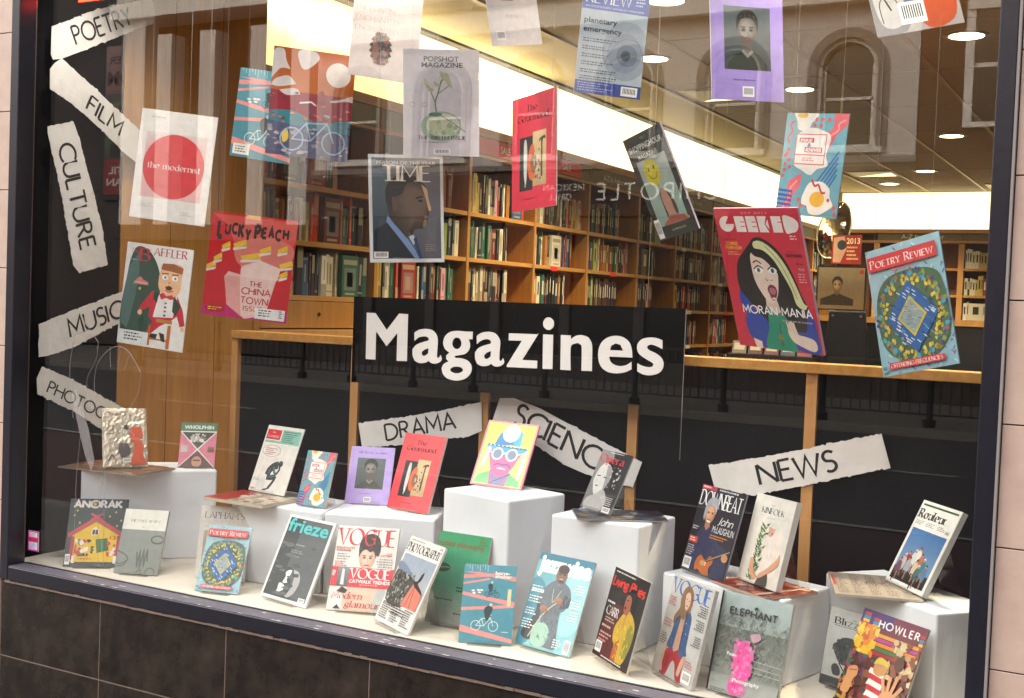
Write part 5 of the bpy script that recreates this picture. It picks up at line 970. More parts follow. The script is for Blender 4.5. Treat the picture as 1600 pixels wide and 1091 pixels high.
def c_gourmand2(a): c_gourmand(a)
def c_frieze(a):
    a.rect(0, 0, 1, 1, '#e0dedb'); a.rect(.04, .03, .95, .96, '#2c3032', '#26292b'); a.poly([(.36,.03),(.95,.03),(.95,.96),(.6,.96),(.45,.6),(.33,.6)], '#4c4f52'); a.text('frieze', .05, .19, .16, '#3fc0c0', fit=.86, bold=.02); a.text('Thea Djordjadze', .34, .34, .014, '#c8ccc8', fit=.2); a.greek(.3, .4, .3, 4, .022, '#8c908e', right=False)
    a.poly([(.5,.62),(.62,.64),(.7,.74),(.66,.88),(.56,.94),(.5,.93),(.56,.84),(.56,.72)], '#a6a6a4', True); a.poly([(.36,.66),(.46,.63),(.46,.7),(.42,.74),(.46,.78),(.36,.79),(.38,.72)], '#e6e4e0', True); a.poly([(.3,.8),(.42,.82),(.42,.87),(.36,.9),(.4,.94),(.26,.93),(.3,.88)], '#e6e4e0', True)
    a.speck(.05, .3, .94, .95, 26, .1, ['#3a3d3f', '#444749', '#55585a'], 3, .3); a.barcode(.8, .91, .93, .96)
def c_voguered(a):
    a.rect(0, 0, 1, 1, '#ece4dc', '#e2d8d0'); a.text('VOGUE', .04, .225, .195, '#cc3944', fit=.92, font='s', w=.2, track=.06)
    a.poly([(.3,.62),(.42,.5),(.62,.5),(.76,.62),(.8,.98),(.28,.98),(.26,.8)], '#e0bfa6', True); a.poly([(.78,.72),(.9,.74),(.98,.9),(.96,.98),(.72,.98)], '#b9bdb8', True)
    a.bust(.54, .37, .135, '#e8c8b2', '#cfa58c', '#3b2a24', '#e2c2aa', shoulders=1.5); a.poly([(.39,.3),(.4,.17),(.48,.1),(.6,.08),(.7,.13),(.74,.24),(.72,.34),(.68,.33),(.66,.26),(.58,.3),(.5,.27),(.43,.3)], '#33241f', True); a.folds([(.39,.3),(.4,.17),(.48,.1),(.6,.08),(.7,.13),(.74,.24),(.68,.3),(.58,.28)], '#5c463a', 26, .4, .07, .01, 3, .6); a.text('G', .47, .225, .19, '#cc3944', fit=.15, font='s', w=.2)
    a.rect(0, .49, 1, .72, '#d63540'); a.rect(.1, .49, .28, .715, '#8a8a8c', '#5a5a5e'); a.poly([(.17,.51),(.21,.52),(.22,.7),(.16,.7)], '#dcdad8'); a.text('VOGUE', .31, .615, .115, '#f4ece8', fit=.64, font='s', w=.2, track=.06); a.text('CATWALK TRENDS', .3, .67, .04, '#f4ece8', fit=.66, bold=.03); a.greek(.48, .685, .34, 1, .02, '#f0b8b4'); a.text('FREE', .055, .6, .035, '#f4ece8', fit=.09, bold=.02, rot=85)
    a.text("INSIDE KATE'S", .0+.02, .275, .024, '#c03540', fit=.3, bold=.02); a.text('WARDROBE', .02, .305, .024, '#c03540', fit=.24, bold=.02); a.greek(.05, .33, .24, 3, .03, '#9c9490'); a.greek(.03, .425, .2, 3, .022, '#c03540'); a.text('COOL', .84, .32, .022, '#c03540', fit=.1, bold=.02); a.text('CUSTOMER', .74, .345, .022, '#c03540', fit=.2, bold=.02); a.greek(.68, .37, .28, 4, .03, '#9c9490', right=True)
    a.poly([(.12,.78),(.2,.72),(.3,.76),(.26,.8)], '#2a2826'); a.poly([(.16,.78),(.24,.84),(.2,.98),(.12,.94)], '#f4f0ec'); a.poly([(.1,.98),(.16,.93),(.22,.98)], '#2a2826')
    a.text('Modern', .06, .86, .075, '#cc3944', fit=.48, font='s', w=.15, ital=.2); a.text('glamour', .28, .955, .075, '#cc3944', fit=.56, font='s', w=.15, ital=.2)
def c_photography(a):
    a.rect(0, 0, 1, 1, '#e9e5e0'); a.greek(.06, .03, .6, 1, .02, '#55504c'); a.text('PHOTOGRAPHY', .03, .16, .09, '#2a2826', fit=.93, font='s', w=.24, track=.06); a.greek(.05, .17, .2, 1, .015, '#77726e'); a.barcode(.86, .02, .97, .06)
    a.rect(.04, .2, .96, .75, '#9aa6b8', '#c2c4c6'); a.poly([(.04,.36),(.2,.34),(.45,.42),(.6,.46),(.58,.75),(.04,.75)], '#4c4a44', True); a.speck(.04, .38, .56, .75, 120, .03, ['#2c2b28', '#6c6a62', '#8f9088', '#a9aaa4', '#3c3a34'], 4); a.poly([(.04,.3),(.3,.34),(.5,.42),(.3,.4),(.04,.38)], '#7c8aa4', True)
    a.poly([(.62,.47),(.72,.46),(.94,.56),(.94,.75),(.5,.75),(.56,.6)], '#e0806c'); a.line([(.62,.75),(.66,.5)], .012, '#2a2422'); a.line([(.75,.75),(.68,.5)], .012, '#2a2422'); a.poly([(.6,.45),(.68,.44),(.72,.36),(.76,.33),(.76,.4),(.72,.47),(.86,.52),(.94,.57),(.8,.54),(.64,.5)], '#2c2826', True)
    for k in range(3): a.greek(.05+k*.32, .77, .27, 8, .024, '#3c3834')
    a.text('MASTER', .05, .805, .028, '#55504c', fit=.2); a.greek(.3, .79, .6, 3, .03, '#3c3834')
def c_radical(a):
    a.rect(0, 0, 1, .55, '#2f9a62', '#5a9c84'); a.rect(0, .55, 1, 1, '#5a9c84', '#a2a09a'); a.text('radical philosophy', .03, .155, .06, '#8a4a2c', fit=.86, bold=.02); a.greek(.8, .03, .14, 3, .03, '#7a5a30'); a.ell(.15, .39, .17, .05, '#2a4a3c', 20); a.line([(.0,.39),(.08,.385),(.15,.395),(.22,.385),(.3,.39)], .012, '#7aa890', True)
    a.text("Aporetics", .1, .74, .025, '#20302a', fit=.36, bold=.02); a.greek(.5, .58, .3, 2, .035, '#20302a'); a.greek(.52, .86, .3, 1, .03, '#20302a')
def c_jazz(a):
    a.rect(0, 0, 1, 1, '#6fb0be', '#8cc6cc'); a.rect(0, 0, 1, .08, '#3a7f98'); a.poly([(.6,.2),(1,.15),(1,.7),(.7,.8),(.65,.4)], '#9fd0d6', True); a.poly([(0,.3),(.3,.4),(.25,.9),(0,.95)], '#5a9aac', True)
    a.text('jazzwise', .03, .19, .17, '#f0f2f2', fit=.95, bold=.07)
    a.poly([(.42,.26),(.55,.27),(.7,.33),(.76,.45),(.7,.56),(.64,.6),(.68,.8),(.72,.96),(.5,.97),(.36,.98),(.26,.94),(.34,.7),(.22,.6),(.18,.48),(.28,.34)], '#6d747c', True); a.poly([(.2,.5),(.3,.62),(.28,.9),(.12,.92),(.06,.85),(.2,.66)], '#4a4a4e', True); a.poly([(.64,.4),(.76,.42),(.76,.52),(.6,.56)], '#4b5058')
    a.poly([(.24,.78),(.4,.72),(.54,.8),(.5,.96),(.28,.96)], '#a4c8b4', True); a.folds([(.42,.28),(.7,.35),(.74,.45),(.64,.6),(.7,.94),(.36,.95),(.34,.7),(.2,.5),(.28,.36)], '#6d747c', 60, .25); a.line([(.2,.9),(.34,.66),(.5,.52),(.62,.46)], .02, '#c9c2ac', True); a.line([(.42,.36),(.46,.5),(.56,.36)], .012, '#c9c2ac', True)
    a.ell(.49, .2, .1, .095, '#8a6452', 22); a.ell(.5, .14, .1, .05, '#4a3a34', 16); a.line([(.43,.195),(.47,.2)], .014, '#2a1e1a'); a.line([(.52,.2),(.56,.195)], .014, '#2a1e1a'); a.ell(.5, .255, .035, .016, '#d8b8a8', 8); a.ell(.5, .27, .05, .02, '#5a3c32', 8)
    for u, v in ((.34,.58),(.56,.47)):
        a.ell(u, v, .075, .035, '#a67a66', 12)
        for k in range(4): a.line([(u-.03+k*.025, v), (u+.0+k*.03, v+.045)], .018, '#96695a')
    for v, n in ((.36, 3), (.47, 3), (.6, 3), (.72, 4)): a.greek(.03, v, .24, n, .028, '#f0f4f2')
    a.text('Sharrock', .03, .42, .035, '#f2f4f4', fit=.24, bold=.03)
    for v in (.27, .42, .55): a.greek(.76, v, .2, 4, .028, '#f0f4f2', right=True)
    a.greek(.66, .86, .16, 4, .025, '#f0f4f2'); a.barcode(.86, .84, .97, .985)
def c_lime(a):
    a.rect(0, 0, 1, 1, '#26201f', '#2c2220'); a.greek(.06, .03, .88, 1, .03, '#e8e4e0', dens=1); a.poly([(.1,.5),(.5,.4),(.6,.98),(.1,.98)], '#5a2420', True); a.text('Living Blues', .04, .19, .1, '#d8362c', fit=.9, font='g', w=.2, track=.04, ital=.15)
    a.poly([(.55,.42),(.66,.38),(.78,.42),(.9,.52),(.92,.7),(.84,.9),(.74,.97),(.52,.96),(.5,.8),(.42,.74),(.4,.6)], '#c9a634', True); a.poly([(.76,.52),(.92,.6),(.86,.86),(.72,.84)], '#8c8a3a', True); a.poly([(.5,.8),(.6,.7),(.62,.97),(.5,.97)], '#b8562c', True)
    a.folds([(.55,.44),(.78,.44),(.9,.54),(.9,.75),(.76,.94),(.54,.94),(.5,.8),(.44,.7)], '#c9a634', 60, .3); a.poly([(.5,.36),(.52,.24),(.62,.2),(.7,.26),(.68,.36),(.62,.44),(.54,.43)], '#a05c40', True); a.poly([(.52,.24),(.58,.16),(.72,.15),(.8,.26),(.76,.4),(.68,.36),(.66,.26),(.58,.22)], '#141012', True); a.ell(.545, .37, .025, .018, '#3a1414', 8); a.line([(.54,.28),(.6,.285)], .014, '#1a1010'); a.line([(.62,.44),(.6,.6)], .03, '#c98a60')
    a.greek(.05, .37, .3, 1, .05, '#e8e4e0', dens=1); a.text('CARR', .08, .52, .095, '#e6e2de', fit=.34, font='s', w=.18, track=.06); a.greek(.1, .55, .3, 2, .03, '#c8b8a8'); a.greek(.06, .64, .34, 1, .05, '#d8c0b4'); a.greek(.05, .72, .36, 2, .04, '#d8a89c'); a.greek(.05, .8, .34, 1, .05, '#d88a80'); a.barcode(.03, .83, .2, .95); a.rect(.0, .955, 1, .99, '#3a1c1a'); a.greek(.25, .962, .7, 1, .03, '#e8e4e0')
def c_vogueblue(a):
    a.rect(0, 0, 1, 1, '#c8c6c4', '#b9b6b2'); a.text('VOGUE', .04, .18, .155, '#3d6cb4', fit=.92, font='s', w=.2, track=.05)
    a.poly([(.28,.72),(.68,.72),(.7,.9),(.74,.99),(.6,.99),(.5,.84),(.42,.84),(.34,.99),(.2,.99),(.22,.86)], '#a8303c', True); a.poly([(.36,.28),(.46,.3),(.56,.3),(.64,.36),(.66,.5),(.68,.66),(.72,.72),(.6,.76),(.52,.7),(.5,.4),(.44,.7),(.3,.72),(.22,.7),(.26,.56),(.28,.4)], '#3f5c86', True)
    a.folds([(.36,.3),(.56,.32),(.64,.38),(.68,.7),(.55,.7),(.3,.7),(.24,.66),(.28,.42)], '#3f5c86', 60, .3); a.folds([(.28,.74),(.68,.74),(.7,.9),(.62,.97),(.5,.83),(.4,.85),(.3,.96),(.24,.9)], '#a8303c', 40, .25); a.poly([(.42,.28),(.5,.3),(.52,.7),(.42,.74),(.38,.7)], '#c99a82'); a.poly([(.2,.7),(.24,.7),(.22,.86),(.26,.96),(.2,.96),(.16,.84)], '#d0a48c', True); a.poly([(.66,.74),(.72,.74),(.7,.84),(.66,.94),(.6,.92),(.62,.82)], '#d0a48c', True)
    a.poly([(.34,.1),(.44,.06),(.54,.1),(.58,.2),(.56,.34),(.5,.28),(.48,.4),(.36,.38),(.26,.48),(.24,.4),(.32,.3),(.3,.2)], '#8c6a4c', True); a.poly([(.4,.16),(.46,.12),(.52,.16),(.53,.24),(.48,.3),(.43,.27)], '#ddb8a2', True); a.line([(.43,.19),(.46,.19)], .01, '#3a2a24'); a.line([(.49,.2),(.52,.205)], .01, '#3a2a24'); a.line([(.45,.255),(.5,.26)], .012, '#a8484a')
    a.greek(.04, .22, .2, 4, .025, '#c8606c'); a.greek(.04, .45, .2, 3, .03, '#c8707a'); a.greek(.04, .6, .18, 5, .024, '#5a5650')
    for v, c in ((.2, '#3c3a38'), (.34, '#4a4846'), (.5, '#4a4846')): a.greek(.74, v, .22, 5, .022, c, right=True)
    a.greek(.74, .76, .2, 3, .025, '#c8606c'); a.line([(.5+.04*cos(i*.8)+.0, .34+.02*sin(i*.8)) for i in range(9)], .006, '#d8d4c8') if False else None; a.barcode(.74, .86, .94, .97); a.circ(.56, .42, .008, '#d8d4c8', 6); a.circ(.6, .52, .008, '#d8d4c8', 6)
def c_elephant(a):
    a.rect(0, 0, 1, .35, '#a9b8b8', '#9aa49e'); a.rect(0, .34, 1, 1, '#6f746c', '#9a9c94'); rr = random.Random(5)
    for i in range(420):
        u, v = rr.random(), rr.uniform(.22, .8); l = rr.uniform(.03, .08); t = rr.uniform(-1.2, -.5) if rr.random() < .7 else rr.uniform(.4, 1.1)
        k = (v-.22)/.6; a.line([(u, v), (u+l*cos(t), v+l*sin(t))], .007, rr.choice(['#5a6258', '#7c8278', '#8f968e', '#4a5048', '#6a6f64', '#9aa09a']))
    a.rect(0, .82, 1, 1, '#969a94', '#a8aaa4'); a.rect(-.0, 0, .028, 1, '#22262a'); a.text('ELEPHANT', .16, .21, .065, '#22282a', fit=.68, font='g', w=.24, track=.16); a.poly([(.49,.115),(.51,.1),(.54,.1),(.55,.12),(.54,.14),(.53,.125),(.51,.14)], '#2c3234')
    for k, t in enumerate(('Roland Ollbein', 'Acne On Publishers', 'Poster in Turmoil')): a.text(t, .16, .255+.03*k, .02, '#4c5454', fit=.2+.05*(k % 2))
    for v, d in ((.62, .05), (.68, .05), (.73, .04)): a.line([(.5, v), (1, v+d*.3)], .006, '#bfc2bc')
    pk = '#e84f9c'; a.speck(.3, .44, .6, .99, 70, .05, ['#c87ca0', '#d86aa4', '#b8869c'], 8, 1, inside=lambda u, v: abs(u-(.45 if v < .8 else .4)) < .15); a.poly([(.36,.5),(.4,.46),(.48,.46),(.52,.5),(.52,.56),(.58,.62),(.56,.68),(.6,.74),(.56,.8),(.5,.83),(.5,.9),(.44,.99),(.36,.99),(.3,.93),(.33,.86),(.38,.82),(.36,.74),(.34,.68),(.3,.62),(.36,.57)], pk, True)
    a.speck(.32, .47, .56, .98, 60, .03, ['#ee6cac', '#d8408a', '#f086b8'], 3, 1, inside=lambda u, v: abs(u-(.44 if v < .8 else .4)) < .1); a.poly([(.5,.38),(.62,.35),(.66,.4),(.56,.45)], '#bc98a4', True)
    a.text('Post-', .22, .62, .035, '#f2f2f0', fit=.13, bold=.02); a.text('Photography', .36, .865, .038, '#f2f2f0', fit=.38, bold=.015); a.greek(.06, .96, .3, 2, .02, '#5c625c'); a.barcode(.76, .95, .9, .995)
def c_downbeat(a):
    a.rect(0, 0, 1, 1, '#1b1a24', '#23222e'); a.rect(0, 0, .34, .05, '#b03a4a'); a.greek(.02, .012, .3, 1, .04, '#f0d8d8', dens=1); a.greek(.4, .015, .56, 1, .04, '#c8c8d0', dens=1)
    a.text('DOWNBEAT', .03, .23, .17, '#e8e6e6', fit=.94, font='s', w=.17, track=.03)
    a.poly([(.1,.9),(.14,.6),(.24,.5),(.36,.44),(.54,.48),(.66,.6),(.9,.66),(.94,.8),(.9,.97),(.3,.97)], '#2a3050', True); a.folds([(.16,.6),(.36,.46),(.54,.5),(.9,.68),(.9,.95),(.3,.95),(.12,.88)], '#2f3658', 60, .35); a.poly([(.3,.42),(.4,.46),(.42,.62),(.34,.6)], '#8c98c0')
    a.bust(.34, .3, .115, '#d0a07c', '#a87458', '#aeb0b4', '#2a3050', shoulders=1.4); a.poly([(.2,.34),(.22,.18),(.32,.12),(.44,.14),(.48,.24),(.42,.2),(.3,.2),(.25,.28),(.24,.4)], '#9ea0a8', True); a.line([(.3,.395),(.38,.4)], .025, '#f0e8e0')
    a.poly([(.3,.86),(.38,.78),(.5,.82),(.6,.76),(.68,.82),(.62,.9),(.66,.97),(.5,.98),(.4,.94),(.32,.96)], '#b8652c', True); a.line([(.52,.83),(.98,.66)], .045, '#4a3020'); a.line([(.54,.82),(.98,.655)], .012, '#b09a70'); a.rect(.46, .84, .54, .88, '#d8c8a8'); a.ell(.9, .74, .07, .045, '#c8946c', 12)
    for k in range(4): a.line([(.86+k*.025,.7),(.88+k*.025,.76)], .018, '#b88460')
    a.ell(.46, .86, .06, .03, '#c8946c', 12); a.text('John', .56, .4, .085, '#ece8e4', fit=.32, font='g', w=.1, ital=.3); a.text('McLAUGHLIN', .48, .5, .08, '#e4e2e2', fit=.48, bold=.0); a.greek(.46, .53, .46, 2, .028, '#d88a3c')
    a.greek(.04, .48, .16, 2, .025, '#c8c8d0'); a.rect(.03, .6, .22, .67, '#c8442c'); a.greek(.05, .615, .15, 2, .025, '#f0e0d8'); a.greek(.04, .7, .18, 5, .025, '#b8b8c4'); a.barcode(.03, .84, .2, .97)
def c_kinfolk(a):
    a.rect(0, 0, 1, 1, '#e7e1d8', '#dcd5cb'); a.text('KINFOLK', .22, .2, .065, '#36342f', fit=.56, font='s', w=.18, track=.14); a.greek(.42, .1, .1, 1, .014, '#8c887e'); a.greek(.38, .245, .24, 1, .014, '#a09a8e'); a.line([(.15,.23),(.85,.23)], .003, '#b8b2a6')
    a.poly([(.3,.4),(.5,.36),(.86,.38),(.9,.6),(.84,.86),(.6,.9),(.24,.84)], '#e9ddd2', True); a.folds([(.32,.42),(.84,.4),(.88,.6),(.8,.84),(.6,.88),(.3,.82)], '#e4d6ca', 50, .08, .14, .012); a.poly([(.5,.34),(.66,.35),(.62,.42),(.54,.44)], '#d8a890', True); a.line([(.58,.41),(.63,.405)], .018, '#b8544c'); a.poly([(.5,.93),(.62,.86),(.72,.86),(.74,1),(.46,1)], '#4c4640', True)
    rr = random.Random(9)
    for i in range(60):
        v = .33+.64*i/60; u = .42-.09*(v-.33)/.64+rr.uniform(-.05, .05); s_ = rr.choice([-1, 1]); a.poly([(u, v), (u+s_*.09, v-.035), (u+s_*.05, v+.008)], rr.choice(['#3f6a34', '#557f42', '#2f5228', '#6c944f']))
    a.poly([(.24,.74),(.3,.72),(.36,.84),(.46,.9),(.4,.95),(.3,.9),(.24,.84)], '#d8a080', True); a.poly([(.9,.6),(.92,.72),(.72,.84),(.54,.92),(.5,.88),(.66,.8),(.84,.68)], '#d8a080', True)
    for k in range(4): a.line([(.34+.03*k,.87+.012*k),(.42+.03*k,.885+.012*k)], .018, '#c48c6e')
def c_rouleur(a):
    a.rect(0, 0, 1, 1, '#e6e4e0'); a.rect(.05, .035, .95, .058, '#2f5a3c'); a.text('Rouleur', .06, .2, .1, '#1c1a16', fit=.7, font='s', w=.27); a.greek(.06, .235, .2, 3, .018, '#6c6862'); a.greek(.32, .235, .24, 3, .018, '#6c6862'); a.greek(.62, .235, .2, 3, .018, '#6c6862'); a.barcode(.82, .25, .94, .31, '#e6e4e0')
    a.rect(.06, .33, .94, .95, '#3f6ea6', '#7f9cb8'); a.rect(.06, .8, .94, .95, '#35363a', '#2c2c2e'); rr = random.Random(4)
    for u, v, c in ((.5, .54, '#d8d4cc'), (.42, .58, '#c8ccd0'), (.6, .6, '#b8684c'), (.3, .62, '#8c2c3c'), (.7, .64, '#3f7c8c'), (.22, .66, '#b8b0b4'), (.8, .7, '#5c7ca0'), (.36, .68, '#9aa2ac'), (.55, .68, '#c8b8a0'), (.16, .72, '#6f4c5c'), (.64, .73, '#49686c')):
        a.poly([(u-.06, v+.05), (u, v), (u+.06, v+.05), (u+.05, v+.16), (u-.05, v+.16)], c, True); a.circ(u, v-.008, .032, '#b08468', 10); a.poly([(u-.034, v-.01), (u, v-.035), (u+.034, v-.01)], rr.choice(['#20242a', '#d8d4cc', '#8c2c3c'])); a.line([(u-.02, v+.14), (u-.03, v+.26)], .025, '#2a2422'); a.line([(u+.02, v+.14), (u+.03, v+.24)], .025, '#a47c64')
    for u in (.4, .55, .3, .7): a.line([(u+.07*cos(t), .88+.05*sin(t)) for t in [2*pi*i/14 for i in range(15)]], .008, '#17181a')
def c_opera(a):
    a.rect(0, 0, 1, 1, '#8c8c8c', '#6a6a6a'); a.poly([(.4,0),(1,0),(1,.8),(.8,.98),(.5,.7),(.6,.4)], '#2c2c2e', True); a.poly([(.14,.3),(.3,.2),(.5,.26),(.56,.44),(.5,.62),(.4,.76),(.24,.74),(.14,.62),(.08,.5)], '#d0cecc', True); a.poly([(.36,.24),(.56,.26),(.58,.5),(.46,.7),(.44,.5)], '#9c9a98', True)
    a.poly([(.3,.74),(.5,.64),(.7,.8),(.6,1),(.1,1),(.08,.84)], '#b0aeac', True); a.line([(.14,.44),(.26,.43)], .02, '#222222'); a.line([(.36,.44),(.48,.45)], .02, '#222222'); a.line([(.2,.6),(.28,.605)], .025, '#55302e'); a.line([(.2,.5),(.18,.55)], .012, '#777777'); a.poly([(.3,.2),(.5,.12),(.8,.2),(.86,.5),(.72,.64),(.6,.4),(.5,.26)], '#1b1b1d', True)
    a.speck(.55, .24, .86, .6, 30, .03, ['#8c8a88', '#c8c6c4', '#4a4a4c'], 6); a.greek(.3, .02, .64, 1, .025, '#e8e8e8'); a.text('Opera', .04, .2, .13, '#d8393e', fit=.78, font='s', w=.2); a.greek(.5, .74, .4, 5, .03, '#d8d8d8', right=True); a.barcode(.7, .9, .94, .99)
def c_hatman(a):
    a.rect(0, 0, 1, 1, '#e88a9c'); a.rect(.035, .025, .965, .975, '#f2dc62', '#f6e88a'); a.poly([(.04,.96),(.1,.84),(.3,.76),(.68,.78),(.9,.86),(.96,.96)], '#7cbc84'); a.poly([(.3,.76),(.36,.72),(.62,.72),(.7,.78),(.66,.97),(.34,.97)], '#8c88b0'); a.poly([(.3,.76),(.36,.84),(.38,.97),(.34,.97)], '#e070a4'); a.poly([(.7,.78),(.62,.9),(.6,.97),(.64,.97)], '#e070a4')
    a.poly([(.22,.42),(.78,.42),(.76,.6),(.7,.72),(.6,.82),(.46,.84),(.34,.78),(.26,.64)], '#d8709c', True); a.poly([(.24,.38),(.3,.2),(.4,.1),(.6,.1),(.74,.14),(.76,.34)], '#4a86b8'); a.poly([(.6,.1),(.74,.14),(.76,.36),(.62,.36)], '#54b0d8'); a.poly([(.12,.36),(.3,.36),(.7,.38),(.9,.38),(.88,.44),(.66,.48),(.34,.46),(.14,.42)], '#4fa6d0', True)
    a.line([(.12,.37),(.5,.385),(.88,.39)], .03, '#55688c', True)
    for i in range(9): a.circ(.18+i*.08, .375, .012, '#f6f0f0', 8)
    a.circ(.52, .17, .165, '#fdfcf6', 28)
    for u in (.36, .64): a.circ(u, .5, .115, '#f6f0f0', 20); a.circ(u, .5, .085, '#7c8ca4', 18)
    a.line([(.46,.485),(.54,.485)], .03, '#f6f0f0'); a.line([(.2,.47),(.27,.5)], .02, '#f6f0f0'); a.line([(.73,.5),(.8,.47)], .02, '#f6f0f0'); a.line([(.34,.68),(.42,.65),(.52,.66),(.62,.65),(.68,.7)], .03, '#8c5c94', True); a.line([(.42,.72),(.52,.715),(.6,.73)], .035, '#e8a4c0', True); a.ell(.5, .715, .04, .01, '#fdf4f4', 8); a.line([(.36,.95),(.72,.78)], .014, '#5c5c74')
    a.poly([(.1,.62),(.16,.4),(.22,.42),(.16,.7),(.1,.72)], '#fdfaf0'); a.poly([(.84,.8),(.86,.44),(.92,.4),(.92,.7),(.87,.88)], '#fdfaf0'); a.circ(.92, .93, .012, '#e8f4e8', 6)
def c_blizzard(a):
    a.rect(0, 0, 1, 1, '#d2d4d2', '#c8cac8'); a.rect(0, .88, 1, 1, '#4c5052'); a.text('THE', .42, .12, .018, '#44484a', fit=.08); a.text('Blizzard', .12, .2, .085, '#23272a', fit=.78, font='s', w=.18); a.greek(.12, .215, .5, 1, .022, '#6c7072')
    a.poly([(.2,.58),(.14,.48),(.22,.42),(.3,.36),(.44,.34),(.6,.36),(.72,.42),(.74,.52),(.66,.6),(.56,.66),(.44,.7),(.3,.68)], '#4c5052', True); a.speck(.14, .36, .76, .7, 70, .035, ['#3a3e40', '#5c6062', '#44484a'], 2, 1, inside=lambda u, v: (u-.45)**2/.09+(v-.52)**2/.03 < 1); a.line([(.46,.66),(.6,.78),(.68,.88)], .04, '#44484a', True); a.line([(.3,.68),(.5,.84),(.66,.88)], .02, '#44484a', True); a.poly([(.18,.74),(.26,.7),(.34,.76),(.34,.84),(.22,.84)], '#4c5052', True)
def c_howler(a):
    a.rect(0, 0, 1, 1, '#7a2c2c', '#5a2a22'); a.rect(0, 0, .5, .15, '#4c2f6c'); a.rect(.5, 0, 1, .15, '#7c2a44'); rr = random.Random(8)
    for k, c in enumerate(['#c83c34', '#3f8cc0', '#e8bb3c', '#c83c34']): a.rect(.04, .03+.035*k, .14, .06+.035*k, c); a.rect(.2, .06+.035*k, .3, .09+.035*k, c); a.rect(.93, .08+.04*k, .99, .11+.04*k, c)
    a.text('HOWLER', .3, .14, .07, '#f2eee8', fit=.62, font='g', w=.2, track=.3)
    for k, c in enumerate(['#e8a03c', '#b83c8c', '#e88a2c', '#3f7c3c', '#a82c34']): a.poly([(.3,.2+k*.045),(.3,.235+k*.045),(.95,.235+k*.045),(.95,.2+k*.045)], c)
    a.speck(0, .14, .34, .46, 70, .06, ['#e8bb2c', '#e8882c', '#f0d24c', '#d05a24'], 2); a.speck(.0, .44, .4, .72, 60, .045, ['#6c3c5c', '#4a2434', '#8c4c6c', '#3c6c4c', '#5c3424'], 4)
    a.speck(.6, .2, 1, .6, 50, .06, ['#d8b88c', '#c89a6c', '#e2cc9a', '#8c4c2c'], 5); a.speck(0, .66, 1, 1, 120, .05, ['#7c4a30', '#a8683c', '#4c2c20', '#c8884c', '#2c3c34', '#8c2c2c'], 6)
    # supporters: one in red and white hoops, fist, reaching hand
    for k in range(6): a.poly([(.4+.01*k,.54+.055*k),(.62+.01*k,.56+.055*k),(.62+.01*k,.62+.055*k),(.38+.01*k,.6+.055*k)], '#c22c34' if k % 2 else '#ece4dc')
    a.poly([(.44,.5),(.5,.44),(.6,.46),(.64,.54),(.56,.6),(.46,.58)], '#c89058', True); a.poly([(.42,.5),(.48,.42),(.62,.44),(.66,.5),(.56,.48)], '#d8bb4c', True); a.circ(.28, .72, .06, '#4a2a1c', 12); a.circ(.36, .62, .05, '#8c5034', 12)
    a.poly([(.08,.62),(.2,.58),(.24,.66),(.2,.72),(.18,.86),(.06,.86),(.08,.72)], '#d89a68', True); a.line([(.1,.64),(.22,.62)], .012, '#8c5034')
    a.poly([(.66,.74),(.8,.7),(.86,.78),(.8,.9),(.76,1),(.56,1),(.62,.86)], '#d89a68', True)
    for k, (x, y) in enumerate(((.6, .6), (.7, .56), (.8, .55), (.9, .62))): a.line([(.7+k*.04, .76), (x+.02, y)], .045, '#d89a68')
    a.ell(.78, .42, .07, .07, '#5c2c1c'); a.text('AMERICAN SOCCER', .02, .93, .03, '#e8bb2c', fit=.3, rot=-12, bold=.02)

# flat copies lying on the boxes
def f_foil(a):
    a.rect(0, 0, 1, 1, '#a8937c', '#8a6a54'); a.poly([(.1,.1),(.6,.05),(.8,.4),(.5,.8),(.15,.7)], '#c4ae90', True); a.speck(0, 0, 1, 1, 50, .08, ['#8a6a50', '#c8b49a', '#6f4c3c', '#b05a3c'], 2)
def f_red(a):
    a.rect(0, 0, 1, 1, '#cfc2ac'); a.rect(0, 0, .4, 1, '#b03c38'); a.greek(.05, .1, .85, 8, .1, '#7a2a28'); a.speck(.3, 0, 1, 1, 30, .06, ['#8a7a64', '#dcd2c0', '#a8443c'], 2)
def f_navy(a):
    a.rect(0, 0, 1, 1, '#22283a', '#3a3430'); a.speck(0, 0, 1, 1, 50, .08, ['#2c3a60', '#1a1c24', '#7c6a3c', '#4a5470', '#8a8f98'], 2); a.greek(.1, .1, .5, 3, .08, '#9aa0ac')
def f_rust(a):
    a.rect(0, 0, 1, 1, '#8c3c34', '#7a342c'); a.poly([(.0,.0),(.4,0),(.5,.4),(.2,.8),(0,.7)], '#a83a38', True); a.speck(0, 0, 1, 1, 60, .08, ['#b8705c', '#6c2a24', '#a85a44', '#c8a08c'], 2); a.rect(.8, 0, .86, 1, '#d8b8a4')
def f_grey(a):
    a.rect(0, 0, 1, 1, '#a89a8c', '#b2a598'); 
    for k in range(5): a.greek(.05+.19*k, .06, .14, 16, .055, '#5c5048')
    a.rect(.02, .1, .05, .6, '#b04a4a'); a.text('London', .3, .5, .2, '#55493f', fit=.36, font='s', w=.12)

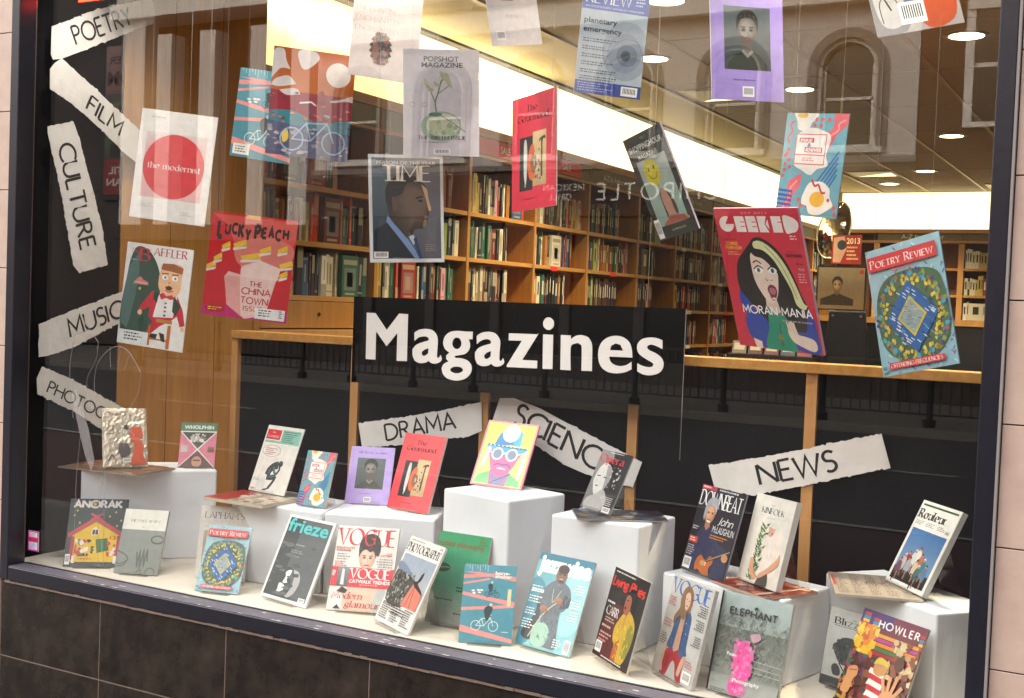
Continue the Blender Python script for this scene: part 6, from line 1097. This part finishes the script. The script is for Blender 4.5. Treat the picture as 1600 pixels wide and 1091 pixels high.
ITEMS = {"anorak":[-3.4305,0.102,0.6,0.6115,0.4143,-0.0023,0.2067,0.2493],"white_review":[-3.2242,0.1456,0.6,0.3505,0.4004,-0.0057,0.1624,0.2307],"foil":[-3.3987,0.2469,0.945,0.9684,0.3726,0.009,0.1595,0.2246],"wholphin":[-3.2721,0.4938,0.933,0.6112,0.4256,-0.0017,0.1354,0.179],"lapham":[-2.9478,0.2558,0.6,0.2615,0.1839,-0.0115,0.1873,0.2548],"poetry2":[-2.8241,0.1278,0.6,0.2411,0.4416,-0.01,0.1594,0.2272],"economist":[-2.9004,0.4693,0.891,-0.1457,0.3688,0.0015,0.1893,0.2476],"fire2":[-2.6277,0.4046,0.877,-0.0674,0.298,-0.0144,0.1299,0.1923],"almanac2":[-2.5223,0.5401,0.877,0.3831,0.4005,-0.0003,0.1586,0.2083],"gourmand2":[-2.36,0.5661,0.877,-0.1906,0.3272,-0.0099,0.1955,0.2697],"frieze":[-2.6086,0.2057,0.6,-0.1798,0.4443,0.0038,0.2271,0.2866],"vogue_red":[-2.3253,0.1936,0.6,0.3134,0.4258,-0.0104,0.2071,0.2758],"photography":[-2.1374,0.1952,0.6,-0.4768,0.459,0.0008,0.2122,0.2815],"radical":[-1.9984,0.269,0.6,-0.0319,0.2682,-0.0047,0.1905,0.2834],"boneshaker2":[-1.7911,0.131,0.6,0.377,0.3991,-0.0072,0.1576,0.2317],"jazz":[-1.6536,0.2235,0.6,-0.214,0.4132,-0.0037,0.2052,0.2797],"limelight":[-1.4066,0.2375,0.61,-0.6694,0.2585,0.0068,0.2045,0.2543],"vogue_blue":[-1.2237,0.2352,0.6,-0.6595,0.2399,0.0022,0.2058,0.2694],"elephant":[-1.0317,0.1529,0.6,-0.2144,0.2561,0.002,0.2055,0.2608],"downbeat":[-1.2369,0.4666,0.838,-0.5839,0.2793,0.0068,0.2026,0.2577],"kinfolk":[-1.0435,0.4047,0.848,-0.6601,0.2449,-0.0128,0.1814,0.2481],"rouleur":[-0.6559,0.5045,0.882,-0.8841,0.4425,0.0032,0.1949,0.244],"opera":[-1.5731,0.4704,0.983,-0.5228,0.4145,0.0138,0.1569,0.1909],"hatman":[-2.0094,0.5344,1.0,-0.012,0.4769,0.017,0.1941,0.2303],"blizzard":[-0.7944,0.388,0.6,-0.3963,0.185,0.0049,0.1719,0.2084],"howler":[-0.7227,0.2502,0.6,-0.5416,0.3758,0.0223,0.2122,0.2554],"modernist":[-3.2201,0.1716,1.8582,0.3822,-0.0021,0.1057,0.2763,0.38],"boneshaker1":[-2.8703,0.2861,2.0762,0.2223,-0.0428,0.1403,0.2275,0.3002],"orange":[-2.599,0.1541,2.0593,0.73,0.0075,0.0551,0.2661,0.3483],"enchant":[-2.3099,0.198,2.3041,0.8594,0.0106,0.0552,0.223,0.316],"popshot":[-2.0585,0.1515,2.0359,0.5902,-0.0156,-0.0362,0.2297,0.3196],"time":[-2.1887,0.1828,1.713,0.8826,0.0069,-0.0537,0.242,0.3352],"politics":[-1.7781,0.1828,2.3512,1.2214,0.0489,-0.1942,0.2001,0.3069],"gourmand1":[-1.7772,0.3331,1.8792,-0.5372,-0.0152,-0.0369,0.2502,0.3395],"review":[-1.5017,0.1673,2.2022,0.7043,-0.044,0.0519,0.1933,0.3062],"almanac1":[-1.0872,0.1477,2.1585,0.8685,0.038,-0.0524,0.2219,0.3095],"shopping":[-1.3056,0.3711,1.7977,-0.6315,-0.3853,-0.1368,0.2151,0.3064],"geeked":[-1.0609,0.3924,1.5112,-0.5401,-0.3474,0.0461,0.3202,0.3951],"fire1":[-0.9556,0.3197,1.8737,-0.4274,-0.0131,0.1139,0.2038,0.2673],"poetry1":[-0.635,0.2494,1.4512,-0.4783,-0.0295,-0.2202,0.2266,0.324],"topright":[-0.6716,0.1691,2.2917,0.4252,0.2376,-0.2138,0.2139,0.2117],"baffler":[-3.2941,0.1993,1.4126,0.1942,0.0085,0.0939,0.2712,0.3606],"lucky":[-2.8579,0.1564,1.5293,0.6101,0.0312,0.083,0.2844,0.3488]}
FL = [('foil', (-3.41, .325, .9345), .12, (.36, .22), f_foil, 'brown illustrated magazine lying flat under the foil pack', '#b8a890', .006),
      ('red', (-2.795, .37, .878), -.02, (.27, .2), f_red, 'red and cream book lying flat under the thinker cover', '#cfc4ac', .012),
      ('navy', (-1.43, .445, .975), .55, (.27, .17), f_navy, 'dark navy magazine lying flat under the opera singer magazine', '#9a9a9c', .005),
      ('rust', (-.955, .375, .8395), -.55, (.22, .19), f_rust, 'rust red magazine lying flat under the leaf cover book', '#c8a898', .007),
      ('grey', (-.672, .435, .8715), .32, (.22, .27), f_grey, 'pale newsprint magazine lying flat under the cyclists cover', '#b8ada0', .007)]
def magazine(key, art, base, label, th=.006, edge='#d6d0c6', hang=False, group=None, spine=None, name='magazine', cat='magazine', stand=True, thr=True):
    x, y, z, ya, le, ro, w, h = ITEMS[key]
    r = empty(name, (x, y, z), label=label, cat=cat, group=group)
    if not hang: z += .003; r.location = (x, y, z)
    r.rotation_mode = 'QUATERNION'; R = Matrix.Rotation(ya, 4, 'Z') @ Matrix.Rotation(-le, 4, 'X') @ Matrix.Rotation(ro, 4, 'Y'); r.rotation_quaternion = R.to_quaternion()
    e = mat('page_edge', edge, .75, noise=(edge, 200, (.1, .1, 6)))
    MB().box((0, .0004, 0), (w, th, h)).build('page_block', e, r, bevel=.0006)
    if spine: box('spine', (-.0012, .0, -.0003), (-.0002, th+.0005, h+.0003), mat('spine_colour', spine, .5), r)
    if art is not None:
        a = Art(w, h, base); art(a); o = a.build(r)
    if hang and thr:
        Ri = R.to_3x3()
        for fx in (.12, .88):
            p = Ri @ Vector((w*fx, .002, h)); L = 3.09-(z+p.z); Li = R.inverted().to_3x3() @ Vector((0, 0, L))
            MB().tube([Vector((w*fx, .002, h-.004)), Vector((w*fx, .002, h))+Li], .0004, 4).build('hanging_thread', M['thread'], r)
    if not hang and stand:
        s = empty('display_stand', (x, y, z-.003), label='clear plastic stand holding the '+label.split(' standing')[0].split(', ')[0], cat='stand', group='clear plastic magazine stands')
        s.rotation_euler = (0, 0, ya); R2 = Matrix.Rotation(-le, 4, 'X'); n = R2 @ Vector((0, 1, 0)); up = R2 @ Vector((0, 0, 1)); g = MB()
        u0, u1 = w*.18, w*.82; o0 = n*(th+.0012)
        def slab(a, b_, c, d, t, nm):
            a, b_, c, d = map(Vector, (a, b_, c, d)); nn = (b_-a).cross(d-a).normalized()*t; g = MB(); P = [a, b_, c, d]; Q = [p+nn for p in P]
            g.face(P[::-1]); g.face(Q)
            for i in range(4): j = (i+1) % 4; g.face([P[i], P[j], Q[j], Q[i]])
            g.build(nm, ACRYL, s)
        z3 = Vector((0, 0, .0034))
        A = o0+z3; slab(A+Vector((u0, 0, 0)), A+Vector((u1, 0, 0)), A+Vector((u1, 0, 0))+up*h*.7, A+Vector((u0, 0, 0))+up*h*.7, -.0016, 'back_plate')
        slab((u0, -.018, .0), (u1, -.018, .0), (u1, th+.006, .0), (u0, th+.006, .0), .0016, 'foot_plate')
        slab((u0, -.0185, .0018), (u1, -.0185, .0018), (u1, -.021, .016), (u0, -.021, .016), -.0014, 'front_lip')
        T = A+up*h*.68+n*.002; G = Vector((0, T.y+.05, .0005)); slab(Vector((u0+.01, G.y, G.z)), Vector((u1-.01, G.y, G.z)), Vector((u1-.01, T.y, T.z)), Vector((u0+.01, T.y, T.z)), .0016, 'rear_strut')
    return r
HG = 'covers hanging on threads in the window'; SG = 'magazines standing on the display'
H = lambda k, a, b, l, **kw: magazine(k, a, b, l, hang=True, group=HG, name='hanging_cover', cat='hanging cover', th=kw.pop('th', .004), **kw)
H('modernist', c_modernist, '#e6e0da', 'hanging white cover with one large red disc, beside the film paper')
H('boneshaker1', lambda a: c_bone(a, True), '#4f97a8', 'hanging teal cover with pink stripes, partly behind the orange picture')
H('orange', c_orange, '#b8682f', 'hanging painting-like cover, bicycle under orange sky and pale moon')
H('enchant', c_enchant, '#b8aaa6', 'hanging grey cover with a single pine cone, at the top edge')
H('popshot', c_popshot, '#cfc9cf', 'hanging pale grey cover with a green sprouting plant in a bulb')
H('time', c_time, '#dcdcda', 'hanging white bordered cover of a man in profile with blue collar')
H('politics', c_politics, '#cbc1bf', 'hanging pale cover reading politics, cut by the top edge')
H('gourmand1', c_gourmand, '#d8364a', 'hanging narrow red cover with knife and food picture')
H('review', c_review, '#a8b4c0', 'hanging blue banded cover reading planetary emergency')
H('almanac1', c_almanac, '#a48cd0', 'hanging lilac cover with a dark square portrait')
H('shopping', c_shopping, '#35403f', 'hanging dark tilted cover with a yellow smiling balloon', edge='#d8c8d4', th=.006)
H('geeked', c_geeked, '#c9283f', 'large hanging red cover, pop art woman with open mouth', edge='#d8a8b4', th=.008)
H('fire1', c_fire, '#6ba8b4', 'hanging blue cover patterned with fried eggs and bacon')
H('poetry1', c_poetry, '#9cc2cc', 'large hanging pale blue cover with red banner and kaleidoscope diamond', edge='#7c9aa8')
H('topright', c_topright, '#b8b0ac', 'hanging grey and orange cover at the top right corner')
H('baffler', c_baffler, '#e6e0dc', 'hanging white cover with a ventriloquist dummy in red jacket')
H('lucky', c_lucky, '#d8333c', 'hanging red cover with a white noodle takeaway carton')
Z = lambda k, a, b, l, **kw: magazine(k, a, b, l, group=SG, **kw)
Z('anorak', c_anorak, '#34433f', 'dark green magazine with a yellow gabled house, front left')
Z('white_review', c_white, '#868a84', 'grey scribble magazine with cream top, beside the yellow house', th=.012, edge='#b8b4a8')
Z('wholphin', c_wholphin, '#dd8698', 'small pink case with white cross and green top, on the far left box', th=.012, edge='#dcd6d0')
Z('lapham', c_lapham, '#ddd8d2', 'pale cream magazine behind the small kaleidoscope magazine', th=.01)
Z('poetry2', lambda a: c_poetry(a, 2), '#9cc2cc', 'small pale blue kaleidoscope magazine on the deck at left')
Z('economist', c_economist, '#e9e4dc', 'white magazine with a bronze thinker on a toilet', th=.004)
Z('fire2', c_fire, '#6ba8b4', 'small fried egg patterned magazine on the low box', th=.008)
Z('almanac2', c_almanac, '#b9a0e0', 'lilac magazine with square portrait on the low box', th=.008)
Z('gourmand2', c_gourmand2, '#dc4a50', 'red magazine with knife and food picture on the low box', th=.008)
Z('frieze', c_frieze, '#e0dedb', 'black magazine with turquoise lettering and white border', th=.008, edge='#d8d6d2')
Z('vogue_red', c_voguered, '#ece4dc', 'fashion magazine with red lettering and a dark haired model', th=.009)
Z('photography', c_photography, '#e9e5e0', 'white tilted magazine with a coral boat bow photograph', th=.008)
Z('radical', c_radical, '#2f9a62', 'green magazine with large lips, behind the teal bicycle magazine')
Z('boneshaker2', c_bone, '#4f97a8', 'teal magazine with pink stripes and white bicycles')
Z('jazz', c_jazz, '#6fb0be', 'pale blue music magazine with a saxophone player in grey', th=.007)
Z('limelight', c_lime, '#26201f', 'dark music magazine with a singer in yellow', th=.006)
Z('vogue_blue', c_vogueblue, '#c8c6c4', 'fashion magazine with blue lettering, denim jacket and red trousers', th=.012, edge='#c4c0b8')
Z('elephant', c_elephant, '#a9b8b8', 'grey art magazine with a bright pink smoke shape', th=.01, edge='#b8bcb8')
Z('downbeat', c_downbeat, '#1b1a24', 'dark music magazine with a white haired guitarist', th=.006, edge='#8c8a90')
Z('kinfolk', c_kinfolk, '#e7e1d8', 'thick white book with hands holding green leaves', th=.02, edge='#dcd8d2')
Z('rouleur', c_rouleur, '#e6e4e0', 'thick white magazine with a bunch of racing cyclists', th=.017, edge='#cfccc6')
Z('opera', c_opera, '#8c8c8c', 'small black and white magazine with red lettering, woman in profile', th=.005, edge='#9a9a9a')
Z('hatman', c_hatman, '#e88a9c', 'yellow and pink illustrated cover, figure in blue hat and round glasses', th=.008, edge='#e2909c')
Z('blizzard', c_blizzard, '#d2d4d2', 'white magazine with a grey tree, behind the colourful crowd magazine', th=.012, spine='#4c5052')
Z('howler', c_howler, '#7a2c2c', 'colourful crowd scene magazine at the bottom right', th=.008)
# crinkled foil pack
def foil_pack():
    x, y, z, ya, le, ro, w, h = ITEMS['foil']; r = magazine('foil', None, '#cccccc', 'crinkled gold foil pack with an orange figure', th=.01)
    g = MB(); nx, nz = 16, 22; rr = random.Random(6); P = [[(w*i/nx, -.0008-rr.random()*.0026*(0 < i < nx and 0 < j < nz), h*j/nz) for i in range(nx+1)] for j in range(nz+1)]
    for j in range(nz):
        for i in range(nx):
            g.face([P[j][i], P[j][i+1], P[j+1][i+1]]); g.face([P[j][i], P[j+1][i+1], P[j+1][i]])
    g.build('foil_wrapper', M['foilm'], r)
    a = Art(w, h, '#ffffff'); a.b = MB(); a.k = 380
    a.text('Another', .12, .13, .05, '#2a2420', fit=.55, font='s', w=.12); a.poly([(.64,.34),(.86,.34),(.9,.48),(.84,.54),(.92,.66),(.9,.8),(.98,.96),(.62,.97),(.66,.8),(.7,.62),(.6,.5)], '#d8603c', True); a.circ(.54, .33, .06, '#3a2e28', 12); a.poly([(.36,.64),(.52,.6),(.62,.7),(.58,.8),(.4,.84)], '#5c5450', True); a.line([(.1,.3),(.24,.3),(.24,.44),(.1,.44)], .012, '#5c5450'); a.line([(.12,.9),(.2,.78),(.3,.9)], .02, '#4a4440'); a.barcode(.44, .86, .62, .93)
    a.build(r)
foil_pack()
for k, loc, rz, (w, h), art, lb, edge, th in FL:
    r = empty('flat_magazine', loc, label=lb, cat='magazine', group='magazines lying flat under the stands'); r.rotation_euler = (0, 0, rz)
    MB().box((-w/2, -h/2, 0), (w/2, h/2, th-.0006)).build('page_block', mat('page_edge', edge, .75), r, bevel=.0006)
    a = Art(w, h, edge); art(a); o = a.build(r); o.rotation_euler = (rad(-90), 0, 0); o.location = (-w/2, -h/2, th)

# ================================================================== ACROSS THE STREET (seen reflected in the glass)
FY = -21.13
bld = empty('white_building', (-12, FY, 0), label='white rendered building with arched upper windows across the street', cat='building')
def ob(n, a, b_, mt, parent, o, **k): return box(n, [a[i]-o[i] for i in range(3)], [b_[i]-o[i] for i in range(3)], mt, parent, **k)
O = (-12, FY, 0)
AX = [-5.86, -8.2, -10.55, -12.9, -15.3, -17.7]
# wall with arched openings: fill between and above the openings
def arch_wall(x0, x1, z0, z1, xs, r, zb, zc, y, parent, mt):
    g = MB(); n = 14
    def F(p): g.face([(x+12, y, z) for x, z in p][::-1])
    cur = x0
    for x in sorted(xs):
        F([(cur, z0), (x-r, z0), (x-r, z1), (cur, z1)]); F([(x-r, z0), (x+r, z0), (x+r, zb), (x-r, zb)])
        pts = [(x+r*cos(pi-pi*i/n), zc+r*sin(pi*i/n)) for i in range(n+1)]
        for a, c in zip(pts, pts[1:]): F([a, c, (c[0], z1), (a[0], z1)])
        for a, c in zip([(x-r, zb)]+pts, pts+[(x+r, zb)]): g.face([(a[0]+12, y, a[1]), (c[0]+12, y, c[1]), (c[0]+12, y-.3, c[1]), (a[0]+12, y-.3, a[1])])
        cur = x+r
    F([(cur, z0), (x1, z0), (x1, z1), (cur, z1)]); g.build('front_wall', mt, parent)
arch_wall(-19, -4.5, 4.75, 8.0, AX, .52, 4.95, 6.5, 0, bld, M['render_w'])
ob('parapet', (-19, FY-.3, 8.0), (-4.5, FY+.0, 13), M['render_w'], bld, O); ob('body', (-19, FY-6, 0), (-4.5, FY-.31, 13), M['render_w'], bld, O)
ob('cornice', (-19, FY+.001, 7.75), (-4.45, FY+.3, 8.1), M['trimw'], bld, O); ob('grey_course', (-19, FY+.001, 8.4), (-4.45, FY+.12, 8.6), M['greyst'], bld, O); ob('string_course', (-19, FY+.001, 4.62), (-4.45, FY+.16, 4.74), M['greyst'], bld, O)  # upper course is plain grey stone above the cornice
for X in AX:
    w = empty('window', (X+12, .0, 0)); w.parent = bld; g = MB(); n = 16
    for R0, R1, yy in ((.60, .70, .09), (.70, .80, .045)):
        pts = lambda R: [(-R, 4.95)]+[(R*cos(pi-pi*i/n), 6.5+R*sin(pi*i/n)) for i in range(n+1)]+[(R, 4.95)]
        A, B = pts(R0), pts(R1)
        for i in range(len(A)-1): g.face([(A[i][0], yy, A[i][1]), (A[i+1][0], yy, A[i+1][1]), (B[i+1][0], yy, B[i+1][1]), (B[i][0], yy, B[i][1])][::-1]); g.face([(B[i][0], 0, B[i][1]), (B[i+1][0], 0, B[i+1][1]), (B[i+1][0], yy, B[i+1][1]), (B[i][0], yy, B[i][1])])
    g.build('arch_moulding', M['greyst'], w)
    MB().box((-.5, -.24, 4.96), (.5, -.2, 7.0)).build('pane', M['glassd'], w); MB().box((-.5, -.19, 5.9), (.5, -.14, 5.96)).box((-.5, -.19, 4.96), (-.45, -.14, 6.6)).box((.45, -.19, 4.96), (.5, -.14, 6.6)).box((-.5, -.19, 4.96), (.5, -.14, 5.02)).build('sash_bars', M['trimw'], w); MB().box((-.75, .001, 4.83), (.75, .15, 4.94)).build('sill', M['trimw'], w)
# brown wing to the right (left in real life order follows x)
b3 = empty('brick_building', (-1, FY, 0), label='brown brick building with white sash windows across the street', cat='building'); O3 = (-1, FY, 0)
ob('wall', (-4.49, FY-6, 4.2), (8, FY-.05, 13), M['brick'], b3, O3); ob('shopfront', (-4.49, FY-6, 0), (8, FY-.1, 4.2), M['fascia'], b3, O3)
g = MB(); rr = random.Random(3); z = 4.25
while z < 9.4:
    x = -4.49+rr.choice([0, .11])
    while x < 0: g.box((x+1, -.0499, z), (min(x+.21, 0)+1, -.038-rr.random()*.008, z+.062)); x += .225
    z += .075
tag(g.build('brick', M['brick2'], b3), kind='stuff')
for X in (-3.05, -.6, 1.9):
    for zz in (5.35, 8.6):
        w = empty('window', (X+1, 0, 0)); w.parent = b3
        MB().box((-.62, -.035, zz-.1), (.62, .06, zz)).box((-.62, -.035, zz), (-.46, .05, zz+2.1)).box((.46, -.035, zz), (.62, .05, zz+2.1)).box((-.46, -.03, zz+1.02), (.46, .02, zz+1.1)).box((-.62, -.035, zz+2.1), (.62, .08, zz+2.3)).build('frame', M['trimw'], w); MB().box((-.46, -.034, zz), (.46, -.012, zz+2.1)).build('pane', M['glassd'], w)
# ground floor shopfronts with the restaurant fascia
gf = empty('restaurant_front', (-12, FY, 0), label='dark restaurant shopfront with pale sign lettering below the arched windows', cat='shopfront')
ob('fascia', (-18.9, FY+.001, 3.6), (-4.55, FY+.16, 4.55), M['fascia'], gf, O)
for i in range(8):
    x = -18.8+i*1.78; ob('glazing', (x, FY+.001, .5), (x+1.5, FY+.05, 3.55), M['glassd'], gf, O); ob('pilaster', (x+1.52, FY+.001, .0), (x+1.76, FY+.14, 3.58), M['fascia'], gf, O)
ob('stall_riser', (-18.9, FY+.001, 0), (-4.55, FY+.1, .48), M['fascia'], gf, O)
LW = mat('lit_sign_lettering', '#f2eee4', .5, emit='#f4efe2', es=.18)
def sign(t, x0, z, hgt, L, parent=gf, mt=LW): return plane_text('lettering', t, (x0+12, .165, z), (-1, 0, 0), (0, 0, 1), hgt, mt, parent, length=L, w=.13, track=.35)
sign('CHIPOTLE', -8.35, 3.95, .34, 2.8); sign('MEXICAN', -11.45, 4.16, .13, 1.0); sign('GRILL', -11.75, 3.95, .13, .55)
# theatre front with pale columns at the far left
th = empty('theatre_portico', (-24, FY, 0), label='portico with tall pale columns and posters across the street', cat='building'); OT = (-24, FY, 0)
ob('wall', (-33, FY-5, 0), (-19.05, FY-1.2, 13), M['fascia'], th, OT); ob('rear_brick_wall', (-26, FY-1.19, 3.4), (-19.05, FY-1.1, 9.0), M['brick'], th, OT)  # rear wall behind the pilasters is brown brick
ob('entablature', (-26.2, FY-1, 9.02), (-19.05, FY+.15, 9.45), M['trimw'], th, OT); ob('attic', (-26.2, FY-1, 9.46), (-19.05, FY-.1, 12), M['render_w'], th, OT); ob('base', (-26.2, FY-1, 3.0), (-19.05, FY+.05, 3.4), M['fascia'], th, OT); ob('dark_shops', (-33, FY-1.19, 0), (-19.05, FY-.9, 2.98), M['fascia'], th, OT)
for X, hw in ((-25.45, .42), (-24.3, .26), (-22.75, .27), (-21.0, .27), (-19.6, .3)):
    ob('pilaster', (X-hw, FY-.55, 3.41), (X+hw, FY-.05, 8.55 if hw < .4 else 9.0), M['render_w'], th, OT)
pb = empty('theatre_poster', (-26.8, FY-1.05, 4.2), label='tall dark poster reading Mister Tom until 26 Jan', cat='poster')
box('poster_board', (-.95, -.1, 0), (.95, -.02, 4.6), M['iron'], pb)
a = Art(1.6, 4.3, '#2c2a2c'); a.rect(0, 0, 1, .32, '#8c6a68', '#7a5450'); a.text('MISTER', .06, .12, .05, '#3c1418', fit=.88, bold=.03); a.text('TOM', .04, .26, .09, '#3c1418', fit=.92, bold=.04); a.rect(0, .32, 1, .38, '#4c4440'); a.rect(0, .38, 1, .76, '#6a7258', '#3a3c34'); a.bust(.55, .5, .16, '#8a7a68', '#5a4c40', '#1c1a18', '#1c1c20'); a.rect(0, .76, 1, 1, '#7c1c24'); a.text('UNTIL', .12, .86, .05, '#c8bcb8', fit=.76, bold=.02); a.text('26 JAN', .08, .94, .05, '#c8bcb8', fit=.84, bold=.02); a.rect(-.0, 0, .04, .3, '#3a5c9c')
o = a.build(pb); o.rotation_euler = (0, 0, pi); o.location = (.8, .0, .15)
# pedestrian guard rails at the far kerb: posts are things of one railing, bars are its parts
RP = [-19.3, -17.1, -14.9, -13.7, -12.3, -11.0, -9.55, -7.85, -6.3, -4.7, -3.1, -1.5, 0]
for i in range(len(RP)-1):
    x0, x1 = RP[i], RP[i+1]; r = empty('guard_rail', (x0, -15.75, 0), label='black guard rail panel at the far kerb, number %s from the left' % OR[i], cat='railing', group='black guard rail panels along the far kerb')
    L = x1-x0; MB().tube([(0, 0, 0), (0, 0, .12), (0, 0, .13), (0, 0, .95), (0, 0, 1.02), (0, 0, 1.08)], [.09, .1, .05, .05, .075, .03], 8).build('post', M['iron'], r)
    box('top_bar', (.05, -.02, .95), (L-.05, .02, .99), M['iron'], r); box('bottom_bar', (.05, -.02, .18), (L-.05, .02, .21), M['iron'], r); n = int(L/.14)
    for k in range(1, n): box('bar', (L*k/n-.009, -.009, .2105), (L*k/n+.009, .009, .9495), M['iron'], r)
# street end blocks so the sky is only seen overhead
S('distant_street_left', (-45, -26, 0), (-33.2, FY-.9, 13), M['brick']); S('distant_street_right', (8.05, -26, 0), (24, FY-.2, 13), M['brick'])
